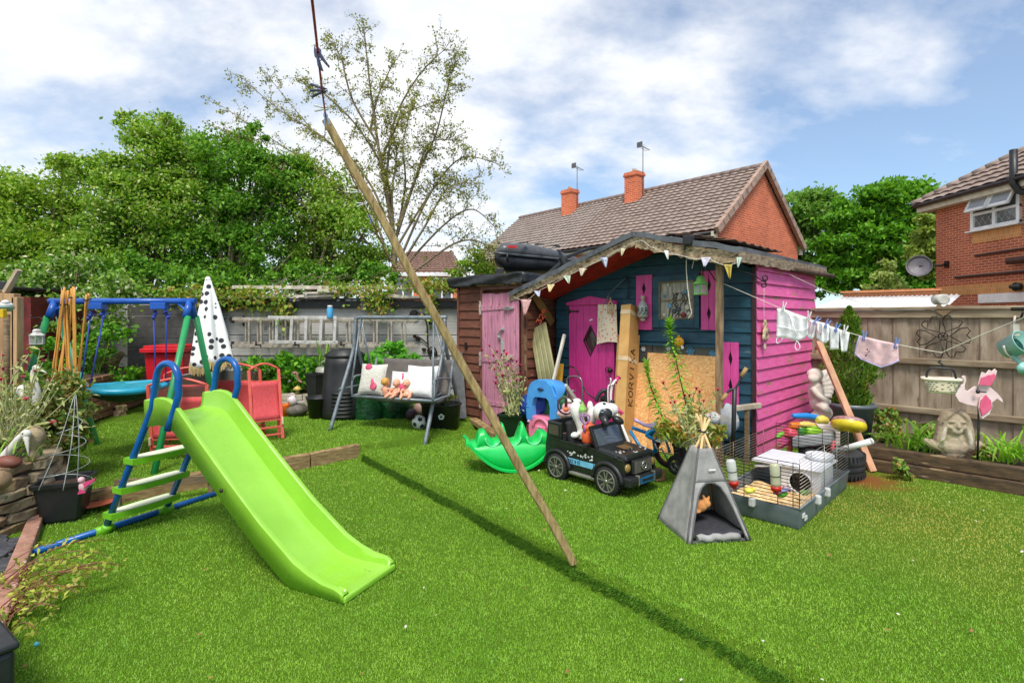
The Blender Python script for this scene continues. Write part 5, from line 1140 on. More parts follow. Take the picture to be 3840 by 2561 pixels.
rbm = pm('roofbox_abs', S(84, 86, 90), S(70, 72, 76), sc=30, rough=.38, bump=.12, bsc=220, bd=.002, var=.08)
mb.build('lid', rbm, rb, True); lm.build('base', M_['black_plastic'], rb, True)
for i in range(25):
    t = i/24; px, Y, top, mid, bot = rbs(t); sr.v.append(tuple(P(px, mid, Y-.012-(.0 if t > .08 else -.08*(1-t/.08)))))
pts = [V(p) for p in sr.v]; sr = MB(); sr.tube(pts, .022, 6); sr.build('rim', rbm, rb, True)
mb = MB(); a = P(512, 246.5, 8.12); mb.box(a, (.15, .03, .045)); mb.build('red_badge', pm('red_badge', S(206, 44, 44), rough=.3, bump=0), rb, True)
mb = MB()
for i in range(3): mb.bar(P(508.5+i*2.2, 248, 8.1), P(509.8+i*2.2, 245.6, 8.1), .008, .004)
mb.build('badge_mark', M_['black_plastic'], rb, True)
mb = MB(); mb.tube([P(508, 252, 8.1), P(507, 257, 8.08), P(508, 261, 8.12)], .018, 7); mb.build('latch', M_['black_plastic'], rb, True)
mb = MB()
for i in range(3): mb.bar(P(520+i*16, 242.5+i*1.2, 8.13), P(527+i*16, 242+i*2, 8.3), .05, .02)
mb.build('moulded_rib', rbm, rb, True)
for a_, b_, w_, h_ in ((P(545, 276, 8.0), P(567, 257, 8.0), .05, .05), (P(559, 249.5, 7.95), P(566, 267, 7.9), .035, .05), (P(560, 259, 7.98), P(590, 248, 8.4), .04, .05), (P(500, 274, 8.3), P(500, 268, 8.3), .12, .1)):
    mb = MB(); mb.bar(a_, b_, w_, h_); mb.build('mounting_bar', M_['black_plastic'], rb, True, bevel=.008)
mb = MB(); mb.ell(P(521, 283, 7.35), (.06, .04, .03), None, 10, 6); mb.tube([P(515, 285, 7.4), P(527, 282, 7.3)], .02, 6)
solo(mb, 'glass_bottle', clearmat('green_glass', S(30, 110, 70), .08, .75), 'green glass bottle lying in the gap beside the outhouse roof', 'bottle', world=True)
def ribbon(mb, pts, w, fold=.25):
    pts = [V(p) for p in pts]; n = len(pts); vs, fs = [], []
    for i, p in enumerate(pts):
        d = (pts[min(i+1, n-1)]-pts[max(i-1, 0)]).normalized(); s = d.cross(V((0, 0, 1)))
        s = s.normalized() if s.length > 1e-3 else V((1, 0, 0)); t = i/(n-1); k = w*(.45+.55*min(1, t*4))*(1-t**3)+.0006; up = s.cross(d)
        vs += [p-s*k+up*k*fold, p, p+s*k+up*k*fold]
    for i in range(n-1):
        o = i*3; fs += [(o, o+1, o+4, o+3), (o+1, o+2, o+5, o+4)]
    mb.add(vs, fs)
def strap_clump(mb, base, n, L, w, spread=1.0, rd=random, droop=.7):
    for _ in range(n):
        a = rd.uniform(0, 2*math.pi); l = L*rd.uniform(.55, 1.1); o = V(base)+V((rd.gauss(0, .05), rd.gauss(0, .05), 0)); sp = spread*rd.uniform(.35, 1)
        h = V((math.cos(a), math.sin(a), 0)); pts = []
        for i in range(8):
            t = i/7; pts.append(o+h*(l*sp*t**1.3)+V((0, 0, l*(1.05*t-droop*sp*t*t*1.1))))
        ribbon(mb, pts, w*rd.uniform(.7, 1.2))
def flower_head(mb, p, r, rd=random):
    for k in range(5):
        a = 2*math.pi*k/5+rd.uniform(0, .5); d = V((math.cos(a), math.sin(a), rd.uniform(-.1, .35))); s = V((-d.y, d.x, 0))
        mb.add([V(p)-s*r*.12, V(p)+d*r*.6-s*r*.5, V(p)+d*r*1.0, V(p)+d*r*.6+s*r*.5, V(p)+s*r*.12], [(0, 1, 2, 3, 4)], False)
    mb.ell(V(p)+V((0, 0, -r*.25)), (r*.3, r*.3, r*.4), None, 6, 4)
def campion(name, label, base, flowers, Y, group=None, rd=None, leaves=120, lh=.3, buds=0, bsp=.12):
    rd = rd or random.Random(len(label)); base = V(base); t = thing(name, label, 'plant', base, group=group)
    mb = MB(); lp = []; heads = []
    for (px, py) in flowers:
        e = P(px, py, Y+rd.uniform(-.12, .12)); o = base+V((rd.gauss(0, .05), rd.gauss(0, .05), 0)); m = lerp(o, e, .55)+V((rd.gauss(0, .03), rd.gauss(0, .03), .03)); pts = spline([o, m, e], 6)
        mb.tube(pts, [.006*(1-i/len(pts)*.55) for i in range(len(pts))], 5); heads.append(e)
        for i in (4, 6, 8, 10):
            if i < len(pts): lp += [pts[i]+V((rd.gauss(0, .015), rd.gauss(0, .015), 0)) for _ in range(3)]
    for _ in range(buds):
        e = base+V((rd.gauss(0, bsp*1.2), rd.gauss(0, bsp), lh*rd.uniform(.8, 2.1))); o = base+V((rd.gauss(0, .05), rd.gauss(0, .05), 0)); pts = spline([o, lerp(o, e, .5)+V((rd.gauss(0, .03), rd.gauss(0, .03), 0)), e], 5)
        mb.tube(pts, [.005*(1-i/len(pts)*.6) for i in range(len(pts))], 4); mb.ell(e, (.009, .009, .014), None, 6, 4)
    mb.build('stem', M_['stem_silver'], t, True)
    for e in heads:
        mb = MB(); flower_head(mb, e, rd.uniform(.024, .036)*max(.8, Y/5), rd); mb.build('flower', M_['magenta'], t, True)
    lp += [base+V((rd.gauss(0, bsp*.8), rd.gauss(0, bsp*.8), abs(rd.gauss(0, lh)))) for _ in range(leaves)]
    leaf_mesh('leaves', np.array([tuple(p) for p in lp]), RNG.uniform(.03, .085, len(lp)), leafmat('silver_leaf', [S(150, 168, 96), S(186, 194, 120), S(206, 210, 156), S(170, 170, 90)], .25), t, asp=.32)
    return t
def leafy(name, label, cat, blobs, Y, n, size, mat, base=None, seed=1, asp=.6, group=None, stems=8, sm='stem_green', clump=.2):
    rng = np.random.default_rng(seed); rd = random.Random(seed); bl = []
    for x, y, rx, ry in blobs: bl.append((P(x, y, Y+rng.uniform(-.06, .06)), (rx*Y/F, min(rx, ry)*Y/F*.8+.03, ry*Y/F)))
    b = V(base) if base is not None else V((bl[0][0].x, Y, bl[0][0].z-bl[0][1][2]))
    t = thing(name, label, cat, b, group=group); pts = blob_points(bl, n, rng, clump, .2, 70)
    mb = MB()
    for i in range(stems):
        e = V(pts[rd.randrange(len(pts))]); mb.tube(spline([b+V((rd.gauss(0, .04), rd.gauss(0, .04), 0)), lerp(b, e, .5)+V((0, 0, .05)), e], 4), .006, 5)
    mb.build('stem', M_[sm], t, True); leaf_mesh('leaves', pts, rng.uniform(.6, 1.3, len(pts))*size, mat, t, asp=asp, rng=rng); return t
def stone_blk(mb, c, d, rz, seed):
    rm = rot(0, 0, math.degrees(rz)); n = 3; vs = []
    for z in (-.5, -.38, .38, .5):
        k = .86 if abs(z) > .45 else 1
        for i in range(12):
            a = 2*math.pi*i/12; ca, sa = math.cos(a), math.sin(a); e = .45
            x = abs(ca)**e*(1 if ca > 0 else -1)*.5*k; y = abs(sa)**e*(1 if sa > 0 else -1)*.5*k
            p = V((x*d[0], y*d[1], z*d[2])); p += V((noise.noise(V((x*3+seed, y*3, z*3))), noise.noise(V((x*3, y*3+seed, z*3))), noise.noise(V((x*3, y*3, z*3+seed)))*.7))*.035*min(1, d[2]*10); vs.append(V(c)+rm @ p)
    fs = [tuple(range(12))[::-1], tuple(range(36, 48))]
    for j in range(3):
        for i in range(12): l = (i+1) % 12; fs.append((j*12+i, j*12+l, j*12+12+l, j*12+12+i))
    mb.add(vs, fs, False)
def stone_wall(poly, z0, courses, h, lmin, lmax, dep, seed):
    mb = MB(); rd = random.Random(seed); pts = spline([(x, y, 0) for x, y in poly], 8); seg = [0]
    for a, b in zip(pts, pts[1:]): seg.append(seg[-1]+(b-a).length)
    def at(s):
        for i in range(len(seg)-1):
            if seg[i+1] >= s: t = (s-seg[i])/(seg[i+1]-seg[i]); return lerp(pts[i], pts[i+1], t), (pts[i+1]-pts[i]).normalized()
        return pts[-1], (pts[-1]-pts[-2]).normalized()
    for c in range(courses):
        s = -rd.uniform(0, .1)
        while s < seg[-1]:
            L = rd.uniform(lmin, lmax); p, d = at(max(0, min(seg[-1], s+L/2))); n = V((-d.y, d.x, 0)); hh = h*rd.uniform(.78, 1.04); mb.cur = rd.choice((0, 0, 1))
            stone_blk(mb, p+n*(dep/2+.03*c*.4+rd.uniform(-.015, .015))+V((0, 0, z0+h*(c+.5)+rd.uniform(-.006, .006))), (L*.97, dep, hh), math.atan2(d.y, d.x)+rd.uniform(-.06, .06), rd.random()*50); s += L
    return mb
M_['stone2'] = pm('stone_dark', S(168, 140, 104), S(110, 88, 66), sc=9, rough=.95, bump=.9, bsc=20, bd=.012, wear=(S(140, 132, 84), .6, 6))
mb = stone_wall([(-3.95, 3.0), (-3.72, 3.45), (-3.64, 3.85), (-3.62, 4.2), (-3.75, 4.5), (-4.05, 4.85), (-4.5, 5.35)], -.1, 6, .082, .12, .38, .2, 3)
solo(mb, 'stone_wall', [M_['stone'], M_['stone2']], 'curved dry stone wall of the raised bed at the left edge', 'stone wall', (-3.7, 4.1, -.1), world=True)
mb = MB(); pl = [(-3.8, 3.1), (-3.72, 3.5), (-3.7, 4.2), (-3.85, 4.5), (-4.15, 4.95), (-4.7, 5.5), (-5.3, 6.4), (-6.2, 8.0), (-9, 8), (-9, 2.5), (-4.6, 2.5)]
mb.prism([(x, y) for x, y in pl], .5, (0, 0, .12), (1, 0, 0), (0, 1, 0)); struct(mb.build('bed_soil', M_['soil']))
A_, B_ = V((-5.69, 6.75, 0)), V((-6.22, 9.0, 0)); mb = MB(); d_ = (B_-A_).normalized(); n_ = V((-d_.y, d_.x, 0)); L_ = (B_-A_).length
rd = random.Random(9)
for c in range(7):
    s = -(c % 2)*.11
    while s < L_:
        mb.box(A_+d_*(s+.11)+n_*.05+V((0, 0, .05+c*.088+.04)), (.212, .1, .078), rot(0, 0, math.degrees(math.atan2(d_.y, d_.x))+rd.uniform(-2, 2))); s += .225
solo(mb, 'brick_wall', M_['brick_plain'], 'low wall of worn tan bricks behind the turquoise nest swing', 'brick wall', world=True, bevel=.008)
mb = MB(); mb.prism([(-5.75, 6.8), (-6.3, 9.1), (-9, 9.2), (-9, 6.8)], .6, (0, 0, .36), (1, 0, 0), (0, 1, 0)); struct(mb.build('back_bed_soil', M_['soil']))
bn = thing('garden_bench', 'low bench with red brown legs under the nest swing', 'bench', G(104, 412))
b0 = bn.location; rw = pm('oxblood_wood', S(136, 62, 54), S(104, 44, 42), sc=6, bump=.3)
for x, y in ((-.2, -.1), (-.14, .12), (.16, -.12), (.22, .1)): mb = MB(); mb.box((x, y, .13), (.055, .06, .27)); mb.build('leg', rw, bn, bevel=.005)
mb = MB(); mb.box((0, 0, .28), (.62, .3, .035)); mb.box((.25, -.02, .315), (.5, .22, .03)); mb.build('seat_board', pm('grey_board', S(190, 180, 166), S(140, 130, 118), bump=.4), bn, bevel=.004)
mb = MB()
for k in range(26): stone_blk(mb, (b0.x-.4+.1*(k % 9)+rd.uniform(-.04, .04), 7.9+rd.uniform(-.1, .1), .06+.075*(k//9)), (.14, .12, .08), rd.uniform(0, 3), k*3.1)
solo(mb, 'rubble_stones', [M_['stone']], 'heap of pale rubble stones stacked under the nest swing', 'stones', world=True)
sp_ = P(111, 372, 8.3); mb = MB()
for tx, ty, r_ in ((97, 345, .05), (100, 362, .06), (108, 340, .06), (123, 352, .07), (116, 358, .07), (92, 372, .05)): mb.tube(spline([sp_+V((0, 0, -.05)), lerp(sp_, P(tx, ty, 8.2), .5)+V((0, -.05, .02)), P(tx, ty, 8.2)], 4), [r_*1.3, r_*1.2, r_*1.1, r_, r_, r_*.9, r_*.8, r_*.6, r_*.4], 7)
solo(mb, 'driftwood_stump', M_['old_wood'], 'forked driftwood stump standing above the low brick wall', 'stump', world=True)
SX0, SX1, SY, SZ = -4.83, -3.37, 5.58, 1.67
sb = pm('blue_metal', S(34, 96, 190), S(24, 80, 168), rough=.35, bump=.03); gm = pm('green_metal', S(44, 160, 92), S(36, 142, 80), rough=.38, bump=.03); mint = pm('mint_metal', S(124, 220, 172), S(104, 202, 150), rough=.38, bump=.03)
sw = thing('swing_set', 'blue and green metal swing frame with a round nest swing', 'swing set', (-4.1, SY, .03)); so_ = V((0, 0, 0))
mb = MB(); mb.tube([(SX0-.04, SY, SZ), (SX1+.04, SY, SZ)], .032, 12); mb.build('top_bar', sb, sw, True)
for x, s in ((SX0, 1), (SX1, -1)):
    for dy, m in ((-.6, gm), (.6, mint)):
        if s < 0: m = gm
        mb = MB(); mb.tube([(x, SY+dy*.12, SZ-.16), (x, SY+dy, .0)], .03, 10); lg = mb.build('leg', m, sw, True)
        if dy > 0: mb = MB(); mb.tube([(x, SY+dy*.55, SZ-.16-.85*.5-.2), (x, SY+dy*.62, SZ-.16-.92)], .0335, 10); mb.build('joint_sleeve', mint, lg, True)
    mb = MB(); mb.tube([(x+.02*s, SY, SZ), (x+.02*s, SY-.075, SZ-.17)], .036, 10); mb.tube([(x+.02*s, SY, SZ), (x+.02*s, SY+.075, SZ-.17)], .036, 10); mb.tube([(x+.0*s, SY-.05, SZ-.13), (x+.16*s, SY, SZ-.01)], .012, 6); mb.build('corner_bracket', sb, sw, True)
nc = P(124, 386.5, 5.6); nr = .385
for x in (P(97, 310, SY).x, P(160, 310, SY).x):
    mb = MB(); mb.box((x-.0, SY, SZ-.05), (.16, .09, .07)); mb.build('hanger_plate', sb, sw, True, bevel=.006)
rope_b = pm('blue_rope', S(44, 70, 170), S(30, 50, 130), sc=80, bump=.3)
for (x0, y0, a) in ((90.5, 315, 200), (104, 314, 255), (153.5, 314, 350), (166.5, 314, 20)):
    t_ = P(x0, y0, SY); e = nc+V((nr*math.cos(R(a)), nr*math.sin(R(a))*.9, .02)); mb = MB(); mb.tube([t_, e], .008, 6); rp = mb.build('rope', rope_b, sw, True)
    for q in (t_, e):
        mb = MB()
        for k in range(3): mb.ell(q+V((random.uniform(-.02, .02), random.uniform(-.02, .02), .03*(k-1))), .022, None, 8, 5)
        mb.tube([q, q+V((.06, -.01, .01))], .006, 5)
        mb.build('rope_knot', rope_b, rp, True)
teal = pm('teal_fabric', S(20, 150, 168), S(12, 128, 148), sc=9, rough=.5, bump=.3, bsc=30)
mb = MB(); mb.tube([nc+V((nr*math.cos(2*math.pi*k/32), nr*math.sin(2*math.pi*k/32)*.95, .012*math.sin(4*math.pi*k/32))) for k in range(32)], .034, 10, closed=True); mb.build('nest_ring', pm('cyan_sleeve', S(36, 172, 200), S(24, 152, 184), rough=.4, bump=.15, bsc=30), sw, True)
mb = MB()
def nb(u, v):
    a = 2*math.pi*u; r_ = nr*(1-v); return nc+V((r_*math.cos(a), r_*math.sin(a)*.95, .02-.14*math.sin(v*math.pi/2)+.006*math.sin(a*9)*(1-v)))
mb.grid(nb, 40, 8, wrap=True); mb.build('nest_seat', teal, sw, True, solid=.006)
mb = MB(); mb.grid(lambda u, v: nb(u, v)+V((0, 0, -.035)), 40, 8, wrap=True); mb.build('nest_underside', pm('dark_teal', S(10, 70, 66), bump=.1), sw, True)
SO = V((-2.91, 4.10, -.08)); sang = math.degrees(math.atan2(-.426, .905))
sl_ = thing('slide', 'lime green plastic slide with blue tube ladder and handles', 'slide', SO, sang)
lime = pm('lime_plastic', S(150, 208, 64), S(140, 198, 54), sc=2, rough=.24, spec=.8, wear=(S(176, 206, 104), .73, 16, (4, 1, 1)), bump=.05, bsc=90, bd=.001, var=.06); limed = pm('lime_step', S(120, 190, 40), S(106, 174, 30), rough=.4, bump=.1)
bt = pm('blue_tube', S(8, 100, 180), S(6, 86, 162), rough=.3, bump=.02)
top = [(-.05, .93), (.55, 1.015), (.67, 1.035), (.76, 1.03), (.82, 1.0), (.88, .955), (.945, .905), (1.06, .815), (1.35, .60), (1.7, .35), (2.02, .16), (2.14, .115), (2.26, .085), (2.38, .075), (2.43, .05)]
flo_ = [(.50, .895), (.6, .90), (.72, .895), (.80, .865), (.88, .80), (1.0, .705), (1.3, .475), (1.7, .19), (1.95, .055), (2.05, .03), (2.2, .022), (2.36, .03), (2.43, .02)]
def interp(tab, s):
    return float(np.interp(s, [p[0] for p in tab], [p[1] for p in tab]))
def prof(s):       # cross-section of the chute at distance s
    f = interp(flo_, s); t = max(f+.015, interp(top, s)); W_ = .2; r_ = .03
    u = [(-W_-.024, max(.003, t-.19)), (-W_-.028, t-.008), (-W_-.022, t), (-W_-.004, t), (-W_+.002, t-.008), (-W_+.01, f+r_+.01), (-W_+.018, f+.010), (-W_+.04, f), (-.06, f-.004)]
    return u+[(-a, b) for a, b in u[::-1]]
ss = sorted(set([.5, .53, .56, .6, .64, .67, .7, .74, .78, .8, .82, .85, .88, .91, .945, 1.0, 1.06]+[1.06+.06*i for i in range(1, 15)]+[1.95, 1.98, 2.02, 2.05, 2.09, 2.14, 2.2, 2.26, 2.32, 2.36, 2.4, 2.43]))
vs, fs = [], []; npf = len(prof(1)); sq_ = lambda s: s if s < .9 else .9+(s-.9)*.912
for s in ss: vs += [(sq_(s), w_, z_) for w_, z_ in prof(s)]
mb = MB()
for i in range(len(ss)-1):
    for k in range(npf-1): fs.append((i*npf+k, (i+1)*npf+k, (i+1)*npf+k+1, i*npf+k+1))
mb.add(vs, fs, True); o = mb.build('chute', lime, sl_, solid=.005); o.data.set_sharp_from_angle(angle=R(24))
mb = MB(); mb.box((2.292, 0, .02), (.03, .45, .04)); mb.build('chute_lip', lime, sl_, bevel=.012)
for w_ in (-.22, .22):
    mb = MB(); mb.box((.56, w_*.98, .955), (.14, .012, .11));
    mb = MB(); pts = [V((0, w_, 0)), V((.3, w_, .49)), V((.58, w_, .955))]+[V((.745, w_, 1.16))+V((.118*math.cos(R(a)), 0, .11*math.sin(R(a)))) for a in range(165, -20, -15)]+[V((.865, w_, 1.07)), V((.83, w_, .98)), V((.79, w_, .90)), V((.765, w_*1.06, .82))]
    mb.tube(pts, .0225, 12); mb.build('ladder_tube', bt, sl_)
    mb = MB(); mb.lathe([(.034, -.035), (.036, .05), (.03, .06)], 12, (.02, w_, .01), rot(0, 32, 0)); mb.tube([(0, w_-.06, .02), (0, w_+.06, .02)], .032, 10); mb.build('tube_joint', limed, sl_)
    mb = MB(); mb.lathe([(.012, 0), (.012, .01), (0, .012)], 8, (1.33, w_*1.12, .5), rot(90 if w_ < 0 else -90, 0, 0)); mb.build('screw_cap', M_['dark_metal'], sl_)
mb = MB(); mb.tube([(0, -.66, .022), (0, .70, .022)], .0225, 12); mb.build('base_tube', bt, sl_)
for s, z_ in ((.095, .15), (.215, .35), (.35, .575)):
    mb = MB()
    def stp(u, v):
        y = -.25+.5*u; b_ = .045*(1-(2*u-1)**2); return V((s-.055-b_*.4+(.11+b_)*v, y, z_+.012))
    mb.grid(stp, 10, 4); mb.grid(lambda u, v: stp(u, 0)+V((0, 0, -.04*v)), 10, 1, flip=True); mb.grid(lambda u, v: stp(u, 1)+V((0, 0, -.04*v)), 10, 1); mb.grid(lambda u, v: stp(v, u)*1+V((0, 0, -.04)), 4, 10)
    for e in (0, 1): mb.grid(lambda u, v: stp(e, u)+V((0, 0, -.04*v)), 4, 1)
    st_ = mb.build('step', limed, sl_)
    mb = MB(); mb.grid(lambda u, v: stp(.08+.84*u, .1+.8*v)+V((0, 0, .003)), 10, 3); mb.build('tread', pm('pale_tread', S(232, 238, 214), S(214, 222, 188), rough=.6, bump=.2), st_)
coral = pm('coral_metal', S(242, 112, 98), S(226, 96, 84), rough=.4, bump=.05); coralf = pm('coral_fabric', S(230, 90, 92), S(214, 76, 82), sc=40, rough=.75, bump=.25, bsc=160); meshd = clearmat('dark_mesh', S(84, 70, 60), .6, .75)
def fchair(label, loc, rz, w, h, lean, mesh=True):
    t = thing('folding_chair', label, 'folding chair', loc, rz, 'coral folding chairs'); k = math.tan(R(lean))
    L = lambda x, z, d=0: V((x, k*z+d, z))
    for s in (-1, 1):
        mb = MB(); mb.bar(L(s*w/2, 0), L(s*w/2, h*.97), .035, .022); mb.build('side_frame', coral, t, bevel=.005)
        mb = MB(); mb.bar(L(s*w*.44, 0, .09), L(s*w*.44, h*.6, .03), .03, .02); mb.build('leg', coral, t, bevel=.005)
    mb = MB(); mb.tube([L(-w/2+w*i/8, h*.97+.07*math.sin(math.pi*i/8)) for i in range(9)], .014, 8); mb.build('top_rail', coral, t)
    mb = MB(); mb.grid(lambda u, v: L(-w*.46+w*.92*u, h*(.28+.52*v), -.012+.03*math.sin(math.pi*v)), 8, 8); mb.build('sling', coralf, t, solid=.006)
    if mesh: mb = MB(); mb.grid(lambda u, v: L(-w*.46+w*.92*u, h*(.81+.14*v), .0), 8, 3); mb.build('mesh_band', meshd, t)
    for z in (.07, .17, .27, .8):
        mb = MB(); mb.bar(L(-w/2, h*z), L(w/2, h*z), .024, .02); mb.build('cross_bar', coral, t, bevel=.003)
    mb = MB()
    for s in (-1, 1): mb.bar(L(s*w*.5, h*.2, -.03), L(s*w*.5, h*.3, -.03), .02, .03)
    mb.build('hinge_bracket', pm('cream_hinge', S(240, 214, 176), bump=0), t, bevel=.004); return t
fchair('nearest folding chair seen from behind between the slide handles', G(182, 458), 8, .56, .80, -7)
fchair('folding chair standing behind the right slide handle with dark mesh band', G(225, 442)+V((0, .35, 0)), -6, .62, .86, -6)
fchair('closed folding chair turned edge on at the right of its group', G(268, 440), 40, .34, .86, 12, False)
fchair('folding chair half hidden behind the left slide handle', G(163, 452)+V((0, .5, 0)), 25, .5, .84, -4)
PY = 6.35; pb = G(207, 430); pb = V((P(208, HZ, PY).x, PY, .03)); pr = thing('parasol', 'closed white parasol with black spots and straw fringe', 'parasol', pb)
ztop, zbot = P(0, 279.5, PY).z-.03, P(0, 362, PY).z-.03
mb = MB(); mb.tube([(0, 0, 0), (.0, 0, ztop-.02)], .018, 10); mb.build('pole', pm('mint_pole', S(150, 214, 190), rough=.4, bump=0), pr)
pmn, nt, b = newmat('spotted_cotton'); vec = coords(nt); vo = nd(nt, 'ShaderNodeTexVoronoi'); vo.inputs['Scale'].default_value = 11; vo.inputs['Randomness'].default_value = .55; nt.links.new(vec, vo.inputs['Vector'])
nt.links.new(mix(nt, ramp(nt, vo.outputs['Distance'], [(.31, grey(1)), (.345, grey(0))]), S(244, 242, 238), S(52, 54, 60)), b.inputs['Base Color']); b.inputs['Roughness'].default_value = .9
def pc(u, v, rr=1.0):
    a = 2*math.pi*u; r_ = (.03+.20*v**.85)*(1+.17*math.cos(a*6+.8*math.sin(2*v))*min(1, v*3)); return V((r_*math.cos(a)*rr+.05*v, r_*math.sin(a)*.8*rr, ztop+(zbot-ztop)*v-.03*math.sin(a*6)*v+.04*math.cos(a-.6)*v))
mb = MB(); mb.grid(pc, 72, 16, wrap=True); mb.ell((0, 0, ztop), (.032, .032, .04), None, 12, 6); cp_ = mb.build('canopy', pmn, pr, solid=.004)
mb = MB(); rd = random.Random(4)
for i in range(230):
    u = i/230; p = pc(u, 1); q = p+V((rd.gauss(0, .006), rd.gauss(0, .006), -.085*rd.uniform(.75, 1.15))); mb.bar(p+V((0, 0, .012)), q, .008, .003)
mb.build('fringe', pm('straw_fringe', S(236, 210, 150), S(206, 176, 112), sc=40, bump=.2), cp_)
bl_ = P(174, 0, 8.0); wb = thing('wheelie_bin', 'red wheelie bin standing behind the nest swing', 'wheelie bin', (bl_.x, 8.0, .02), 8)
redb = pm('red_bin', S(214, 24, 40), S(190, 16, 32), rough=.4, bump=.08)
mb = MB(); mb.box((0, 0, .52), (.44, .5, .88), None, 1.22, 1.2); mb.build('bin_body', redb, wb, bevel=.02)
mb = MB(); mb.box((0, -.02, 1.0), (.6, .68, .06)); mb.box((0, -.02, 1.045), (.54, .6, .05)); mb.tube([(-.2, .34, 1.04), (.2, .34, 1.04)], .02, 8); mb.build('lid', redb, wb, bevel=.02)
for s in (-1, 1): mb = MB(); mb.lathe([(0, -.025), (.1, -.025), (.11, 0), (.1, .025), (0, .025)], 16, (s*.24, .24, .11), rot(0, 90, 0)); mb.build('wheel', M_['black_plastic'], wb)
mb = MB(); mb.box((.3, .1, .38), (.03, .5, .6), rot(0, 12, 0)); solo(mb, 'grey_panel', pm('grey_sheet', S(176, 172, 168), bump=.1), 'small pale grey sheet leaning beside the red bin', 'panel', (wb.location.x, 7.7, 0))
pc_ = G(65, 518); pc_.z = -.09; pl_ = thing('square_planter', 'black square plastic planter with wire plant spiral', 'planter', pc_, 24)
mb = MB()
for z, w_ in ((0, .115), (.03, .12), (.30, .165), (.30, .18), (.335, .185)): pass
def sq(w_, z, r_=.02): return [V((x, y, z)) for x, y in ((-w_, -w_+r_), (-w_+r_, -w_), (w_-r_, -w_), (w_, -w_+r_), (w_, w_-r_), (w_-r_, w_), (-w_+r_, w_), (-w_, w_-r_))]
mb.loft([sq(.11, 0), sq(.112, .03), sq(.12, .034), sq(.155, .295), sq(.172, .296), sq(.176, .33), sq(.15, .33), sq(.145, .27)], True, False); mb.build('pot', M_['black_plastic'], pl_, bevel=.004)
mb = MB(); mb.box((0, 0, .275), (.27, .27, .02)); mb.build('soil', M_['soil'], pl_)
mb = MB(); wm_ = pm('galv_wire', S(180, 184, 178), S(140, 146, 138), rough=.4, metal=.4, bump=0)
tips = [P(74, 396, 4.2), P(75, 395, 4.25), P(76, 394, 4.3)]; bs = [P(38.5, 490, 3.9), P(63, 490, 3.95), P(77, 483, 4.15)]
for a, b3, in zip(bs, tips): mb.tube(spline([a, lerp(a, b3, .5)+V((.02, 0, 0)), b3], 5), .0035, 5)
ctr = lambda t: lerp(lerp(bs[0], bs[1], .5)*.5+bs[2]*.5, tips[1], t)
pts = [];
for i in range(60): t = i/59*.8; rr_ = .165*(1-t)+.015; pts.append(ctr(t)+V((rr_*math.cos(t*28), rr_*math.sin(t*28), 0)))
mb.tube(pts, .003, 5); mb.build('wire_spiral', wm_, pl_, True)
bi = thing('bird_ornament', 'small pink plastic bird clipped to the black planter rim', 'bird ornament', P(83, 490, 4.05))
mb = MB(); mb.ell((0, 0, .03), (.03, .025, .045)); mb.ell((-.005, -.01, .085), (.024, .024, .024)); mb.build('body', pm('pale_pink', S(236, 190, 196), bump=0), bi)
mb = MB(); mb.prism([(0, 0), (.1, .07), (.11, .09), (.05, .07), (-.01, .04)], .015, (0, -.01, .01)); mb.prism([(0, 0), (.03, -.03), (-.02, -.04)], .02, (0, -.02, .02)); mb.build('wing', pm('hot_pink', S(232, 76, 134), bump=0), bi)
mb = MB(); mb.ell((-.02, -.03, .09), .006, None, 6, 4); mb.build('eye', M_['black_plastic'], bi)
bw_ = thing('bamboo_wigwam', 'bundle of tall bamboo canes tied together in the bed', 'bamboo canes', P(62, 405, 5.0)); bam = pm('bamboo', S(226, 166, 76), S(198, 132, 50), sc=8, st=(6, 6, 1), rough=.5, bump=.1)
for x0, y0, x1, y1 in ((50, 396, 62.9, 290.3), (53, 396, 64.6, 287), (56, 392, 70.5, 297), (69.5, 398, 62.4, 289.5), (71.5, 398, 65.4, 291), (74.3, 400, 73.2, 286), (76, 396, 74.6, 287), (75, 392, 88.8, 293), (77, 396, 86.4, 294), (66, 396, 72, 288), (60, 396, 68, 290)):
    mb = MB(); a, b3 = P(x0, y0, 5.0+random.uniform(-.08, .08)), P(x1, y1, 5.0+random.uniform(-.05, .05)); pts = [lerp(a, b3, i/9)+V((random.uniform(-.003, .003), 0, 0)) for i in range(10)]; mb.tube(pts, [.0085 if i % 3 else .0105 for i in range(10)], 6); mb.build('bamboo_cane', bam, bw_, True)
mb = MB()
for x, y in ((63.5, 304), (73.5, 297), (87, 299)): mb.tube(arc(P(x, y, 5.0), .03, 0, 360, 10, (1, 0, 0), (0, 1, .2)), .006, 5)
mb.build('garden_tie', M_['black_plastic'], bw_, True)
ht = thing('garden_hut', 'dark red hut with felt roof at the left edge', 'hut', (-7.9, 7.6, -.1))
mb = MB(); mb.box((.25, .6, .95), (1.5, 1.2, 1.9)); mb.build('wall', pm('barn_red', S(130, 40, 38), S(96, 28, 28), bump=.3), ht)
mb = MB(); mb.bar((-.8, .5, 2.12), (.75, .5, 2.02), 1.5, .05, up=(0, 0, 1)); mb.bar((-.8, -.22, 2.1), (.95, -.22, 2.02), .05, .16); mb.build('felt_roof', felt_b, ht, bevel=.02)
lf = thing('board_fence', 'dark brown fence with pale posts at the left edge', 'fence', (-5.3, 5.3, -.1)); brownf = pm('brown_fence', S(122, 88, 64), S(86, 60, 44), sc=4, st=(5, 5, .6), bump=.4); palep = pm('pale_post', S(206, 166, 120), S(160, 124, 88), sc=4, st=(5, 5, .6), bump=.4)
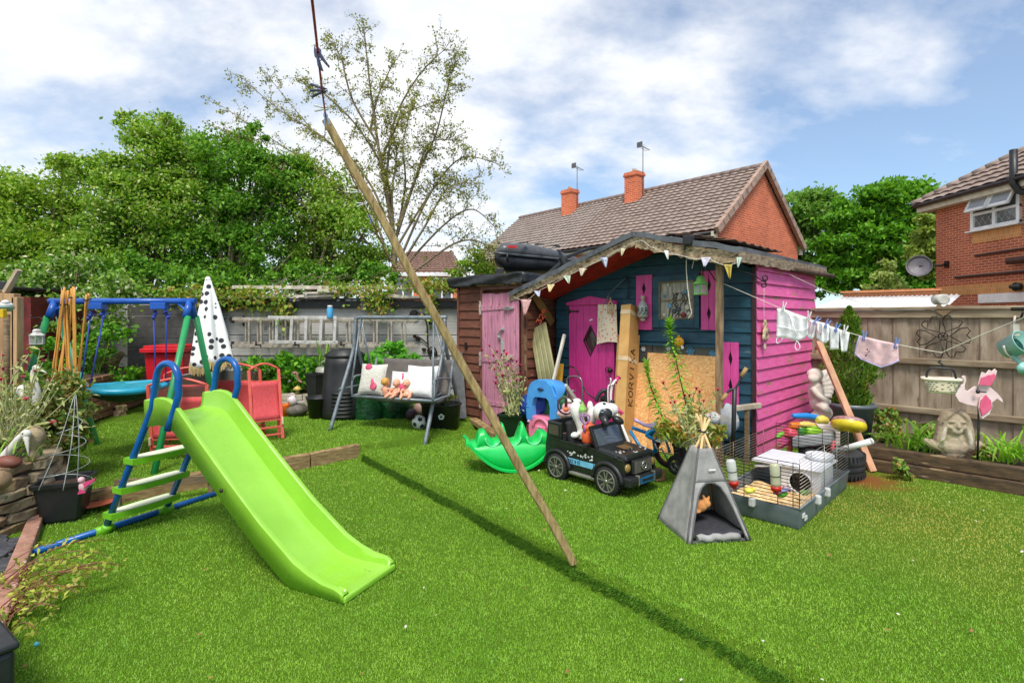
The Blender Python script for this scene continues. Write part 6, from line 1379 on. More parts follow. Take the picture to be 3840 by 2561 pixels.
for i in range(9): mb = MB(); mb.box((-.75+.13*i, .06, .92+(.02 if i % 2 else 0)), (.125, .02, 1.75)); mb.build('fence_board', brownf, lf)
for px, pt, w_ in ((3, 290, .13), (8.5, 293, .08), (17, 293.5, .14), (22.5, 297, .07)):
    p = P(px, pt, 5.2); mb = MB(); mb.box((p.x+5.3, p.y-5.3-.05, (p.z+.1)/2), (w_*.75, .08, p.z+.1)); mb.build('fence_post', palep, lf, bevel=.006)
mb = MB(); mb.bar(P(5.5, 292, 5.15), P(19, 269.5, 5.15), .055, .03); mb.build('diagonal_brace', pm('pale_brace', S(206, 184, 154), S(170, 148, 120), bump=.3), lf, True)
fd_ = thing('bird_feeder', 'white and green bird feeder dish on a pale post', 'bird feeder', P(6.5, 400, 4.7));
mb = MB(); mb.tube([P(6.8, 400, 4.7), P(7, 314, 4.7)], .022, 8); mb.build('post', M_['old_wood'], fd_, True)
mb = MB(); c0 = P(5.5, 311, 4.7); mb.lathe([(0, 0), (.04, 0), (.065, .035), (.068, .04), (0, .038)], 16, c0); mb.build('green_dish', pm('sea_green', S(170, 206, 186), bump=0), fd_, True)
mb = MB(); mb.ell(c0+V((0, 0, .055)), (.06, .055, .03)); mb.ell(c0+V((.02, -.02, .08)), (.03, .03, .022)); mb.build('white_bird', M_['white_plastic'], fd_, True)
mb = MB(); mb.box(P(1.2, 313, 4.6), (.07, .04, .075)); mb.build('yellow_box', pm('yellow_paint', S(246, 204, 20), bump=0), fd_, True, bevel=.006)
lo = P(37, 344, 5.0); l2 = lantern('lantern', 'white metal candle lantern hanging over the left bed', lo, .115, pm('white_enamel', S(222, 220, 214), S(180, 176, 170), sc=20, rough=.4, bump=.1), None, 0, 6)
mb = MB(); mb.tube(spline([lo+V((0, 0, .15)), lo+V((.02, 0, .2)), lo+V((.05, 0, .23)), lo+V((.02, 0, .255)), lo+V((-.06, 0, .25)), lo+V((-.14, .1, .28))], 5), .004, 5); hang(mb, 'lantern_hook', M_['dark_metal'], 'thin wire hook holding the white lantern', 'hook')
def stork(label, pts, Y, r, beak, m, name='bird_statue'):
    ps = spline([P(x, y, Y) for x, y in pts], 6); n = len(ps); t = thing(name, label, 'bird statue', ps[0])
    mb = MB(); mb.tube(ps, [r*(1.5-.95*i/n) for i in range(n)], 10); mb.ell(ps[-1], (r*1.25, r*1.05, r*1.15)); mb.build('neck', m, t, True)
    mb = MB(); e = P(beak[0], beak[1], Y-.05); mb.tube([ps[-1], lerp(ps[-1], e, .3), e], [r*.9, r*.55, r*.12], 8); mb.build('beak', m, t, True)
    mb = MB(); mb.ell(ps[-1]+V((.0, -r*1.0, r*.3)), (r*.25, r*.15, r*.25), None, 6, 4); mb.build('eye', M_['dark_metal'], t, True); return t
chalk = pm('chalk_paint', S(232, 230, 222), S(196, 190, 176), sc=14, rough=.8, bump=.3, wear=(S(120, 108, 90), .68, 12))
stork('white stork statue with long downward beak in front of the left bed', [(-4, 468), (6, 455), (14, 445), (20, 437), (26, 433.5)], 4.05, .03, (28.6, 455), chalk)
stork('smaller white bird statue with red eye patch among the left plants', [(36, 404), (37, 392), (34, 380), (33, 372), (36, 367.5)], 4.5, .022, (47, 372.5), chalk)
vs_ = P(36, 459, 4.15); mb = MB(); mb.lathe([(0, 0), (.07, 0), (.075, .02), (.035, .05), (.03, .09), (.055, .14), (.06, .19), (.045, .24), (.02, .26), (0, .262)], 16, vs_); solo(mb, 'stone_urn', M_['stone'], 'small weathered stone urn on top of the dry stone wall', 'urn', world=True)
mb = MB(); stp_ = P(9, 461, 3.95); mb.ell(stp_, (.085, .06, .045), rot(0, 12, 0), 14, 9, lambda q: 1+.12*noise.noise(q*2)); solo(mb, 'cobble_stone', pm('red_stone', S(134, 76, 58), S(104, 58, 46), sc=9, bump=.4), 'oval red brown cobble on the dry stone wall', 'stone', world=True)
mb = MB(); mb.ell(P(-1, 480, 3.75), (.075, .07, .07), None, 14, 9, lambda q: 1+.1*noise.noise(q*2)); solo(mb, 'boulder', M_['stone2'], 'round tan boulder at the very left edge of the stone wall', 'stone', world=True)
mb = MB(); mb.ell(P(27, 394, 4.6), (.06, .05, .05)); mb.ell(P(22, 390, 4.6), (.04, .04, .05)); solo(mb, 'shell_ornament', chalk, 'white shell like ornament among the stems at the left', 'ornament', world=True)
campion('rose_campion', 'silvery stems with magenta flowers filling the left bed', P(14, 440, 4.3), [(3, 354), (18.6, 359), (40.7, 347.4), (43.6, 360), (35, 370), (50, 379), (23, 376), (26, 398), (10.6, 383), (3, 368), (1, 378), (52, 421), (30, 352)], 4.2, None, random.Random(3), 260, .25, 46, .22)
leafy('bedding_plant', 'loose green plant mass spilling over the dry stone wall', 'plant', [(20, 425, 30, 26), (55, 415, 26, 24), (75, 425, 14, 22), (40, 440, 36, 18), (70, 445, 18, 14), (20, 405, 22, 22), (60, 392, 20, 16)], 4.75, 6500, .055, leafmat('bed_leaf', [S(64, 104, 34), S(104, 142, 50), S(146, 168, 78), S(150, 120, 74), S(180, 180, 110)], .3), P(45, 452, 4.7), 5, .55, None, 30, 'twig')
leafy('leafy_weed', 'bright green upright plant behind the white bird statue', 'plant', [(46, 352, 10, 18), (44, 372, 12, 14), (52, 385, 14, 12), (40, 340, 6, 8)], 5.2, 700, .06, M_['fresh_leaf'], P(47, 400, 5.2), 6, .42)
leafy('leafy_shrub', 'green shrub growing above the low brick wall', 'shrub', [(98, 345, 18, 16), (85, 368, 14, 12), (125, 375, 18, 8), (112, 330, 20, 14), (138, 372, 10, 10)], 7.9, 1100, .08, M_['fresh_leaf'], P(100, 385, 7.9), 7)
mb = MB(); rd = random.Random(13)
for px, py in ((16, 452), (20, 460), (2, 440), (26, 462), (6, 452)): strap_clump(mb, P(px, py, 4.05), 4, .2, .008, 1.0, rd, .9)
solo(mb, 'strap_leaf_plant', M_['grass_leaf'], 'arching strap leaves over the dry stone wall top', 'plant', world=True)
mb = MB(); mb.bar(G(37, 521)+V((0, 0, .03)), G(2, 640)+V((-.05, 0, .03)), .09, .08); solo(mb, 'edging_board', pm('flaking_board', S(190, 144, 124), S(140, 98, 80), sc=7, rough=.9, bump=.6, wear=(S(220, 190, 176), .6, 9)), 'flaking pinkish edging board at the left foreground', 'edging board', world=True, bevel=.01)
mb = MB()
for k in range(30): stone_blk(mb, G(random.uniform(-2, 17), random.uniform(540, 575))+V((-.0, 0, .02)), (.08, .07, .03), k, k*2.3)
solo(mb, 'dark_pieces', pm('fragment', S(86, 86, 92), S(58, 58, 64), bump=.4), 'dark slate chips behind the edging board', 'fragment', world=True)  # dark grey chips scattered on the ground behind the board
fp_ = thing('straggly_plant', 'straggly plant with red stems and yellow green leaves in the left foreground', 'plant', G(8, 625)); rd = random.Random(31); mb = MB(); lp = []
for i in range(30):
    o = G(rd.uniform(-10, 14), rd.uniform(590, 640)); o.z = -.08; a = R(rd.uniform(-45, 85)); l_ = rd.uniform(.2, .55); h = V((math.cos(a), math.sin(a), 0)); pts = []
    for k in range(9): t = k/8; pts.append(o+h*(l_*t)+V((rd.gauss(0, .008), rd.gauss(0, .008), l_*(1.15*t-.85*t*t)+.02)))
    mb.tube(pts, [.0045*(1-.7*k/8) for k in range(9)], 5)
    for k in range(2, 9):
        for _ in range(4): lp.append(pts[k]+V((rd.gauss(0, .022), rd.gauss(0, .022), rd.gauss(0, .018))))
mb.build('stem', pm('red_stem', S(150, 70, 70), S(120, 90, 60), bump=0), fp_, True)
leaf_mesh('leaves', np.array([tuple(p) for p in lp]), RNG.uniform(.016, .044, len(lp)), leafmat('yellow_leaf', [S(124, 156, 44), S(184, 196, 70), S(214, 218, 104), S(170, 160, 80), S(120, 160, 50)], .35), fp_, asp=.5)
ba_ = math.degrees(math.atan2(.565, -.825))
bxo = thing('black_box', 'corner of a black plastic box at the bottom left edge', 'box', (-1.90, 2.05, -.09), ba_); mb = MB(); mb.box((.35, .3, .155), (.68, .58, .31)); mb.build('box_body', M_['black_plastic'], bxo, bevel=.02); mb = MB(); mb.box((.35, .3, .325), (.7, .6, .03)); mb.build('box_lid', M_['black_plastic'], bxo, bevel=.012)
mb = MB(); c0 = G(36.5, 647.5); mb.ell(c0+V((0, 0, .02)), .011, None, 8, 6); solo(mb, 'bead', pm('aqua', S(90, 196, 220), bump=0), 'tiny turquoise bead lying on the turf', 'bead', world=True)
def PT(px, py, Y): return P(px, py, Y)
mb = MB(); rd = random.Random(2); x0, x1 = P(250, 0, 8.3).x, P(336, 0, 8.3).x
for c in range(3):
    x = x0-(c % 2)*.2
    while x < x1: L = rd.uniform(.36, .44); mb.box((x+L/2, 8.35+rd.uniform(-.01, .01), .05+c*.1), (L-.012, .16, .092)); x += L
solo(mb, 'block_wall', pm('pale_block', S(196, 186, 166), S(156, 146, 124), sc=6, rough=.95, bump=.6, bsc=30), 'low pale block wall below the leafy bed in front of the ladders', 'block wall', (-3.5, 8.35, 0), world=True, bevel=.008)
mb = MB(); mb.box(((x0+x1)/2, 8.85, .15), (x1-x0, .85, .26)); struct(mb.build('planter_soil', M_['soil']))
leafy('leafy_shrub', 'broad leaved green shrub overhanging the block wall', 'shrub', [(262, 372, 14, 16), (282, 372, 16, 18), (300, 374, 12, 18), (252, 378, 10, 12), (275, 388, 14, 10), (292, 390, 12, 8), (281, 361, 8, 9)], 8.55, 1700, .115, M_['fresh_leaf'], P(278, 396, 8.6), 12, .75)
leafy('leafy_shrub', 'small sprouting plant just left of the galvanised watering can', 'plant', [(312, 362, 7, 8), (318, 372, 8, 8), (306, 384, 6, 6)], 8.75, 330, .085, M_['fresh_leaf'], P(314, 392, 8.75), 13, .6)
mb = MB(); rd = random.Random(8); strap_clump(mb, P(322, 372, 8.8), 12, .62, .016, .45, rd, .5); solo(mb, 'iris_plant', M_['grass_leaf'], 'tall blade leaved plant rising behind the watering can', 'plant', world=True)
def pot(name, label, loc, r0, r1, h, m, sq=False, cat='pot', n=24, rim=.02, soil=True):
    t = thing(name, label, cat, loc, 20); mb = MB(); k = 4 if sq else n
    mb.lathe([(r0, 0), (r1*.97, h*.9), (r1*1.04, h*.9), (r1*1.06, h), (r1*.96, h), (r1*.9, h*.8), (0, h*.8)], k, sharp=sq); mb.build('pot_body', m, t, bevel=.004 if sq else 0)
    if soil: mb = MB(); mb.lathe([(0, h*.86), (r1*.93, h*.84)], k); mb.build('soil', M_['soil'], t)
    return t
pot('square_pot', 'dark square plastic pot standing on the block wall', P(316, 394.5, 8.28), .125, .165, .34, M_['black_plastic'], True)
p = G(319, 417); pot('round_tub', 'black round plastic tub on the grass below the square pot', p, .135, .175, .31, M_['black_plastic'])
gc = P(325, 388, 8.72); wc_ = thing('watering_can', 'galvanised watering can behind the square pot', 'watering can', gc); galv = pm('galvanised', S(190, 190, 178), S(156, 156, 142), sc=10, rough=.5, metal=.3, bump=.15)
mb = MB(); mb.lathe([(.15, 0), (.155, .1), (.15, .33), (.13, .35), (.1, .36), (0, .36)], 20); mb.build('can_body', galv, wc_)
mb = MB(); mb.tube(arc((0, 0, .35), .1, 0, 180, 10), .011, 6); mb.build('handle', galv, wc_); mb = MB(); mb.tube([(.13, 0, .08), (.3, 0, .34)], [.03, .018], 8); mb.build('spout', galv, wc_)
rk = G(297, 415); mb = MB(); mb.ell(rk+V((0, 0, .08)), (.17, .14, .1), None, 16, 10, lambda q: 1+.18*noise.noise(q*2)); solo(mb, 'garden_rock', pm('grey_rock', S(118, 112, 98), S(74, 70, 62), sc=6, bump=.8, bsc=20, bd=.02), 'grey rock on the grass under the small white watering can', 'rock', world=True)
wcm = thing('watering_can', 'small white toy watering can tipped on the grey rock', 'watering can', rk+V((-.03, -.02, .17))); q = rot(0, -25, 0); wm = pm('pale_pink_enamel', S(240, 224, 224), rough=.35, bump=0)
mb = MB(); mb.lathe([(0, 0), (.065, 0), (.06, .08), (.05, .13), (.045, .13), (.04, .06)], 18, (0, 0, 0), q); mb.build('can_body', wm, wcm); mb = MB(); mb.tube(arc((-.05, 0, .08), .055, 60, 290, 10), .008, 6); mb.tube(arc((-.04, 0, .12), .05, 0, 180, 8), .007, 6); mb.build('handle', wm, wcm); mb = MB(); mb.tube([(.05, 0, .03), (.17, 0, .05)], [.014, .009], 7); mb.build('spout', wm, wcm)
mb = MB(); c0 = G(285.8, 415.5); mb.lathe([(0, 0), (.05, 0), (.06, .16), (.064, .18), (.058, .18), (.052, .05)], 16, c0); solo(mb, 'orange_beaker', pm('orange_pl', S(244, 116, 20), S(230, 100, 10), bump=0), 'orange plastic beaker beside the grey rock', 'beaker', world=True)
mb = MB(); c0 = P(297.5, 394, 8.3); mb.lathe([(.02, 0), (.03, .05), (.03, .07), (.075, .075), (.05, .11), (0, .14)], 12, c0); solo(mb, 'toadstool_ornament', pm('yellow_stone', S(226, 200, 110), S(190, 160, 80), sc=20), 'small yellow toadstool house on the block wall', 'ornament', world=True)
mb = MB(); mb.tube(spline([P(x, y, 8.25) for x, y in ((294, 372), (297, 373), (298, 379), (302, 382))], 5), .018, 7); mb.ell(P(294, 372.5, 8.25), (.03, .025, .022)); solo(mb, 'worm_ornament', pm('dusky_pink', S(176, 120, 112), bump=.1), 'pinkish worm shaped ornament among the broad leaves', 'ornament', world=True)
cb_ = thing('compost_bin', 'tall black plastic compost bin with ridged hatch', 'compost bin', G(345, 416)); mb = MB(); mb.lathe([(.34, 0), (.335, .1), (.32, .45), (.315, .46), (.29, .78), (.275, .88), (.26, .89)], 32); mb.build('bin_body', M_['black_plastic'], cb_)
mb = MB(); mb.lathe([(.275, .88), (.29, .9), (.285, .93), (.2, .985), (.19, 1.0), (0, 1.01)], 32); mb.build('lid', M_['black_plastic'], cb_)
mb = MB()
for k in range(7): mb.tube([V((.33*math.cos(R(a)), .33*math.sin(R(a)), .05+k*.055)) for a in range(255, 306, 10)], .017, 6)
mb.build('hatch', M_['black_plastic'], cb_)
gb = pm('green_bag', S(22, 84, 40), S(10, 52, 26), sc=5, rough=.28, bump=.8, bsc=14, bd=.03)
def bag(label, loc, r, h, seed):
    mb = MB()
    def f(u, v):
        a = 2*math.pi*u; k = r*(1-.08*v+.06*math.sin(v*6+seed)+.05*noise.noise(V((math.cos(a)*2, math.sin(a)*2, v*3+seed)))); return V((k*math.cos(a), k*.8*math.sin(a), h*v+.02*noise.noise(V((u*9, seed, 0)))*v))
    mb.grid(f, 36, 14, wrap=True); mb.lathe([(0, h*.85), (r*.93, h*.85)], 20, (0, 0, 0), None, 1, .8); solo(mb, 'grow_bag', gb, label, 'grow bag', loc, group='green grow bags')
bag('taller green grow bag beside the black compost bin', G(366, 417), .25, .62, 1); bag('shorter green grow bag under the middle of the seat swing', G(395, 416), .26, .36, 5)
leafy('potato_plant', 'bright leafy potato plant growing from the green grow bags', 'plant', [(372, 362, 14, 12), (390, 352, 12, 10), (396, 345, 8, 6), (405, 362, 10, 8), (380, 374, 16, 10), (362, 376, 8, 12), (415, 360, 7, 5), (358, 392, 5, 10)], 8.2, 1250, .10, leafmat('potato_leaf', [S(84, 160, 44), S(118, 196, 62), S(150, 212, 96)], .4), P(380, 392, 8.25), 15, .62)
tb_ = thing('oval_tub', 'black oval tub with a small white pentagon logo', 'tub', G(441, 426)); mb = MB(); mb.lathe([(.24, 0), (.27, .3), (.285, .305), (.285, .325), (.26, .32), (.25, .26), (0, .26)], 32, (0, 0, 0), None, 1, .75); mb.build('tub_body', M_['black_plastic'], tb_)
mb = MB(); mb.prism([(.045*math.cos(R(90+72*k)), .045*math.sin(R(90+72*k))) for k in range(5)], .003, (.03, -.2, .17), (1, .08, 0), (0, -.1, 1)); lg_ = mb.build('logo', M_['white_plastic'], tb_); mb = MB(); mb.prism([(.024*math.cos(R(90+72*k)), .024*math.sin(R(90+72*k))) for k in range(5)], .003, (.03, -.2035, .17), (1, .08, 0), (0, -.1, 1)); mb.build('logo_centre', pm('logo_grey', S(110, 130, 140), bump=0), lg_)
leafy('tub_plant', 'sparse dry plant in the black oval tub', 'plant', [(448, 398, 10, 5), (438, 400, 8, 3)], 7.35, 160, .05, M_['olive_leaf'], P(445, 404, 7.35), 16)
mb = MB(); mb.bar(P(461, 418, 7.6), P(457, 352, 8.1), .16, .03); solo(mb, 'dark_board', pm('slate_board', S(70, 76, 78), bump=.2), 'dark grey board leaning against the brown outhouse', 'board', world=True)
def ball(name, label, loc, r, m): mb = MB(); mb.ell((0, 0, r), r, None, 24, 16); return solo(mb, name, m, label, 'ball', loc)
fb, nt, b = newmat('football'); vec = coords(nt)
G2 = (1+5**.5)/2; ico = [V(v).normalized() for v in ((0, 1, G2), (0, -1, G2), (0, 1, -G2), (0, -1, -G2), (1, G2, 0), (-1, G2, 0), (1, -G2, 0), (-1, -G2, 0), (G2, 0, 1), (-G2, 0, 1), (G2, 0, -1), (-G2, 0, -1))]
p = G(419, 428.5); r_ = .095; sb_ = thing('football', 'black and white football on the grass under the seat swing', 'ball', p); mb = MB(); mb.ell((0, 0, r_), r_, None, 24, 16); mb.build('leather', M_['white_plastic'], sb_)
Rb = rot(25, 15, 10)
for v in ico:
    v = Rb @ v; mb = MB(); d, s, t = frame(v); mb.add([V((0, 0, r_))+(v*.95+(s*math.cos(R(72*k))+t*math.sin(R(72*k)))*.36).normalized()*(r_+.0015) for k in range(5)]+[V((0, 0, r_))+v*(r_+.003)], [(k, (k+1) % 5, 5) for k in range(5)]); mb.build('black_patch', M_['black_plastic'], sb_)
ball('purple_ball', 'dark purple ball behind the football', G(411, 420)+V((0, .05, 0)), .085, pm('purple_ball', S(84, 62, 76), S(60, 46, 58), sc=9, rough=.45, bump=.2)); ball('pink_ball', 'larger pale pinkish ball beside the black oval tub', G(419, 419)+V((0, .25, 0)), .12, pm('pink_ball', S(206, 170, 158), rough=.4, bump=.1))
ca = P(330, 317.5, 8.88); mb = MB(); mb.lathe([(.05, 0), (.052, .01), (.052, .155), (.04, .175), (.038, .205), (0, .21)], 18); cn = solo(mb, 'spray_can', pm('sky_blue_can', S(86, 176, 226), S(70, 160, 214), rough=.3, bump=0), 'light blue spray can standing on the short ladder', 'can', ca)
mb = MB(); mb.lathe([(.041, .175), (.04, .208), (0, .212)], 18); o = mb.build('cap', M_['white_plastic']); o.parent = cn
FL, FR_, RR_, RL_ = G(330, 430), G(424.6, 442), G(461.5, 419), G(378, 415.5)
TL, TR = (FL+RL_)/2, (FR_+RR_)/2; TL.z = 1.50; TR.z = 1.50
ss_ = thing('garden_swing', 'grey tube garden swing holding cushions and dolls', 'garden swing', (FL+FR_+RR_+RL_)/4); gt = pm('grey_tube', S(136, 146, 152), S(108, 116, 122), sc=14, rough=.4, bump=.1, metal=.2, wear=(S(180, 184, 184), .68, 9))
u_ = (TR-TL).normalized(); mb = MB(); mb.tube([TL+V((-.0, 0, -.06))]+[TL+u_*.0+V((0, 0, -.02)), TL+u_*.04, TL+u_*.1, TR, TR+u_*.03], .028, 10); mb.build('top_bar', gt, ss_, True)
for top, f in ((TL, FL), (TL, RL_), (TR, FR_), (TR, RR_)):
    mb = MB(); m_ = lerp(top, f, .02)+V((0, 0, -.03)); j = V((lerp(top, f, .12).x, lerp(top, f, .12).y, 1.02)); mb.tube(spline([top+V((0, 0, -.02)), lerp(top, f, .05)+V((0, 0, -.2)), j, lerp(j, f, .5), f], 5), .026, 10); mb.build('leg', gt, ss_, True)
mb = MB(); a, b3 = lerp(FL, TL, .35), lerp(RL_, TL, .35); mb.tube([a, b3], .014, 7); mb.build('side_brace', gt, ss_, True); mb = MB(); a, b3 = lerp(FR_, TR, .35), lerp(RR_, TR, .35); mb.tube([a, b3], .014, 7); mb.build('side_brace', gt, ss_, True)
mb = MB(); mb.tube(spline([RL_+V((0, 0, .05)), lerp(RL_, RR_, .03)+V((0, 0, .28)), lerp(RL_, RR_, .1)+V((0, -.3, .34)), lerp(RL_, RR_, .9)+V((0, -.25, .32)), lerp(RL_, RR_, .97)+V((0, 0, .26)), RR_+V((0, 0, .05))], 4), .016, 8); mb.build('rear_brace', gt, ss_, True)
sA, sB = P(352, 395.5, 7.0), P(433, 400.5, 6.55); dv_ = V((.30, .92, 0)).normalized(); w_ = .46
mb = MB(); mb.grid(lambda u, v: lerp(sA, sB, u)+dv_*(w_*v)+V((0, 0, -.05*math.sin(v*3.14)-.03*math.sin(u*3.14))), 12, 8); mb.build('seat_sling', pm('grey_mesh', S(112, 108, 104), S(90, 88, 86), rough=.8, bump=.2, bsc=150), ss_, True, solid=.01)
mb = MB(); bk = V((.04, .13, .46)); mb.grid(lambda u, v: lerp(lerp(sA, sB, .1), sB, u)+dv_*w_+bk*v+dv_*(.03*math.sin(v*3)), 12, 8); mb.build('back_sling', pm('grey_mesh2', S(120, 112, 106), S(98, 92, 88), rough=.8, bump=.2, bsc=150), ss_, True, solid=.01)
for P0 in (sA, sB):
    mb = MB(); a, b3, c_ = P0, P0+dv_*w_, P0+dv_*w_+bk; mb.tube([P0+V((0, 0, .0)), b3, c_], .017, 8); mb.tube(spline([P0+V((0, 0, .0)), P0+V((0, 0, .18)), P0+dv_*.1+V((0, 0, .26)), b3+V((.01, .03, .22))], 4), .014, 8); mb.build('seat_frame', gt, ss_, True)
    mb = MB(); h = TL+u_*.08 if P0 is sA else TR-u_*.16; mb.tube([h, P0+V((0, 0, .2))], .013, 7); mb.tube([h, b3+V((0, 0, .25))], .013, 7); mb.build('hanger_rod', gt, ss_, True)
mb = MB(); mb.tube([sA, sB], .019, 8); mb.build('front_tube', gt, ss_, True)
def cushion(name, label, c, w, h, d, tilt, yaw, m, deco=None):
    t = thing(name, label, 'cushion', c, yaw, 'cushions on the seat swing'); q = rot(tilt, 0, 0); mb = MB()
    def f(u, v, s):
        x, z = (u-.5), (v-.5); k = (1-(2*abs(x))**4)*(1-(2*abs(z))**4); pin = 1-.07*(1-abs(2*x))*abs(2*z)-.0; pz = 1-.07*(1-abs(2*z))*abs(2*x)
        return q @ V((x*w*pz, s*d/2*max(0, k)**.6+.006*noise.noise(V((x*9, z*9, s))), z*h*pin))+V((0, 0, h/2))
    mb.grid(lambda u, v: f(u, v, -1), 16, 16); mb.grid(lambda u, v: f(u, v, 1), 16, 16, flip=True); mb.build('cushion_cover', m, t)
    if deco:
        for nm, mt, blobs in deco:
            mb = MB()
            for x, z, rx_, rz2 in blobs: mb.ell(f(x, z, -1.05)*1.0+V((0, -.004, 0)), (rx_, .008, rz2), q, 9, 5)
            mb.build(nm, mt, t)
    return t
wc1 = pm('white_cotton', S(244, 242, 240), S(230, 228, 228), sc=10, rough=.9, bump=.5, bsc=18, bd=.01); shag = pm('shaggy_white', S(240, 238, 226), S(206, 204, 190), sc=60, rough=.95, bump=1, bsc=70, bd=.02)
hp_ = pm('flamingo_pink', S(234, 86, 130), bump=0); sa = lambda t, k=.22: lerp(sA, sB, t)+dv_*k
cushion('cushion', 'shaggy white cushion with a pink flamingo at the left of the seat', sa(.17, .18), .38, .42, .14, -18, -14, shag, [('flamingo_print', hp_, [(.36, .88, .05, .045), (.62, .35, .02, .05), (.66, .25, .05, .05), (.58, .42, .012, .04)])])
cushion('cushion', 'middle white cushion with pink flamingo print behind the dolls', sa(.5, .3), .36, .32, .12, -20, -14, wc1, [('flamingo_print', hp_, [(.5, .88, .022, .008), (.54, .75, .012, .04), (.58, .3, .06, .05)])])
cushion('cushion', 'large plain white cushion at the right of the seat', sa(.78, .18), .43, .42, .15, -20, -16, wc1)
skin = pm('doll_skin', S(240, 176, 144), S(228, 158, 126), rough=.45, bump=.02, var=.05); dhair = pm('doll_hair', S(226, 170, 84), S(200, 140, 60), sc=30, rough=.6, bump=.6)
def doll(label, loc, yaw, hair, turn):
    t = thing('baby_doll', label, 'doll', loc, yaw, 'baby dolls on the seat swing'); mb = MB()
    mb.ell((0, 0, .075), (.048, .04, .075), rot(-12, 0, 0)); mb.ell((0, -.01, .05), (.05, .045, .045)); mb.tube([(0, .01, .13), (0, .008, .16)], .02, 8); mb.ell((turn*.01, 0, .195), (.05, .05, .052)); mb.ell((turn*.014, -.02, .182), (.042, .035, .036))
    for s in (-1, 1):
        mb.tube(spline([(s*.045, .005, .12), (s*.075, -.02, .09), (s*.06, -.06, .07)], 4), [.02, .019, .018, .017, .016, .015, .014, .013, .012], 8); mb.ell((s*.056, -.066, .068), (.014, .016, .012))
        mb.tube(spline([(s*.03, -.01, .035), (s*.055, -.075, .045), (s*.05, -.125, .02)], 4), [.028, .027, .026, .025, .024, .022, .02, .018, .016], 8); mb.ell((s*.05, -.137, .022), (.015, .014, .022)); mb.ell((s*.05+turn*.01, .0, .19), (.008, .012, .015))
        for k in range(4): mb.tube([(s*.056+(k-1.5)*.006, -.074, .068), (s*.056+(k-1.5)*.007, -.088, .062)], .003, 5)
    mb.ell((turn*.014, -.056, .187), (.008, .008, .007)); mb.build('body', skin, t, rem=.0055)
    mb = MB()
    for s in (-1, 1): mb.ell((turn*.014+s*.018, -.05, .198), (.006, .004, .006), None, 8, 5)
    mb.build('eyes', pm('doll_eye', S(50, 60, 80), bump=0), t); mb = MB(); mb.ell((turn*.014, -.056, .169), (.011, .005, .006), None, 8, 5); mb.build('mouth', pm('doll_mouth', S(180, 60, 70), bump=0), t)
    if hair: mb = MB(); mb.ell((turn*.01, .008, .205), (.055, .055, .053), None, 16, 10, lambda q: 1+.05*noise.noise(q*6)); mb.build('hair', dhair, t)
doll('doll with ginger hair sitting against the shaggy cushion', sa(.40, .06)+V((0, 0, .0)), 150, True, 0); doll('bald doll leaning left in the middle of the seat', sa(.52, .08), -35, False, 1); doll('bald doll lying back beside the plain white cushion', sa(.66, .08), -5, False, -1)
pbp, ptp = P(573.6, 562.5, 3.22), P(326, 120, 3.2); prp = thing('line_prop', 'long rough wooden clothes prop leaning across the lawn', 'clothes prop', pbp)
mb = MB(); n = 26; d, s, t = frame(ptp-pbp); secs = []
for i in range(n+1):
    o = lerp(pbp, ptp, i/n)+s*.012*noise.noise(V((i*.22, 1, 0)))+t*.01*noise.noise(V((i*.22, 5, 0))); k = .0255*(1-.08*i/n)*(1+.10*noise.noise(V((i*.8, 2, 0)))); k = k*.86 if i == 0 else k
    secs.append([o+s*(a*k)+t*(c*k) for a, c in ((-1, -.6), (-.6, -1), (.6, -1), (1, -.6), (1, .6), (.6, 1), (-.6, 1), (-1, .6))])
mb.loft(secs, True, False); mb.build('pole', pm('prop_wood', S(178, 156, 106), S(128, 104, 64), sc=7, st=(6, 6, 1.1), rough=.9, bump=.8, bsc=26, bd=.006, wear=(S(86, 64, 40), .63, 7, (3, 3, .8))), prp, True)
redr = pm('red_line', S(196, 40, 50), S(150, 30, 40), sc=60, bump=.3); e1 = P(313, 8, 1.62); far = P(408, 292, 9.0)
mb = MB(); mb.tube([ptp+V((0, 0, .01)), lerp(ptp, e1, .5)+V((0, 0, -.02)), e1, e1+(e1-ptp)*.9], .0045, 6); mb.tube([ptp+V((0, 0, .01)), lerp(ptp, far, .5)+V((0, 0, -.08)), far], .0045, 6)
solo(mb, 'washing_line', redr, 'red washing line running overhead through the top of the prop', 'washing line', world=True)
pegm = {'navy': pm('navy_peg', S(62, 74, 110), rough=.4, bump=0), 'pale': pm('pale_peg', S(222, 226, 224), rough=.4, bump=0), 'blue': pm('blue_peg', S(122, 148, 208), rough=.4, bump=0), 'white': pm('white_peg', S(240, 236, 232), rough=.4, bump=0), 'grey': pm('grey_peg', S(136, 156, 190), rough=.4, bump=0)}
pegn = {'navy': 'navy blue', 'pale': 'pale', 'blue': 'light blue', 'white': 'white', 'grey': 'grey blue'}
def peg(label, p, ang, col, L=.075, yaw=0, gr='pegs on the red line'):
    t = thing('clothes_peg', label, 'clothes peg', p, group=gr); q = Matrix.Rotation(R(yaw), 3, 'Z') @ rot(0, ang, 0)
    for s in (-1, 1):
        mb = MB(); vs = [(.004*s, -.3), (.013*s, -.05), (.010*s, .1), (.019*s, .62), (.012*s, .7), (.002*s, .15)]
        mb.prism([(x, z*L) for x, z in (vs if s > 0 else vs[::-1])], .011); mb.v = [tuple(q @ V(v)) for v in mb.v]; mb.build('peg_jaw', pegm[col], t, bevel=.0015)
    mb = MB(); mb.tube([q @ V(v) for v in arc((0, 0, .012), .007, 0, 360, 10, (1, 0, 0), (0, 0, 1))], .002, 5); mb.build('spring', M_['steel'], t)
onl = lambda t: lerp(ptp+V((0, 0, .01)), e1, t)-V((0, 0, .02*2*min(t, 1-t)))
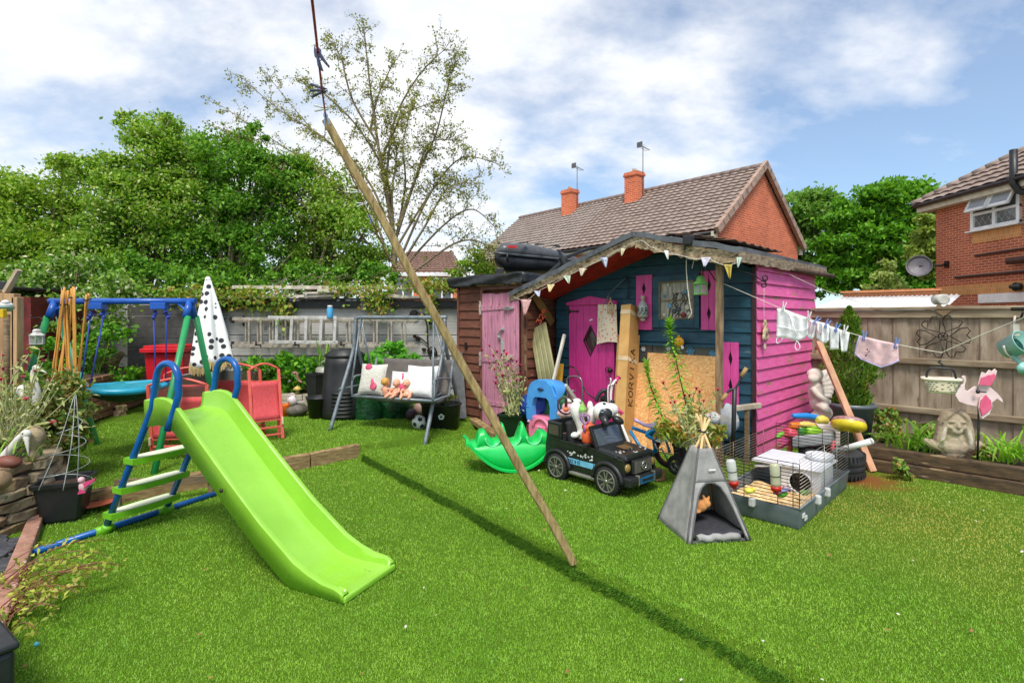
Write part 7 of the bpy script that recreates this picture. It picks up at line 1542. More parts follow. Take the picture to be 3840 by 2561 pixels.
for t_, ang, c, lb in ((.77, 160, 'navy', 'topmost navy peg on the red line above the prop'), (.74, 150, 'navy', 'second navy peg clipped just below the topmost one'), (.46, -80, 'navy', 'navy peg sticking out sideways on the red line'), (.44, -105, 'navy', 'navy peg pointing down left below the sideways one'), (.19, -90, 'pale', 'pale grey peg just above the prop top'), (.05, 170, 'grey', 'grey blue peg at the very tip of the prop')): peg(lb, onl(t_), ang, c, .085)
onf = lambda t: lerp(ptp+V((0, 0, .01)), far, t)-V((0, 0, .08*2*min(t, 1-t)))
for t_, ang, c, lb in ((.19, -85, 'pale', 'upper pale peg left of the prop against the tree'), (.235, -100, 'pale', 'middle pale peg left of the prop against the tree'), (.29, 160, 'grey', 'lowest peg left of the prop against the tree')): peg(lb, onf(t_), ang, c, .1)
pot('tall_planter', 'tall dark green square planter before the faded pink door', G(514, 441), .115, .215, .36, pm('dark_green_pl', S(18, 50, 30), S(12, 36, 22), rough=.35, bump=.04), True, 'planter')
campion('rose_campion', 'tall silvery rose campion with magenta flowers in the dark green planter', P(514, 413, 6.55), [(489.5, 345), (482, 349), (497, 350.7), (504, 349.7), (506.4, 353), (501.5, 353.8), (493.6, 354.6), (489.5, 362), (498.7, 362.7), (516.6, 360), (511, 357.8), (508, 364), (507, 366.7), (519.6, 364), (494.6, 368.3), (512.7, 370.6), (518.6, 373.4), (502.5, 374.6), (496, 376.2), (516.8, 379.5), (495.6, 381.8), (497.4, 386)], 6.5, None, random.Random(5), 330, .22, 14, .09)
rk_ = thing('rocker', 'bright green plastic three seat rocker on the grass', 'rocker', G(511, 466), 10)
rg = pm('rocker_green', S(24, 206, 96), S(10, 184, 76), sc=3, rough=.33, bump=.03, var=.08); n = 40
def rbot(x): return .30*(abs(x)/.46)**2.1
def rim_(x): return .225+.03*abs(x)/.46-.09*max(0, 1-abs(x)/.3)**1.2+.02
mb = MB(); secs = []
for i in range(n+1):
    x = -.46+.92*i/n; b0 = min(rbot(x), .27); t0 = max(b0+.03, .27); w = .17*(1-.25*(abs(x)/.46)**3)
    secs.append([V((x, -w, b0)), V((x, -w-.004, b0+(t0-b0)*.5)), V((x, -w*.8, t0-.03)), V((x, -w*.62, t0)), V((x, w*.62, t0)), V((x, w*.8, t0-.03)), V((x, w+.004, b0+(t0-b0)*.5)), V((x, w, b0))])
mb.loft(secs); mb.build('hull', rg, rk_)
for s in (-1, 1):
    mb = MB(); pts = []
    for i in range(n+1): x = -.47+.94*i/n; pts.append(V((x, s*(.185+.012-.03*(abs(x)/.47)**3), min(rbot(x), .27)+.012)))
    for i in range(n): a, b3 = pts[i], pts[i+1]; mb.bar(a, b3, .05, .02)
    mb.tube(pts, .014, 7); mb.build('rim', rg, rk_)
def top_(x):
    tab = [(-.36, .27), (-.33, .38), (-.27, .39), (-.235, .33), (-.19, .285), (-.15, .29), (-.115, .40), (-.095, .46), (-.075, .41), (-.045, .29), (0, .275), (.05, .29), (.085, .41), (.105, .46), (.13, .42), (.165, .30), (.21, .275), (.255, .30), (.29, .36), (.35, .35), (.385, .27)]
    return float(np.interp(x, [a for a, _ in tab], [b for _, b in tab]))
mb = MB(); secs = []
for i in range(61):
    x = -.36+.745*i/60; t0 = top_(x); w = .12-.05*max(0, min(1, (t0-.32)/.12)); secs.append([V((x, -.13, .2)), V((x, -w-.01, t0-.05)), V((x, -w+.01, t0-.012)), V((x, -w*.6, t0)), V((x, w*.6, t0)), V((x, w-.01, t0-.012)), V((x, w+.01, t0-.05)), V((x, .13, .2))])
mb.loft(secs); mb.build('saddle', rg, rk_)
for xc in (-.2, 0, .21):
    mb = MB()
    for q in range(9): a = math.pi*(.1+.8*q/8); mb.ell((xc+.055*math.cos(a), -.115+.03*(1-math.sin(a)), .30-.045*math.sin(a)), (.007, .012, .007), None, 6, 4)
    mb.tube([V((xc+.075*math.cos(a), -.128, .325-.085*math.sin(a))) for a in [math.pi*k/10 for k in range(11)]], .009, 6); mb.build('seat_edge', pm('rocker_pale', S(110, 236, 160), rough=.35, bump=0), rk_)
for xc in (-.095, .105): mb = MB(); mb.ell((xc-.004, 0, .43), (.028, .032, .014), None, 12, 6); mb.build('hand_hole', pm('rocker_dark', S(6, 90, 46), bump=0), rk_)
cp = thing('toy_car', 'pink and blue plastic push car with arched blue roof', 'toy car', G(541, 445.5), -45)
cb = pm('coupe_blue', S(84, 166, 238), S(72, 152, 228), rough=.4, bump=.04, var=.06); cpk = pm('coupe_pink', S(244, 140, 172), S(236, 126, 160), rough=.4, bump=.05, var=.06); cgr = pm('coupe_grey', S(206, 202, 196), S(186, 182, 176), rough=.5, bump=.05)
mb = MB(); secs = []
for y, k in ((0, .94), (.02, 1), (.2, 1.03), (.55, 1), (.66, .9)):
    w = .215*k; secs.append([V((x, y, z)) for x, z in ((-w, .12), (-w*1.03, .2), (-w*.98, .3), (-w*.8, .345), (w*.8, .345), (w*.98, .3), (w*1.03, .2), (w, .12), (w*.9, .06), (-w*.9, .06))])
mb.loft(secs); mb.build('body', cpk, cp, bevel=.01)
mb = MB(); mb.tube(arc((0, -.005, .2), .125, 10, 170, 14), .02, 7); mb.box((0, -.01, .2), (.16, .02, .075)); mb.box((0, -.01, .12), (.2, .025, .02)); mb.build('wheel_arch_moulding', cpk, cp, bevel=.006)
mb = MB(); mb.bar((-.03, -.024, .175), (-.03, -.024, .235), .012, .006); mb.bar((-.03, -.024, .233), (.03, -.024, .225), .012, .006); mb.bar((.0, -.024, .178), (.03, -.024, .178), .012, .006); mb.build('plate_mark', pm('pale_pk', S(250, 196, 212), bump=0), cp)
mb = MB(); outer = [(-.225, .3), (-.235, .45), (-.215, .6), (-.16, .72), (-.08, .775), (.08, .775), (.16, .72), (.215, .6), (.235, .45), (.225, .3)]; inner = [(.14, .3), (.15, .45), (.13, .55), (.09, .585), (-.09, .585), (-.13, .55), (-.15, .45), (-.14, .3)]
def rshell(u, v):      # roof sweeping back from the front arch
    a = math.pi*u; return V((-.225*math.cos(a), .02+.27*v*math.sin(a)**.5, .60+(.18-.0*v)*math.sin(a)**.75-.03*v*v))
for L_ in range(9): mb.prism([outer[L_], outer[L_+1], inner[7-L_] if L_ < 8 else inner[0], inner[8-L_] if 0 < L_ else inner[7]] if 0 < L_ < 8 else ([outer[0], outer[1], inner[6], inner[7]] if L_ == 0 else [outer[8], outer[9], inner[0], inner[1]]), .06, (0, .03, 0))
mb.grid(rshell, 24, 8); rf = mb.build('roof', cb, cp, solid=.02, bevel=.012)
mb = MB(); mb.ell((0, -.003, .675), (.055, .02, .02), None, 14, 8); mb.build('roof_slot', pm('slot_dark', S(26, 60, 110), bump=0), rf)
for s in (-1, 1): mb = MB(); mb.bar((s*.16, .25, .72), (s*.205, .62, .3), .05, .05); mb.build('rear_pillar', cgr, cp, bevel=.012)
for s in (-1, 1):
    for y in (.14, .55): mb = MB(); mb.lathe([(0, -.03), (.07, -.03), (.078, -.01), (.078, .02), (.06, .03), (0, .03)], 18, (s*.2, y, .078), rot(0, 90, 0)); mb.build('wheel', M_['black_plastic'], cp)
mb = MB(); mb.ell((.14, -.012, .235), (.022, .012, .022)); mb.ell((-.2, -.0, .27), (.02, .02, .02)); mb.build('lamp', pm('lamp_lilac', S(206, 190, 226), bump=0), cp)
jp = thing('ride_on_jeep', 'black toy jeep with open top and grey spoked wheels', 'ride-on car', V((.79, 4.87, -.01)), -48.7)
bk_ = pm('gloss_black', S(36, 40, 38), S(28, 31, 30), rough=.25, bump=.02, spec=.6, var=.15); mt = M_['black_plastic']; sil = pm('silver_pl', S(170, 166, 158), S(140, 136, 128), rough=.3, metal=.6, bump=.05)
WB, WR, HW = .293, .125, .225
def wa(xc, y0): return [(xc+.155*math.cos(R(a)), .115+.155*math.sin(R(a))) for a in range(180, -1, -20)]
side = [(-.45, .13)]+[(x, z) for x, z in wa(-WB, 0) if z >= .11]+[(-.12, .12), (.12, .12)]+[(x, z) for x, z in wa(WB, 0) if z >= .11]+[(.455, .13), (.46, .25), (.45, .325), (.14, .365), (-.24, .375), (-.24, .38), (-.44, .385), (-.455, .3)]
for s in (-1, 1): mb = MB(); mb.prism(side[::s], .03, (0, s*(HW-.015), 0)); mb.build('body_side', bk_, jp, bevel=.008)
mb = MB(); mb.box((.29, 0, .25), (.30, .4, .16)); mb.box((.02, 0, .15), (.6, .4, .04)); mb.box((-.35, 0, .27), (.19, .4, .2)); mb.build('tub', mt, jp)
mb = MB(); secs = [[V((x, -w, z-.02)), V((x, -w*.9, z+.01)), V((x, w*.9, z+.01)), V((x, w, z-.02))] for x, w, z in ((.15, .205, .375), (.3, .2, .362), (.44, .192, .345), (.455, .19, .325))]; mb.loft(secs, True, False); hd = mb.build('bonnet', bk_, jp, bevel=.008)
mb = MB(); rd = random.Random(3)
for i in range(34): x, y = rd.uniform(.2, .43), rd.uniform(-.17, .17); mb.box((x, y, .3865-.085*(x-.15)-.004), (rd.uniform(.006, .016), rd.uniform(.006, .018), .003), rot(0, 6, rd.uniform(0, 90)))
mb.build('sticker_scraps', M_['white_plastic'], hd)
mb = MB(); mb.box((.3, -.0, .378), (.1, .12, .003), rot(0, 5, 0)); mb.build('faded_patch', pm('faded_brown', S(110, 84, 52), bump=0), hd)
q = rot(0, -24, 0); wc0 = V((.115, 0, .45))
mb = MB()
for y in (-.195, .195): mb.box(wc0+V((0, y, 0)), (.03, .03, .2), q)
for z in (-.09, .095): mb.box(wc0+q @ V((0, 0, z)), (.03, .42, .03), q)
wsf = mb.build('windscreen_frame', mt, jp, bevel=.006); mb = MB(); mb.box(wc0, (.008, .37, .17), q); mb.build('windscreen', glassmat('jeep_glass', (.6, .7, .9, 1), .12), wsf)
mb = MB(); mb.bar(wc0+V((.03, -.03, -.07)), wc0+V((.018, -.13, -.05)), .008, .012); mb.build('wiper', mt, wsf)
mb = MB(); mb.prism([(-.45, .38), (-.25, .38), (-.26, .53), (-.43, .53)], .03, (0, -.205, 0)); mb.prism([(-.45, .38), (-.25, .38), (-.26, .53), (-.43, .53)][::-1], .03, (0, .205, 0)); mb.box((-.435, 0, .455), (.03, .41, .15)); rp_ = mb.build('rear_cabin', bk_, jp, bevel=.01)
mb = MB(); mb.box((-.35, -.222, .455), (.12, .004, .09)); mb.build('rear_window', glassmat('smoked', (.8, .6, .6, 1), .09), rp_)
for y in (-.1, .1):
    mb = MB(); mb.box((-.2, y, .43), (.07, .17, .24), rot(0, -12, 0)); mb.box((-.11, y, .33), (.2, .17, .05)); mb.build('seat', mt, jp, bevel=.025)
for xc in (-WB, WB):
    for s in (-1, 1):
        mb = MB(); mb.tube([(x, s*(HW+.012), z) for x, z in [(xc+.158*math.cos(R(a)), .115+.158*math.sin(R(a))) for a in range(175, 4, -10)]], .02, 7); mb.build('wheel_arch', mt, jp)
        wh = MB(); wh.lathe([(.085, -.05), (.112, -.052), (.124, -.035), (.126, 0), (.124, .035), (.112, .052), (.085, .05)], 28, (xc, s*.205, WR), rot(90, 0, 0))
        for k in range(28): a = 2*math.pi*k/28; wh.box((xc+.1255*math.cos(a), s*.205, WR+.1255*math.sin(a)), (.008, .09, .012), rot(0, -math.degrees(a), 0))
        w_ = wh.build('wheel', pm('tyre_black', S(38, 38, 40), bump=.2, rough=.7), jp); ri = MB(); yy = s*.25
        ri.tube([(xc+.09*math.cos(R(a)), yy, WR+.09*math.sin(R(a))) for a in range(0, 360, 15)], .009, 6, closed=True); ri.lathe([(0, -.008), (.02, -.008), (.016, .01), (0, .012)], 12, (xc, yy, WR), rot(90, 0, 0))
        for k in range(5):
            for e in (-10, 10): a = R(72*k+18); a2 = R(72*k+18+e*1.3); ri.bar((xc+.018*math.cos(a+R(e)), yy, WR+.018*math.sin(a+R(e))), (xc+.088*math.cos(a2), yy, WR+.088*math.sin(a2)), .012, .012, up=(0, 1, 0))
        ri.build('rim', sil, w_); ri = MB(); ri.lathe([(0, 0), (.09, 0), (.09, .01), (0, .01)], 20, (xc, s*.232, WR), rot(90, 0, 0)); ri.build('brake_disc', mt, w_)
mb = MB(); mb.box((.475, 0, .255), (.03, .27, .12)); gr = mb.build('grille', mt, jp, bevel=.01); mb = MB()
for k in range(13): mb.box((.492, -.115+.019*k, .255), (.008, .006, .1))
mb.build('grille_bar', sil, gr)
mb = MB(); mb.tube([(.502, .032*math.cos(R(a)), .26+.032*math.sin(R(a))) for a in range(0, 360, 20)], .0045, 6, closed=True)
for a in (90, 210, 330): mb.bar((.502, 0, .26), (.502, .03*math.cos(R(a)), .26+.03*math.sin(R(a))), .007, .005, up=(1, 0, 0))
mb.build('round_star_emblem', pm('chrome', S(230, 230, 230), metal=.8, rough=.15, bump=0), gr)
for s in (-1, 1):
    mb = MB(); mb.lathe([(0, 0), (.036, 0), (.036, .012), (.026, .02), (0, .022)], 16, (.455, s*.178, .255), rot(0, 90, 0)); mb.build('headlight', pm('amber_lens', S(150, 128, 70), rough=.1, bump=0), jp)
    mb = MB(); mb.ell((.37, s*.225, .335), (.02, .01, .012)); mb.build('indicator', mt, jp)
mb = MB(); mb.box((.49, 0, .15), (.08, .46, .075)); mb.box((.525, -.17, .15), (.02, .1, .05)); mb.box((.525, .17, .15), (.02, .1, .05)); bmp = mb.build('bumper', mt, jp, bevel=.015)
for y in (-.11, .11): mb = MB(); mb.box((.515, y, .155), (.04, .02, .085)); mb.build('bumper_post', sil, bmp, bevel=.006)
mb = MB(); mb.box((.534, 0, .15), (.006, .19, .05)); pl2 = mb.build('number_plate', pm('plate_blue', S(20, 110, 160), bump=0), bmp); mb = MB(); mb.box((.538, 0, .152), (.004, .15, .022)); mb.build('plate_panel', mt, pl2)
mb = MB(); mb.box((0, -.222, .105), (.3, .04, .035)); mb.build('side_step', sil, jp, bevel=.012)
mb = MB(); mb.prism([(-.175, .185), (.17, .185), (.17, .235), (-.175, .235)], .003, (0, -.2268, 0)); stp2 = mb.build('blue_stripe', pm('stripe_blue', S(126, 204, 240), bump=0), jp)
mb = MB(); letters(mb, 'BUCK N BI', (-.165, -.2295, .195), (1, 0, 0), (0, 0, 1), .03, .42, .18, .14, .002); mb.build('stripe_lettering', pm('stripe_ink', S(30, 84, 120), bump=0), stp2)
mb = MB()
for i in range(22): mb.box((rd.uniform(-.17, .14), -.2275, rd.uniform(.255, .30)), (rd.uniform(.006, .02), .003, rd.uniform(.006, .02)), rot(0, rd.uniform(0, 90), 0))
mb.build('door_sticker', M_['white_plastic'], jp)
mb = MB()
for x in (-.02, .14): mb.bar((x, -.2265, .14), (x, -.2265, .36), .005, .004)
for z in (.32, .245): mb.bar((-.42, -.2265, z+.003), (.43, -.2265, z), .006, .008)
mb.box((.0, -.23, .325), (.05, .012, .018)); mb.build('door_seam', mt, jp)
mb = MB(); mb.box((.07, -.245, .385), (.045, .05, .035)); mb.tube([(.08, -.22, .36), (.07, -.24, .38)], .01, 6); mb.build('wing_mirror', mt, jp, bevel=.01)
mb = MB(); mb.box((-.455, -.19, .29), (.014, .05, .03)); mb.build('tail_light', pm('tail_red', S(150, 16, 20), rough=.2, bump=0), jp)
toyw = pm('toy_white', S(242, 240, 236), S(230, 226, 222), rough=.35, bump=0)
t = thing('animal_toy', 'white animal shaped sit on toy standing in the jeep', 'toy', P(578, 440, 4.95)); mb = MB()
mb.tube(spline([P(575, 405, 4.95), P(578, 416, 4.95), P(582, 428, 4.95), P(583, 438, 4.95)], 4), [.05, .055, .06, .06, .055, .05, .05, .05, .05, .055, .05, .05, .05], 10); mb.ell(P(574.5, 434.5, 4.9), (.045, .04, .03)); mb.ell(P(576, 407, 4.95), (.05, .05, .06)); mb.ell(P(590, 406, 4.98), (.03, .03, .055)); mb.ell(P(592, 415, 4.98), (.05, .05, .09)); mb.build('body', toyw, t, True, rem=.008)
mb = MB(); mb.lathe([(.035, 0), (.04, .02), (.0, .1)], 5, P(582.5, 411, 4.86), None, sharp=True); mb.build('green_horn', pm('lime2', S(150, 214, 96), bump=0), t, True)
t = thing('panda_toy', 'black and white panda ride on toy lying in the jeep', 'toy', P(604, 425, 4.86)); mb = MB(); hc = P(603.5, 411, 4.86); mb.ell(hc, (.098, .085, .088), None, 20, 12); mb.ell(P(611, 409, 4.9), (.07, .06, .06)); mb.build('head', toyw, t, True)
mb = MB(); mb.ell(hc+V((.005, -.045, -.012)), (.07, .05, .068), None, 16, 10); mb.ell(P(603.5, 403.2, 4.86)+V((0, -.02, 0)), (.022, .035, .014)); mb.ell(P(618, 419.5, 4.8), (.06, .05, .035), rot(0, 30, 0)); mb.tube([P(603, 416, 4.77), P(606, 423, 4.74), P(609, 424, 4.72)], [.04, .03, .016], 8); mb.build('black_face', pm('panda_black', S(46, 46, 48), rough=.35, bump=0), t, True)
mb = MB(); mb.tube(arc(P(602, 410, 4.767), .016, 20, 330, 12), .0035, 5); mb.build('eye_ring', pm('pale_blue', S(170, 200, 214), bump=0), t, True)
hs = P(585, 419, 4.76); mb = MB(); mb.tube([hs+V((x*.0012, 0, z*.0012)) for x, z in ((0, -42), (-30, -5), (-38, 20), (-22, 36), (0, 24), (22, 36), (38, 20), (30, -5))], .007, 7, closed=True); mb.tube([hs+V((0, 0, -.045)), hs+V((0, 0, -.12))], .008, 6); solo(mb, 'toy_spade', pm('lilac_pl', S(176, 110, 192), rough=.35, bump=0), 'purple toy spade with heart handle in front of the white animal toy', 'toy spade', world=True)
ob = P(588.5, 442, 4.8); mb = MB(); mb.lathe([(.055, 0), (.062, .02), (.062, .08), (.05, .11), (.053, .12), (.06, .13), (.06, .155), (.05, .165), (.03, .17), (.03, .185), (.022, .185)], 18, ob); solo(mb, 'orange_bottle', pm('tangerine', S(246, 106, 60), rough=.35, bump=.03), 'orange plastic bottle shaped toy in the jeep', 'toy', world=True)
t = thing('pink_ride_toy', 'pink and white ride on toy with brown steering wheel behind the jeep', 'toy', P(568, 412, 5.6)); mb = MB(); mb.ell(P(570, 407, 5.7), (.09, .08, .07)); mb.ell(P(566, 413, 5.65), (.1, .07, .05)); mb.build('body', pm('candy_pink', S(240, 158, 176), S(232, 196, 196), sc=5, rough=.4, bump=0), t, True); mb = MB(); mb.ell(P(569, 400, 5.68), (.05, .05, .03)); mb.ell(P(577, 401, 5.68), (.05, .05, .035)); mb.build('white_mane', toyw, t, True); mb = MB(); mb.tube([P(566, 405, 5.5)+V((.085*math.cos(R(a)), .02*math.sin(R(a)), .085*math.sin(R(a)))) for a in range(0, 360, 20)], .01, 6, closed=True); mb.bar(P(566, 398, 5.5), P(566, 408, 5.5), .03, .015); mb.build('steering_wheel', pm('brown_pl', S(70, 40, 32), rough=.4, bump=0), t, True); mb = MB(); mb.ell(P(566, 409, 5.47), (.028, .025, .025)); mb.build('orange_hub', pm('hub', S(224, 120, 60), bump=0), t, True)
t = thing('kick_scooter', 'white child scooter with pink handlebar grips', 'scooter', G(620, 452)); sy = 5.1; gp = pm('grip_pink', S(232, 60, 130), rough=.5, bump=.1); mb = MB(); st0, st1 = P(611.5, 384, sy), P(613, 403, sy); mb.tube(spline([P(616, 379.5, sy+.03), P(612.5, 384, sy), P(611, 392, sy), P(611.3, 402, sy), P(616, 406, sy-.03), P(623, 413.5, sy-.06)], 4), .012, 8); mb.tube([P(612, 402, sy), P(628, 440, sy-.1), P(632, 452, sy-.15)], .016, 8); mb.build('handlebar', toyw, t, True)
for a, b3 in ((P(615, 381.5, sy+.03), P(619, 376.5, sy+.05)), (P(617, 408, sy-.04), P(622.5, 413.5, sy-.06))):
    mb = MB(); d = (b3-a); mb.tube([a, b3], .018, 9); mb.tube([a, a+d*.08], .026, 9); mb.tube([b3-d*.08, b3], .026, 9); mb.build('grip', gp, t, True)
mb = MB(); mb.tube(spline([P(614, 383.5, sy-.02), P(609.5, 384.5, sy-.03), P(608, 388, sy-.03), P(608, 400, sy-.03), P(609, 409, sy)], 4), .006, 6); mb.tube([P(610, 384, sy-.03), P(611, 379, sy-.03), P(610.3, 377.5, sy-.03)], .007, 6); mb.build('brake_lever', toyw, t, True)
mb = MB(); mb.ell(P(612.5, 401, sy-.03), (.022, .02, .02)); mb.build('clamp', M_['black_plastic'], t, True)
t = thing('child_bicycle', 'blue child bicycle with lilac saddle behind the jeep', 'bicycle', G(668, 463)); by = 4.95; bbl = pm('bike_blue', S(24, 136, 190), S(18, 116, 170), rough=.25, bump=0); T = lambda x, y, d=0: P(x, y, by+d)
mb = MB(); mb.tube([T(632, 427, .1), T(646, 432, .05), T(652, 434)], .017, 8); mb.tube([T(652, 424), T(654, 441), T(656, 452)], .018, 8); mb.tube([T(630, 430, .1), T(640, 446, .05), T(655, 452)], .017, 8); mb.tube([T(652, 428), T(666, 440), T(670, 452, -.02)], .012, 7); mb.build('frame', bbl, t, True)
mb = MB(); sd_ = [(634.5, 418.5, .012), (638, 419.5, .02), (644, 423, .03), (650, 424.5, .055), (655, 422.5, .07), (656.5, 421, .06)]; mb.loft([[P(x, y, by)+V((0, w*math.cos(R(a))*1.1, .018*math.sin(R(a))-.01)) for a in range(0, 360, 45)] for x, y, w in sd_]); mb.build('saddle', pm('lilac_vinyl', S(214, 190, 230), S(200, 176, 220), rough=.4, bump=.05), t, True)
mb = MB(); mb.tube(spline([T(646, 434, -.05), T(652, 430, -.06), T(660, 430, -.06), T(668, 429, -.06)], 4), .02, 8); mb.tube(spline([T(646, 434, -.05), T(654, 438, -.06), T(664, 434, -.06), T(668, 429, -.06)], 4), .018, 8); mb.build('rear_shell', bbl, t, True); mb = MB(); mb.prism([(0, 0), (.05, -.02), (.14, .01), (.17, .08), (.1, .04)], .02, T(655, 440, -.1)); mb.build('chain_guard', clearmat('milky', (.85, .88, .9, 1), .2, .6), t, True)
def spoked(c, r, yaw, m1, parent):
    U_ = V((math.cos(R(yaw)), math.sin(R(yaw)), 0)); mb = MB(); mb.tube([c+U_*(r*math.cos(R(a)))+V((0, 0, r*math.sin(R(a)))) for a in range(0, 360, 12)], .022, 8, closed=True); w_ = mb.build('wheel', pm('tyre2', S(40, 40, 42), rough=.8, bump=.3), parent, True); mb = MB(); mb.tube([c+U_*(r*.84*math.cos(R(a)))+V((0, 0, r*.84*math.sin(R(a)))) for a in range(0, 360, 12)], .012, 6, closed=True); mb.build('rim', m1, w_, True); mb = MB()
    for k in range(14): a = R(k*360/14); mb.tube([c, c+U_*(r*.84*math.cos(a))+V((0, 0, r*.84*math.sin(a)))], .002, 4)
    mb.build('spokes', M_['steel'], w_, True)
spoked(T(669, 451, .02), .135, -40, pm('crimson', S(120, 20, 60), bump=0), t); spoked(T(676.5, 464.5, -.12), .07, -40, sil, t)
mb = MB(); mb.tube(spline([T(655, 443, -.1), T(657, 448, -.12), T(661, 449, -.12)], 4), .009, 6); mb.tube([T(661, 447, -.12), T(668, 460, -.14)], .008, 6); mb.build('crank', sil, t, True)
mb = MB(); p = G(659, 481); mb.box(p+V((0, .05, .05)), (.1, .1, .1), rot(0, 0, 20)); solo(mb, 'brick', M_['brick_plain'], 'single worn brick on the grass in front of the jeep bumper', 'brick', world=True, bevel=.01)
mb = MB(); mb.ell(P(534, 405, 6.6), (.2, .15, .17), None, 20, 12, lambda q: 1+.25*noise.noise(q*2.2)); mb.ell(P(526, 410, 6.7), (.12, .1, .16), None, 16, 10, lambda q: 1+.25*noise.noise(q*2)); solo(mb, 'blue_tarpaulin', pm('tarp_blue', S(36, 84, 184), S(24, 58, 140), rough=.4, bump=.5, bsc=16, bd=.02), 'crumpled blue tarpaulin behind the push car', 'tarpaulin', world=True)
mb = MB(); mb.ell(P(558, 404, 6.7), (.2, .14, .13), None, 18, 10); mb.ell(P(549, 408, 6.6), (.12, .1, .16)); solo(mb, 'green_tub', pm('tub_green', S(30, 140, 80), S(20, 116, 62), rough=.4, bump=.1), 'green plastic tub half hidden behind the push car', 'tub', world=True)
mb = MB(); mb.tube(spline([SW(SH(x, y, -.35)) for x, y in ((568, 402), (567, 384), (568, 377), (577, 376), (581.5, 380), (582.5, 392), (582, 408))], 5), .011, 7); mb.tube([SW(SH(567.5, 390, -.35)), SW(SH(576, 390.5, -.3))], .009, 6); solo(mb, 'tube_frame', pm('grey_chrome', S(160, 156, 160), metal=.6, rough=.3, bump=0), 'bent grey metal tube frame before the pink door', 'metal frame', world=True)
mb = MB(); mb.tube(spline([SW(SH(x, y, -.15)) for x, y in ((559, 372), (564, 367.5), (571, 366), (576, 369), (580, 378), (586, 391), (593, 397), (600, 400), (606, 404))], 5), .009, 7); solo(mb, 'black_cable', M_['black_plastic'], 'black cable looping across the pink door', 'cable', world=True)
mb = MB(); mb.tube(spline([P(596, 401, 5.2), P(599, 394, 5.2), P(603.5, 390, 5.2), P(606, 391, 5.2), P(606, 400, 5.2), P(605, 406, 5.2)], 4), .02, 8); mb.ell(P(603, 398, 5.25), (.03, .03, .03)); solo(mb, 'pushchair_handle', M_['black_plastic'], 'black padded pushchair handle above the panda toy', 'handle', world=True)
pot('black_pot', 'black square pot of tall leafy stems left of the pet tent', G(686, 470), .12, .16, .28, M_['black_plastic'], True); pot('black_pot', 'black pot hidden behind the pet tent by the cage', G(708, 474)+V((.05, .35, 0)), .12, .16, .27, M_['black_plastic'], True)
def fleabane(label, pts, Y, n, L):
    ps = spline([P(x, y, Y) for x, y in pts], 10); t = thing('fleabane', label, 'plant', ps[0], group='tall leafy weeds in black pots'); mb = MB(); N_ = len(ps); mb.tube(ps, [.007*(1-.5*i/N_) for i in range(N_)], 6); mb.build('stem', M_['stem_green'], t, True); mb = MB(); rd = random.Random(len(label))
    for i in range(n):
        s = (i/n)**.8; k = s*(N_-1); j = min(int(k), N_-2); o = lerp(ps[j], ps[j+1], k-j); a = i*2.4+rd.gauss(0, .2); l = L*(1-.72*s)*rd.uniform(.8, 1.2); el = -.15+1.5*s**5+rd.gauss(0, .12); h = V((math.cos(a), math.sin(a), 0)); pp = [o+h*(l*q/5)+V((0, 0, l*(el*q/5+.35*(q/5)-.5*(q/5)**2))) for q in range(6)]; ribbon(mb, pp, .016*(1-.3*s))
    mb.build('leaves', leafmat('fleabane_leaf', [S(92, 150, 34), S(134, 190, 54), S(160, 206, 76)], .4), t, True)
fleabane('taller leafy weed spike with pale tip before the chipboard', [(693, 446), (686, 405), (677, 365), (671, 340), (669, 322)], 4.72, 170, .17); fleabane('shorter leafy weed spike left of the taller one', [(681, 446), (664, 420), (655, 398), (649, 380), (646.5, 363)], 4.76, 130, .15)
campion('rose_campion', 'rose campion with red flowers before the chipboard panel', P(692, 446, 4.6), [(663.3, 382), (696.5, 387.3), (699.6, 390.4), (684.8, 394.5), (689.4, 394.3), (670.5, 401.6), (674.6, 401), (703.7, 399.6), (718, 388.4)], 4.6, None, random.Random(9), 260, .17, 26, .10)
leafy('leafy_weed', 'green and rusty leaves crowding the black pots behind the pet tent', 'plant', [(672, 425, 12, 12), (700, 425, 10, 16), (715, 432, 9, 12), (684, 436, 12, 8), (664, 432, 9, 8)], 4.62, 750, .055, leafmat('rusty_leaf', [S(96, 140, 40), S(150, 184, 66), S(196, 120, 60), S(120, 160, 50)], .35), P(692, 446, 4.6), 19, .4)
t = thing('handlebar', 'black scooter handlebar with brown grips by the porch rail', 'scooter', G(733, 468)); hy = 5.05; mb = MB(); mb.tube([P(732.5, 470, hy+.1), P(734.5, 388, hy)], .022, 9); mb.tube(spline([P(724, 396, hy), P(730, 389.5, hy), P(735, 388, hy), P(739, 382, hy), P(742.5, 374, hy)], 4), .012, 8); mb.build('stem', M_['black_plastic'], t, True)
for a, b3 in ((P(721, 400.5, hy), P(727, 393, hy)), (P(741, 376, hy), P(746.5, 367.5, hy))): mb = MB(); mb.tube([a, b3], .02, 9); mb.build('grip', pm('cork', S(178, 146, 92), S(140, 110, 66), bump=.2), t, True)
mb = MB(); mb.ell(P(729, 420, 5.3), (.09, .08, .16), None, 16, 10, lambda q: 1+.3*noise.noise(q*2.4)); mb.ell(P(715, 418, 5.4), (.12, .08, .07), None, 14, 8, lambda q: 1+.3*noise.noise(q*2)); solo(mb, 'cloth_bundle', pm('pale_cloth', S(214, 206, 196), S(150, 170, 196), sc=7, rough=.9, bump=.6, bsc=20, bd=.02), 'pale bundle of cloth stuffed behind the porch post', 'cloth', world=True)
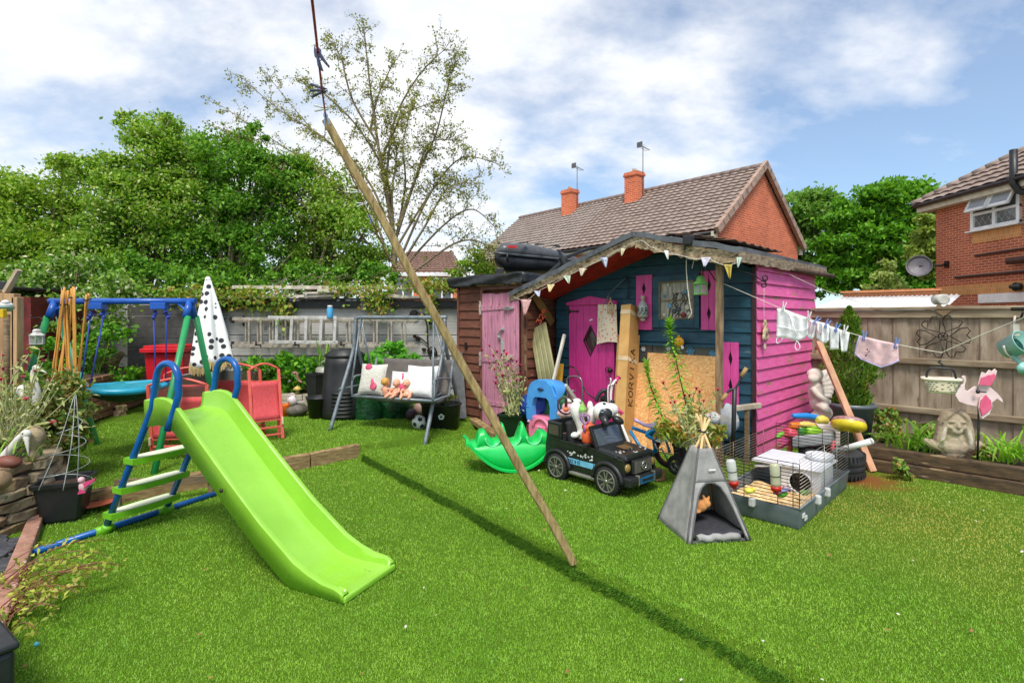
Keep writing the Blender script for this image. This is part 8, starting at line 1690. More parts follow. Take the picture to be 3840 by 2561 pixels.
tp = thing('pet_tent', 'grey felt pet teepee with wooden poles on the lawn', 'pet tent', V((1.345, 3.76, gz(1.36, 3.7))), 9); gf = pm('grey_felt', S(168, 166, 164), S(138, 136, 134), sc=9, rough=1, bump=.5, bsc=120, bd=.003, var=.12); dkf = pm('seam_grey', S(104, 102, 104), bump=.2)
BH, TH, TZ = .226, .05, .585
def side_(k, u, v):   # k: 0 front 1 right 2 back 3 left
    cs = [(-1, -1), (1, -1), (1, 1), (-1, 1)]; a, b3 = cs[k], cs[(k+1) % 4]; h = BH*(1-v)+TH*v-.012*math.sin(math.pi*v)*math.sin(math.pi*u); x, y = a[0]+(b3[0]-a[0])*u, a[1]+(b3[1]-a[1])*u; return V((x*h+.004*noise.noise(V((u*4, v*4, k))), y*h, TZ*v+.006*math.sin(u*9+k)*(1-v)))
mb = MB()
for k in (1, 2, 3): mb.grid(lambda u, v: side_(k, u, v), 10, 14)
AR = [(.06, .0), (.07, .2), (.09, .36), (.13, .48), (.21, .57), (.34, .615), (.5, .625)]; AR = AR+[(1-u, v) for u, v in AR[-2::-1]]
mb.grid(lambda u, v: side_(0, u*.0+(AR[0][0] if v < .1 else float(np.interp(v*.625, [q[1] for q in AR[:7]], [q[0] for q in AR[:7]])))*u, v*.625), 4, 10); mb.grid(lambda u, v: side_(0, 1-(float(np.interp(v*.625, [q[1] for q in AR[:7]], [q[0] for q in AR[:7]])))*(1-u), v*.625), 4, 10); mb.grid(lambda u, v: side_(0, u, .625+v*.375), 10, 8)
mb.build('tent_cover', gf, tp, solid=.008)
mb = MB(); mb.tube([side_(0, u, v)+V((0, -.006, 0)) for u, v in AR], .006, 6); mb.build('door_binding', dkf, tp)
for k in range(4):
    mb = MB(); mb.tube([side_(k, 0, i/8)*1.005 for i in range(9)], .007, 6); mb.build('seam', dkf, tp)
for sx_, sy_ in ((-1, -1), (1, -1), (1, 1), (-1, 1)): mb = MB(); mb.tube([(sx_*BH*.93, sy_*BH*.93, .005), (-sx_*.035+.01, -sy_*.03, .80+.015*sx_)], .0095, 8); mb.build('pole', pm('pale_dowel', S(232, 200, 146), S(212, 176, 118), sc=6, st=(5, 5, 1), bump=.05), tp)
mb = MB(); mb.tube(arc((.003, 0, .695), .026, 0, 360, 12, (1, 0, 0), (0, 1, 0)), .006, 6); mb.build('pole_tie', M_['black_plastic'], tp)
mb = MB(); mb.grid(lambda u, v: V(((u-.5)*.39, (v-.5)*.42, .04+.02*math.sin(math.pi*u)*math.sin(math.pi*v)+.006*noise.noise(V((u*6, v*6, 2))))), 16, 16); mb.build('cushion', pm('charcoal_fleece', S(58, 58, 64), S(44, 44, 50), sc=30, rough=1, bump=.5), tp, solid=.03)
mb = MB(); mb.tube([V((-.15+.3*i/10, -.215+.006*math.sin(i*2), .03+.006*math.sin(i*1.7))) for i in range(11)], .024, 8); mb.build('front_roll', gf, tp); mb = MB(); mb.box((.0, 0, .006), (.45, .45, .012)); mb.build('base', dkf, tp); mb = MB(); mb.box((.02, -.108, .45), (.05, .004, .009), rot(-16, 0, 0)); mb.build('white_label', M_['white_plastic'], tp)
t = thing('rabbit_toy', 'small tan rabbit toy lying inside the pet tent', 'toy', P(700, 512, 3.7)); mb = MB(); c0 = P(700, 505, 3.7); mb.ell(c0, (.05, .045, .042)); mb.ell(c0+V((.04, -.01, .018)), (.032, .03, .03)); mb.ell(c0+V((.03, 0, .05)), (.012, .01, .032), rot(0, -25, 0)); mb.ell(c0+V((.055, 0, .045)), (.011, .01, .028), rot(0, 25, 0)); mb.ell(c0+V((-.03, -.02, -.03)), (.03, .03, .016)); mb.build('body', pm('tan_plush', S(216, 152, 92), S(196, 130, 74), sc=30, rough=1, bump=.5), t, True, rem=.006)
CB = G(799.5, 530.5); cg = thing('pet_cage', 'grey wire pet cage with deep tray on the lawn', 'cage', CB, -45); LW, LD, TRH = .60, 1.33, .15   # local: x along u (0 = near corner, -LW left), y along v
grt = pm('tray_grey', S(112, 122, 128), S(96, 106, 112), rough=.4, bump=.06)
mb = MB()
for a, b3, c_, d_ in (((-LW, 0), (0, 0), 0, 0), ((0, 0), (0, LD), 0, 0), ((0, LD), (-LW, LD), 0, 0), ((-LW, LD), (-LW, 0), 0, 0)):
    cx_, cy_ = -LW/2, LD/2
    def wl(u, v, a=a, b3=b3): x, y = a[0]+(b3[0]-a[0])*u, a[1]+(b3[1]-a[1])*u; k = .955+.045*v; return V((cx_+(x-cx_)*k, cy_+(y-cy_)*k, TRH*v))
    mb.grid(wl, 2, 3)
mb.grid(lambda u, v: V((-LW*.97+LW*.94*u, LD*(.03+.94*v), .012)), 2, 2); mb.build('tray', grt, cg, solid=.008, bevel=.01)
mb = MB(); mb.tube([(-LW, 0, TRH), (0, 0, TRH), (0, LD, TRH), (-LW, LD, TRH)], .011, 7, closed=True); mb.build('tray_rim', grt, cg)
shv, nt, b = newmat('wood_shavings'); vec = coords(nt); vo = nd(nt, 'ShaderNodeTexVoronoi'); vo.inputs['Scale'].default_value = 60; nt.links.new(vec, vo.inputs['Vector']); sp2 = nd(nt, 'ShaderNodeSeparateColor'); nt.links.new(vo.outputs['Color'], sp2.inputs[0]); nt.links.new(ramp(nt, sp2.outputs[0], [(0, S(214, 160, 96)), (.5, S(244, 206, 146)), (1, S(252, 228, 180))]), b.inputs['Base Color']); bumpn(nt, sp2.outputs[1], 1, .015, b)
mb = MB(); mb.grid(lambda u, v: V((-LW*.96+LW*.92*u, LD*(.03+.5*v), .075+.025*noise.noise(V((u*5, v*5, 0))))), 24, 24); mb.build('wood_shavings', shv, cg)
WT = .47; wb_ = pm('wire_black', S(48, 46, 44), rough=.35, metal=.5, bump=0); ww = pm('wire_lit', S(170, 160, 148), rough=.35, metal=.4, bump=0)  # ww: paler copy of the wire, light on the side panel put into its colour
def wires(name, a, b3, z0, z1, n, m, vert, zt0=None):
    mb = MB(); a, b3 = V((a[0], a[1], 0)), V((b3[0], b3[1], 0))
    for i in range(n+1): z = z0+(z1-z0)*i/n; mb.tube([a+V((0, 0, z)), b3+V((0, 0, z))], .0026, 4)
    for q in vert: p = lerp(a, b3, q); mb.tube([p+V((0, 0, z0)), p+V((0, 0, z1))], .003, 5)
    mb.build(name, m, cg)
wires('wire_panel', (-LW, 0), (0, 0), TRH, WT, 13, wb_, (0, .36, .76, .93, 1)); wires('wire_panel', (0, 0), (0, LD), TRH, WT+.03, 14, ww, (0, .2, .45, .72, 1)); wires('wire_panel', (-LW, 0), (-LW, LD), TRH, WT, 14, pm('wire_brown', S(140, 120, 100), rough=.4, metal=.4, bump=0), (0, .25, .5, .75, 1)); wires('wire_panel', (-LW, LD), (0, LD), TRH, WT+.02, 12, wb_, (0, .33, .66, 1))
wpl = pm('white_house', S(232, 234, 238), S(216, 218, 224), rough=.35, bump=.03); hs_ = thing('pet_house', 'white plastic pet house with ribbed ramp inside the cage', 'pet house', CB, -45)
mb = MB(); mb.box((-.19, LD*.63, .16), (.3, .36, .2));
for i in range(8): mb.box((-.44, LD*.5+.05*i, .245-.0*i), (.24, .042, .02), rot(0, -14, 0))
mb.box((-.3, LD*.66, .275), (.54, .5, .02)); mb.build('shell', wpl, hs_, bevel=.012)
mb = MB(); mb.lathe([(0, 0), (.085, 0)], 22, (-.19, LD*.63-.183, .155), rot(90, 0, 0)); mb.build('door_hole', pm('taupe', S(150, 134, 118), bump=0), hs_); mb = MB(); mb.tube(arc((-.19, LD*.63-.184, .155), .088, 0, 360, 24), .009, 6); mb.tube(arc((-.27, LD*.5, .295), .055, 0, 360, 20, (1, 0, 0), (0, 1, .25)), .006, 6); mb.build('moulded_ring', wpl, hs_)
mb = MB(); mb.lathe([(.09, 0), (.105, .02), (.11, .045), (.095, .05), (.085, .02), (0, .015)], 24); solo(mb, 'food_bowl', wpl, 'round white bowl standing on the pet house in the cage', 'bowl', CB+UU*-.14+VV*(LD*.76)+V((0, 0, .287)))
def bottle(label, px, py, Y, tilt, tint):
    t = thing('water_bottle', label, 'water bottle', P(px, py, Y), group='drinking bottles on the cage'); q = rot(0, tilt, 0); mb = MB(); mb.lathe([(.031, 0), (.034, .03), (.033, .05), (.034, .07), (.034, .15), (.026, .165), (0, .168)], 16, (0, 0, 0), q); mb.build('bottle_body', clearmat('bottle_plastic', tint, .12, .62), t); mb = MB(); mb.lathe([(.033, -.028), (.036, -.005), (.034, .004)], 14, (0, 0, 0), q); mb.lathe([(.012, -.055), (.02, -.028)], 10, (0, 0, 0), q); mb.build('red_cap', pm('red_cap', S(226, 44, 36), rough=.35, bump=0), t); mb = MB(); mb.tube([q @ V((0, 0, -.04)), q @ V((.012, 0, -.075))], .005, 6); mb.build('spout', M_['steel'], t)
    mb = MB(); mb.tube([q @ V(p) for p in arc((0, 0, .08), .036, 0, 360, 14, (1, 0, 0), (0, 1, 0))], .003, 5); mb.build('wire_clip', wb_, t)
bottle('clear drinking bottle with red cap on the left of the cage', 733.5, 481, 3.93, -8, (.75, .78, .74, 1)); bottle('murky drinking bottle with red cap on the front of the cage', 776, 486, 3.78, -4, (.62, .62, .42, 1))
for px, py, Y, c, nm, lb in ((749, 490, 3.93, (236, 230, 90), 'toy_chick', 'tiny yellow toy clipped on the cage tray'), (781, 494, 3.95, (96, 190, 40), 'toy_turtle', 'small green toy lying in the shavings'), (804, 492, 4.1, (110, 150, 60), 'toy_leaf', 'dull green chew toy in the cage corner')):
    mb = MB(); c0 = P(px, py, Y); mb.ell(c0, (.035, .03, .022)); mb.ell(c0+V((.03, -.01, .012)), (.016, .015, .015)); solo(mb, nm, pm(nm, S(*c), rough=.4, bump=0), lb, 'toy', world=True)
mb = MB(); mb.tube([P(774, 492.5, 3.9), P(789, 489, 3.95)], .012, 8); mb.tube([P(783, 487, 4.0), P(790, 490, 4.0)], .014, 8); solo(mb, 'toy_stick', pm('blue_toy', S(60, 160, 220), S(230, 120, 120), sc=14, bump=0), 'blue and pink toy sticks on the shavings', 'toy', world=True)
for q in ((-.32, .0), (.0, .55), (.0, .9)):
    mb = MB(); p = CB+UU*(q[0])+VV*(q[1]*.7); mb.box(p+V((0, 0, .13))-VV*(.012 if q[0] else 0)+UU*(.012 if not q[0] else 0), (.045, .045, .07), rot(0, 0, -45)); o = mb.build('tray_clip', pm('clear_clip', S(220, 220, 216), bump=0), cg, True, bevel=.012)
for q in ((.05, .09), (.1, .06)): mb = MB(); mb.box((.004, q[0]+.03, q[1]), (.006, .05, .03)); mb.build('white_sticker', M_['white_plastic'], cg)
mb = MB(); mb.tube([P(834, 451, 4.85), P(871.5, 440.5, 4.6)], .026, 14); mb.tube([P(870.5, 440.8, 4.6), P(872, 440.4, 4.6)], .0275, 14); solo(mb, 'white_tube', M_['white_plastic'], 'white plastic tube poking out past the cage', 'tube', world=True)
tt_ = thing('toy_table', 'grey water play table heaped with toys behind the cage', 'play table', P(815, 462, 5.35)); mb = MB(); mb.loft([[P(c[0], c[1], 5.2+d) for c, d in (((792, 436+k*12), -.12), ((832, 432+k*12), -.1), ((836, 430+k*10), .2), ((800, 433+k*10), .2))] for k in (0, 1)], True, False); mb.build('basin', pm('stone_grey_pl', S(176, 176, 176), S(150, 150, 150), rough=.5, bump=.1), tt_, True, bevel=.02)
for x, y in ((791, 455), (811, 459), (833, 452)): mb = MB(); mb.tube([P(x, 440, 5.2), P(x-2, y+4, 5.2)], .022, 8); mb.build('leg', pm('leg_coral', S(236, 84, 96), bump=0), tt_, True)
for nm, lb, c, f in (('toy_boat', 'long blue toy lying on the play table', (36, 140, 224), [((792, 415), (822, 417.5), .03)]), ('toy_duck', 'yellow toy head at the end of the blue toy', (244, 214, 90), [((817, 419.5), (827, 420), .042)]), ('toy_block', 'orange toy on the play table', (246, 128, 40), [((790, 425), (804, 427), .04)]), ('foam_tube', 'pale yellow foam tube toy on the play table', (240, 210, 110), [((799, 423.5), (817, 426), .03)]), ('toy_bucket', 'pink toy on the left of the play table', (240, 90, 110), [((786, 432), (796, 435), .06)]), ('toy_frog', 'lime green toy on the play table', (150, 206, 40), [((806, 431), (820, 431), .05)]), ('toy_watermelon', 'dark green striped toy on the play table', (70, 140, 50), [((797, 430), (803, 432), .055)]), ('toy_rake', 'small light green toy at the far left of the table', (140, 206, 70), [((776, 437), (786, 432), .025)])):
    mb = MB()
    for a, b3, r_ in f: mb.tube([P(*a, 5.15), lerp(P(*a, 5.15), P(*b3, 5.2), .1), lerp(P(*a, 5.15), P(*b3, 5.2), .5)+V((0, 0, .01)), lerp(P(*a, 5.15), P(*b3, 5.2), .9), P(*b3, 5.2)], [r_*.5, r_*.85, r_, r_*.85, r_*.45], 10)
    solo(mb, nm, pm(nm, S(*c), rough=.4, bump=.03), lb, 'toy', world=True)
dn_ = thing('donut_float', 'yellow and purple inflatable ring propped behind the cage', 'inflatable', P(848, 430, 5.3)); c0 = P(848.5, 424.5, 5.2); q = rot(-16, 12, 0); mb = MB(); mb.tube([c0+q @ V((.10*math.cos(R(a)), .10*math.sin(R(a)), 0)) for a in range(0, 360, 15)], .055, 12, closed=True); mb.build('ring', pm('lemon', S(244, 220, 50), rough=.3, bump=.02), dn_, True); mb = MB(); mb.tube([c0+q @ V((.10*math.cos(R(a)), .10*math.sin(R(a)), .022)) for a in range(0, 360, 15)], .048, 12, closed=True); mb.build('icing', pm('mauve', S(150, 104, 110), S(190, 150, 140), sc=40, rough=.3, bump=0), dn_, True)
tyc = G(848, 480)+V((-.02, .22, 0)); tym = pm('tyre_rubber', S(52, 52, 54), S(38, 38, 40), rough=.8, bump=.3); mb = MB(); mb.lathe([(.16, 0), (.235, 0), (.262, .02), (.272, .06), (.268, .075), (.274, .08), (.275, .12), (.268, .125), (.274, .13), (.274, .17), (.268, .18), (.262, .215), (.235, .235), (.16, .235), (.155, .12), (.16, 0)], 40)
for k in range(40): a = 2*math.pi*k/40; mb.box((.272*math.cos(a), .272*math.sin(a), .2), (.012, .012, .05), rot(0, 0, math.degrees(a)+20)); mb.box((.272*math.cos(a+.08), .272*math.sin(a+.08), .035), (.012, .012, .045), rot(0, 0, math.degrees(a)-20))
solo(mb, 'car_tyre', tym, 'old black car tyre lying flat beside the cage', 'tyre', tyc); mb = MB(); mb.lathe([(0, .2), (.155, .205)], 20); mb.v = [tuple(V(p)+tyc) for p in mb.v]; struct(mb.build('tyre_sand', pm('sand', S(196, 140, 96), sc=30, bump=.6)), 'stuff')
mb = MB(); a, b3 = P(818.5, 341, 5.75), G(873, 471); mb.bar(a, b3, .065, .038, up=(0, -1, .2)); solo(mb, 'prop_plank', pm('planed_pine', S(216, 164, 130), S(186, 134, 100), sc=4, st=(4, 4, .6), bump=.15), 'long pinkish timber plank leaning from the line to the grass', 'plank', world=True, bevel=.004)
pt_ = V((P(851, 0, 6.05).x, 6.05, .0)); pg = thing('large_planter', 'large grey plastic planter in the corner by the fence', 'planter', pt_); mb = MB(); mb.lathe([(.17, 0), (.225, .48), (.245, .485), (.25, .53), (.225, .53), (.21, .45), (0, .45)], 32); mb.build('pot_body', grt, pg); mb = MB(); mb.lathe([(0, .49), (.21, .48)], 24); mb.build('soil', M_['soil'], pg)
mb = MB(); mb.tube([P(864.5, 394, 5.9), P(869, 366, 5.9)], .006, 6); solo(mb, 'cane', bam, 'short thin cane stuck in the large grey planter', 'cane', world=True)
cf = thing('conifer', 'bushy conical conifer in the large grey planter', 'conifer', pt_+V((0, 0, .48))); mb = MB(); mb.tube([(0, 0, 0), (0.02, 0, 1.05)], [.025, .008], 7); mb.build('trunk', M_['bark'], cf); pts, dr = [], []; rng = np.random.default_rng(4)
for i in range(5200):
    h = rng.uniform(0, 1)**1.15; rr_ = (.265*min(1, .55+h*1.6) if h < .5 else .265*(1-(h-.5)/.52))*(1+.22*math.sin(h*23)+.1*rng.normal()); a = rng.uniform(0, 6.283); k = rng.uniform(.45, 1)**.6; pts.append((rr_*k*math.cos(a)-.02, rr_*k*math.sin(a), .02+1.12*h)); dr.append((math.cos(a)*.6, math.sin(a)*.6, 1.1))
leaf_mesh('foliage', np.array(pts), rng.uniform(.03, .075, len(pts)), M_['conifer_leaf'], cf, asp=.34, dirs=dr, world=False)
stn = pm('white_stone', S(238, 226, 214), S(206, 190, 176), sc=9, rough=.85, bump=.5, bsc=40, wear=(S(160, 146, 130), .66, 9)); cc = V((P(821, 0, 5.8).x, 5.8, 0)); ch_ = thing('cherub_statue', 'white stone cherub with folded wings by the pink shed corner', 'statue', cc); C_ = lambda x, y, d=0: P(x, y, 5.8+d)
mb = MB(); mb.ell(C_(815, 374.5), (.085, .08, .075), None, 16, 10, lambda q: 1+.06*noise.noise(q*5)); mb.ell(C_(813, 378, -.05), (.06, .05, .05)); mb.ell(C_(816, 392), (.085, .07, .14), rot(0, -12, 0)); mb.ell(C_(817, 402, .0), (.08, .07, .09)); mb.tube(spline([C_(812, 387, -.07), C_(817, 394, -.1), C_(824, 399, -.1), C_(829, 402, -.08)], 4), .034, 8); mb.tube(spline([C_(818, 404, -.05), C_(824, 407, -.1), C_(828, 413, -.06), C_(824, 417, -.04)], 4), .05, 8); mb.ell(C_(820, 415), (.1, .09, .06)); mb.tube([C_(816, 383, -.02), C_(815, 388, 0)], .05, 8); mb.build('figure', stn, ch_, True, rem=.011)
mb = MB()
for (x0, y0, x1, y1) in ((819, 380, 828, 369.5), (821, 384, 834.5, 383), (822, 388, 834, 388), (822, 391, 832.5, 392.5), (822, 395, 831, 396.5), (820, 381, 832, 377)): mb.tube([C_(x0, y0, .05), lerp(C_(x0, y0, .05), C_(x1, y1, .08), .6)+V((0, 0, .012)), C_(x1, y1, .08)], [.035, .04, .02], 8)
mb.build('wings', stn, ch_, True, rem=.011); mb = MB(); mb.box((0, .0, .17), (.28, .24, .36)); mb.build('plinth', stn, ch_, bevel=.01)
bz = .19; bp_ = V((P(951.5, 0, 5.0).x, 5.0, bz)); bs_ = thing('stone_bust', 'weathered stone bust of a long haired woman on the border edge', 'bust', bp_, -14); plk = pm('pale_lock', S(222, 212, 194), S(180, 166, 142), sc=12, rough=.95, bump=.6); gs = pm('bust_stone', S(200, 184, 158), S(140, 122, 98), sc=5, rough=.95, bump=.7, bsc=36, bd=.008, wear=(S(100, 90, 72), .62, 6)); mb = MB()
mb.ell((0, -.03, .315), (.088, .085, .118), None, 18, 12); mb.ell((0, -.085, .262), (.05, .035, .04)); mb.ell((0, -.115, .308), (.016, .022, .032)); mb.ell((0, -.125, .298), (.019, .014, .012))
for s in (-1, 1):
    mb.ell((s*.038, -.1, .345), (.03, .02, .01), rot(0, s*8, 0)); mb.ell((s*.036, -.098, .326), (.017, .012, .009)); mb.ell((s*.048, -.085, .292), (.026, .026, .026)); mb.tube(spline([(s*.03, -.055, .435), (s*.075, -.05, .385), (s*.1, -.045, .28), (s*.118, -.045, .17), (s*.11, -.055, .09)], 4), [.04, .04, .045, .045, .045, .045, .05, .05, .05, .05, .05, .05, .05, .045, .04, .035, .03], 8); mb.tube(spline([(s*.02, -.07, .435), (s*.07, -.085, .395), (s*.105, -.07, .33)], 4), .022, 7); mb.ell((s*.13, -.02, .105), (.095, .06, .05), rot(0, -s*14, 0)); mb.ell((s*.2, -.015, .13), (.04, .045, .03), rot(0, -s*30, 0))
mb.ell((0, -.105, .272), (.024, .012, .006)); mb.ell((0, -.105, .26), (.02, .012, .007)); mb.ell((0, .02, .36), (.082, .085, .09)); mb.ell((0, .015, .17), (.118, .06, .14)); mb.ell((0, -.03, .16), (.09, .06, .1)); mb.ell((0, -.03, .2), (.055, .055, .1)); mb.ell((0, -.02, .1), (.14, .075, .09)); mb.ell((0, -.01, .03), (.1, .07, .05)); mb.build('bust_body', gs, bs_, rem=.0075)
for s in (-1, 1): mb = MB(); mb.tube(spline([(s*.083, -.07, .33), (s*.1, -.074, .24), (s*.113, -.076, .15), (s*.108, -.066, .08)], 4), [.012, .018, .022, .024, .024, .024, .024, .024, .022, .018, .014, .01, .006], 7); mb.build('pale_hair_lock', plk, bs_)
fY = 4.85; Z2 = lambda pts: [((802.5+.09528*x), (280+.09528*y)) for x, y in pts]
def cut(name, pts, m, parent, off=0, th=.01):
    pp = [P(x, y, fY) for x, y in Z2(pts)]; o = pp[0]; mb = MB(); mb.prism([((p-o).x, (p-o).z) for p in pp], th, o+V((0, off, 0))); return mb.build(name, m, parent, True, bevel=.003)
fm_ = thing('flamingo_spinner', 'pink and white wooden flamingo windmill in the border', 'garden spinner', V((P(979.6, 0, fY).x, fY, .19))); wpk = pm('pale_flamingo', S(244, 222, 220), S(234, 204, 204), sc=8, rough=.6, bump=.1); hpk = pm('flamingo_wing', S(238, 110, 146), S(226, 90, 130), sc=9, rough=.6, bump=.1)
cut('body', [(1690, 995), (1668, 1012), (1690, 1050), (1688, 1085), (1650, 1105), (1615, 1150), (1605, 1210), (1640, 1270), (1720, 1300), (1830, 1322), (1950, 1335), (1992, 1328), (1985, 1282), (2040, 1240), (2075, 1265), (2105, 1283), (2090, 1240), (2040, 1180), (1970, 1120), (1900, 1100), (1800, 1112), (1730, 1160), (1700, 1140), (1702, 1095), (1716, 1045), (1710, 1005)], wpk, fm_); cut('beak', [(1615, 1135), (1640, 1095), (1655, 1100), (1630, 1125)], pm('grey_beak', S(150, 130, 126), bump=0), fm_, -.008)
cut('wing_edge', [(1812, 1092), (1832, 1005), (1850, 955), (1895, 972), (1925, 932), (1958, 948), (1985, 922), (2008, 945), (1990, 1010), (1930, 1098)], wpk, fm_, -.03); cut('wing', [(1812, 1092), (1835, 1015), (1880, 1000), (1905, 985), (1935, 985), (1965, 970), (1988, 1000), (1930, 1098)], hpk, fm_, -.042); cut('wing_edge', [(1880, 1190), (1830, 1240), (1815, 1330), (1832, 1425), (1858, 1445), (1892, 1420), (1930, 1395), (1952, 1335), (1935, 1250)], wpk, fm_, -.03); cut('wing', [(1880, 1190), (1832, 1245), (1818, 1330), (1838, 1412), (1870, 1390), (1900, 1370), (1945, 1325), (1932, 1250)], hpk, fm_, -.042)
mb = MB(); h = P(*Z2([(1838, 1165)])[0], fY-.05); mb.lathe([(0, 0), (.02, 0), (.016, .012), (0, .02)], 12, h, rot(90, 0, 0)); mb.tube([h, h+V((.04, 0, -.003)), h+V((.075, 0, -.006))], .006, 6); mb.tube([h, h+V((.004, 0, .05))], .003, 5); mb.build('hub', M_['black_plastic'], fm_, True); mb = MB(); mb.tube([(0, .02, 0), (.0, .01, P(0, 405, fY).z-.19)], .008, 7); mb.build('stake', M_['black_plastic'], fm_)
mb = MB(); rd = random.Random(77)
for x, y, n, L in ((914, 452, 34, .5), (930, 452, 26, .46), (897, 452, 14, .4)): strap_clump(mb, P(x, y, 5.25), n, L, .010, 1.0, rd, .75)
solo(mb, 'daylily', M_['grass_leaf'], 'arching daylily clump left of the stone bust', 'plant', world=True, group='daylilies in the border')
mb = MB()
for x, y, Y, n, L in ((1006, 462, 4.9, 34, .42), (1020, 458, 4.85, 26, .42), (995, 452, 5.2, 18, .36)): strap_clump(mb, P(x, y, Y), n, L, .0095, 1.0, rd, .8)
solo(mb, 'daylily', leafmat('bright_strap', [S(112, 176, 36), S(150, 206, 60), S(180, 216, 96)], .4), 'brighter daylily clump right of the stone bust', 'plant', world=True, group='daylilies in the border')
GL_ = leafmat('round_leaf', [S(84, 130, 40), S(120, 162, 60), S(150, 176, 80), S(190, 130, 80)], .3)
for lb, bl2, Y, n, sd2 in (('low round leaved plant beside the leaning plank', [(897, 440, 14, 8), (885, 430, 10, 9)], 5.75, 420, 41), ('rusty tinged low plant before the daylilies', [(912, 451, 8, 5), (918, 446, 7, 5)], 5.35, 260, 42), ('small self seeded plant at the foot of the sleepers', [(902, 469, 5, 5), (898, 463, 5, 4), (908, 475, 3, 2)], 4.95, 150, 43), ('low green plant behind the stone bust', [(930, 432, 10, 8), (972, 440, 10, 7), (945, 428, 10, 6)], 5.6, 420, 44), ('feathery green plant at the corner of the fence', [(880, 412, 8, 12), (892, 418, 8, 8), (878, 432, 7, 8)], 6.0, 380, 45), ('low leaves between bust and bright daylily', [(985, 452, 9, 6), (978, 458, 6, 4)], 5.1, 240, 46)): leafy('border_plant', lb, 'plant', bl2, Y, n, .05, GL_, P(bl2[0][0], bl2[0][1]+bl2[0][3], Y), sd2, .8)
LA, LB = V((2.13, 5.35)), V((3.07, 3.2))
def WL(px, py, off=0.0):
    r_ = (px-512)/F; t = (r_*LA.y-LA.x)/((LB.x-LA.x)-r_*(LB.y-LA.y)); return V((LA.x+(LB.x-LA.x)*t, LA.y+(LB.y-LA.y)*t-off, 0)), LA.y+(LB.y-LA.y)*t
def WP(px, py, off=0.0): _, Y = WL(px, py); return P(px, py, Y-off)
line = [(723, 283), (773.3, 304.8), (782.7, 308.5), (808.5, 317.7), (821, 323), (838, 328.4), (849.4, 332.4), (859.5, 335.3), (878, 339.8), (897, 344), (920, 348.5), (941.8, 352.2), (960, 344), (985, 333), (1021, 318.2), (1040, 310)]
mb = MB(); mb.tube([WP(x, y) for x, y in line], .0032, 6); solo(mb, 'clothes_line', M_['rope'], 'white rope line hung with washing from the porch post to the right', 'washing line', world=True)
mb = MB(); mb.tube([SW(V((.05, .9, 2.0))), P(818, 287.5, 6.7), P(868, 305, 6.6), P(905, 318, 6.2)], .004, 5); solo(mb, 'thin_line', M_['rope'], 'thin second line from behind the shed to the fence', 'line', world=True)
ZL = lambda p: (773.3+.06291*p[0], 301.3+.06291*p[1])
def resamp(pts, n):
    pts = [V((x, y)) for x, y in pts]; L = [0]
    for a, b3 in zip(pts, pts[1:]): L.append(L[-1]+(b3-a).length)
    return [(float(np.interp(L[-1]*i/n, L, [p.x for p in pts])), float(np.interp(L[-1]*i/n, L, [p.y for p in pts]))) for i in range(n+1)]
def cloth(name, label, top, bot, m, cat, extra=None, amp=.012, fr_=3, n=18, k=10, group='washing on the line'):
    tp_, bt_ = resamp([ZL(p) for p in top], n), resamp([ZL(p) for p in bot], n); t = thing(name, label, cat, WP(*tp_[n//2]), group=group)
    def f(u, v, o=0.0): i = min(n, int(round(u*n))); a, b3 = tp_[i], bt_[i]; x, y = a[0]*(1-v)+b3[0]*v, a[1]*(1-v)+b3[1]*v; return WP(x, y, o+amp*math.sin(u*6.28*fr_+v*2)*min(1, v*3)+.006*noise.noise(V((u*7, v*7, len(label)))))
    mb = MB(); mb.grid(lambda u, v: f(u, v, .006), n, k); mb.grid(lambda u, v: f(u, v, -.012-.01*v), n, k); mb.build('cloth', m, t, True, solid=.003)
    if extra: extra(t, f)
    return t
wht = pm('white_laundry', (.95, .95, .97, 1), (.86, .86, .9, 1), sc=14, rough=.9, bump=.5, bsc=26, bd=.008, var=.05)
def straps(t, f):
    for pts in ([(55, 580), (50, 640), (75, 660), (120, 625), (150, 580)], [(375, 620), (345, 700), (365, 755), (400, 765), (422, 730), (415, 680), (385, 630)], [(250, 190), (300, 330), (380, 520)]):
        mb = MB(); mb.tube(spline([WP(*ZL(p), .016) for p in pts], 4), .0035, 5); mb.build('strap', wht, t, True)
    mb = MB(); mb.tube([f(u/8, .62, .012) for u in range(9)], .003, 5); mb.build('hem', wht, t, True)
cloth('camisole', 'white strappy camisole pegged at the left end of the line', [(60, 105), (160, 110), (330, 190), (560, 265)], [(48, 580), (140, 575), (240, 592), (380, 628), (500, 585), (545, 520)], wht, 'camisole', straps)
pinkt = pm('pink_trim', S(236, 176, 200), bump=0)
def trim(ps):
    def g_(t, f): mb = MB(); mb.tube(spline([WP(*ZL(p), .02) for p in ps], 4), .0035, 5); mb.build('pink_trim', pinkt, t, True)
    return g_
cloth('knickers', 'narrow white knickers with pink edge next to the camisole', [(575, 285), (690, 315)], [(545, 570), (600, 600), (655, 560)], wht, 'underwear', trim([(600, 300), (580, 420), (600, 500), (640, 430), (650, 330)]), .006, 1.5, 8); cloth('knickers', 'wider frilled white knickers with pink edge in the middle of the line', [(680, 310), (780, 330), (890, 365)], [(690, 580), (760, 640), (830, 668), (900, 600)], wht, 'underwear', trim([(700, 330), (695, 430), (735, 520), (770, 460), (760, 350)]), .012, 2.5, 12)
cloth('sock', 'left of two white socks on the washing line', [(895, 385), (1045, 430)], [(905, 765), (1035, 755)], wht, 'sock', None, .004, 1, 6); cloth('sock', 'right of two white socks, twisted at the ankle', [(1040, 445), (1215, 490)], [(1088, 800), (1170, 790)], wht, 'sock', None, .01, 1.5, 6)
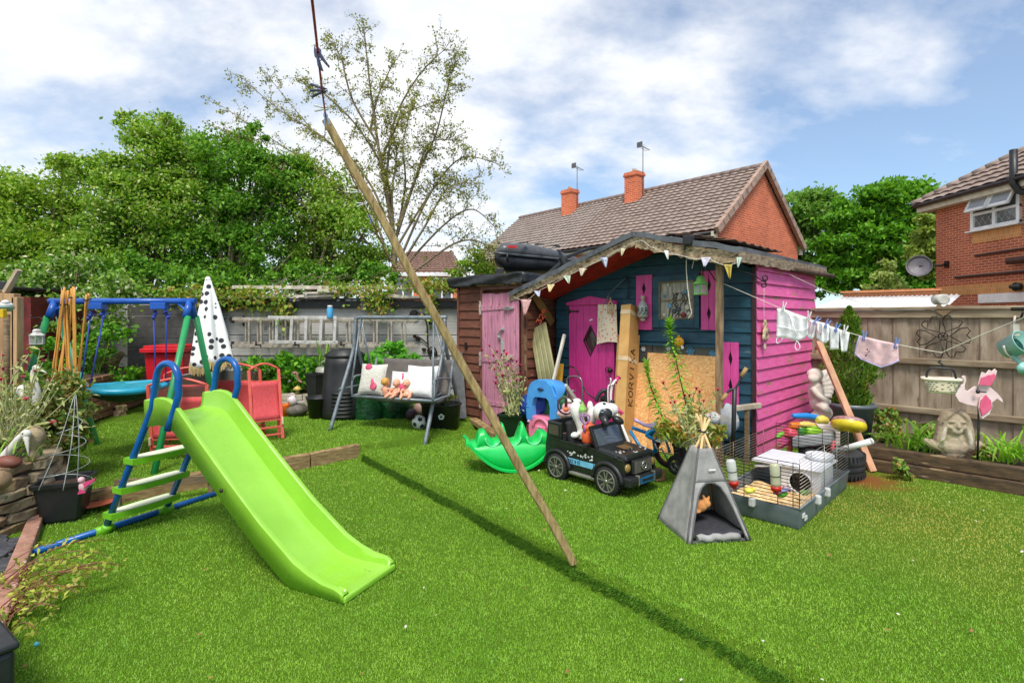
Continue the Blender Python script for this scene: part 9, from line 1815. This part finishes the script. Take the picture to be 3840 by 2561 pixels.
def shortx(t, f):
    mb = MB(); mb.tube([WP(*ZL(p), .018) for p in ((1378, 545), (1330, 680), (1300, 820), (1400, 910), (1560, 980), (1720, 1040), (1800, 1015), (1900, 985), (1995, 925))], .006, 6); mb.build('lilac_binding', pm('lilac_binding', S(196, 190, 232), bump=0), t, True)
    mb = MB()
    for x, y in ((1495, 758), (1522, 792), (1470, 850)): mb.ell(WP(*ZL((x, y)), .03), (.006, .003, .007), None, 8, 5)
    mb.tube(spline([WP(*ZL(p), .028) for p in ((1450, 800), (1480, 830), (1500, 800), (1480, 870), (1450, 860))], 3), .0012, 4); mb.build('printed_motif', pm('grey_print', S(70, 66, 74), bump=0), t, True)
cloth('shorts', 'pale pink towelling shorts with lilac binding on the line', [(1365, 540), (1700, 615), (1985, 672)], [(1290, 850), (1400, 915), (1560, 985), (1710, 1050), (1755, 1030), (1800, 1022), (1900, 985), (1995, 925)], pm('pink_towelling', S(248, 214, 218), S(236, 192, 198), sc=30, rough=1, bump=.6, bsc=90, var=.05), 'shorts', shortx, .012, 2.5, 24)
for x, y, a, c, lb in ((783.4, 307, 14, 'white', 'white peg on the left corner of the camisole'), (808.5, 316.5, 10, 'white', 'white peg on the right corner of the camisole'), (815, 321, 42, 'blue', 'blue peg tilted over the narrow knickers'), (826, 324.5, 30, 'blue', 'blue peg on the frilled knickers'), (836, 328.5, 24, 'blue', 'blue peg holding the left sock'), (844.5, 331, 14, 'white', 'cream peg holding the right sock'), (864, 337, 8, 'blue', 'blue peg at the left of the pink shorts'), (896, 344.5, 14, 'blue', 'blue peg at the right of the pink shorts')): peg(lb, WP(x, y, .012)+V((0, 0, -.006)), a, c, .085, 0, 'pegs on the white line')
bc = WP(941, 386); bk2 = thing('peg_basket', 'cream slotted plastic peg basket hanging from the white line', 'peg basket', bc, -30); crm = pm('cream_pl', S(252, 238, 214), S(244, 228, 200), rough=.4, bump=.02); mb = MB()
def bsk(u, v): w, d = .074+.025*v, .045+.013*v; a = 2*math.pi*u; c_, s_ = math.cos(a), math.sin(a); e = .5; return V((w*abs(c_)**e*(1 if c_ > 0 else -1), d*abs(s_)**e*(1 if s_ > 0 else -1), -.04+.09*v))
mb.grid(bsk, 40, 6, wrap=True); mb.grid(lambda u, v: bsk(u, 0)*(1-v)+V((0, 0, -.04))*v, 40, 2, wrap=True, flip=True); mb.tube([bsk(i/40, 1)*1.03 for i in range(40)], .008, 6, closed=True); mb.build('basket_body', crm, bk2, solid=.004)
mb = MB()
for r_ in range(5):
    for k in range(26): u = (k+.5*(r_ % 2))/26; p = bsk(u, .16+.16*r_); n_ = V((p.x, p.y*2, 0)).normalized(); s = V((-n_.y, n_.x, 0)); (random.random() < .72) and mb.add([p+n_*.004-s*.011, p+n_*.004-V((0, 0, .003)), p+n_*.004+s*.011, p+n_*.004+V((0, 0, .003))], [(0, 1, 2, 3)], False)
mb.build('slot_holes', pm('slot_shadow', S(50, 44, 44), bump=0), bk2)
mb = MB(); mb.tube(spline([(-.078, 0, .045), (-.074, 0, .09), (-.05, 0, .122), (.045, 0, .122), (.07, 0, .1), (.08, 0, .045)], 5), .007, 7); mb.tube(spline([(0, 0, .122), (.012, 0, .14), (.0, 0, .155), (-.012, 0, .165), (.0, 0, .178)], 4), .006, 6); mb.build('hanging_hook', M_['black_plastic'], bk2); mb = MB()
for i in range(8): mb.bar((-.07+.018*i, random.uniform(-.03, .03), .035), (-.05+.018*i, random.uniform(-.03, .03), .045), .02, .015)
mb.build('pegs_inside', pm('peachy', S(246, 176, 150), S(236, 200, 190), sc=20, bump=0), bk2)
mc = WP(1015, 345); mi = thing('watering_can', 'small mint green watering can hanging at the right edge', 'watering can', mc); mgm = pm('mint_can', S(150, 206, 196), S(136, 192, 182), rough=.35, bump=.03); q = rot(62, 18, 0); mb = MB(); mb.lathe([(0, -.06), (.058, -.06), (.07, .05), (.074, .055), (.068, .055), (.056, -.05)], 24, (0, 0, 0), q); mb.build('can_body', mgm, mi); mb = MB(); mb.lathe([(0, 0), (.056, .002)], 20, q @ V((0, 0, .0)), q); mb.build('inside', pm('teal_inside', S(40, 120, 110), bump=0), mi)
mb = MB(); mb.tube([q @ V((.0, -.055, -.03)), V((.01, -.03, -.11)), V((-.03, -.05, -.135))], [.016, .012, .012], 8); mb.lathe([(.012, 0), (.04, .03), (.0, .036)], 16, V((-.025, -.05, -.13)), rot(95, -14, 0)); mb.build('spout', mgm, mi); mb = MB(); mb.tube([V((.0, 0, .04)), V((.0, .01, .12)), V((.01, .01, .18))], .006, 6); mb.box((.0, -.0, .095), (.04, .02, .07)); mb.tube(arc((0, -.01, -.0), .078, 180, 360, 14), .006, 6); mb.build('handle', pm('pale_handle', S(224, 214, 200), bump=0), mi)
mb = MB(); p = WP(1021, 317); mb.tube([p+V((-.06, 0, .05)), p+V((.3, -.2, .05))], .012, 6); mb.tube([p+V((.02, 0, .05)), p+V((.0, 0, 0))], .006, 5); solo(mb, 'iron_hook', M_['dark_metal'], 'black iron bar holding the line at the right edge', 'hook', world=True)
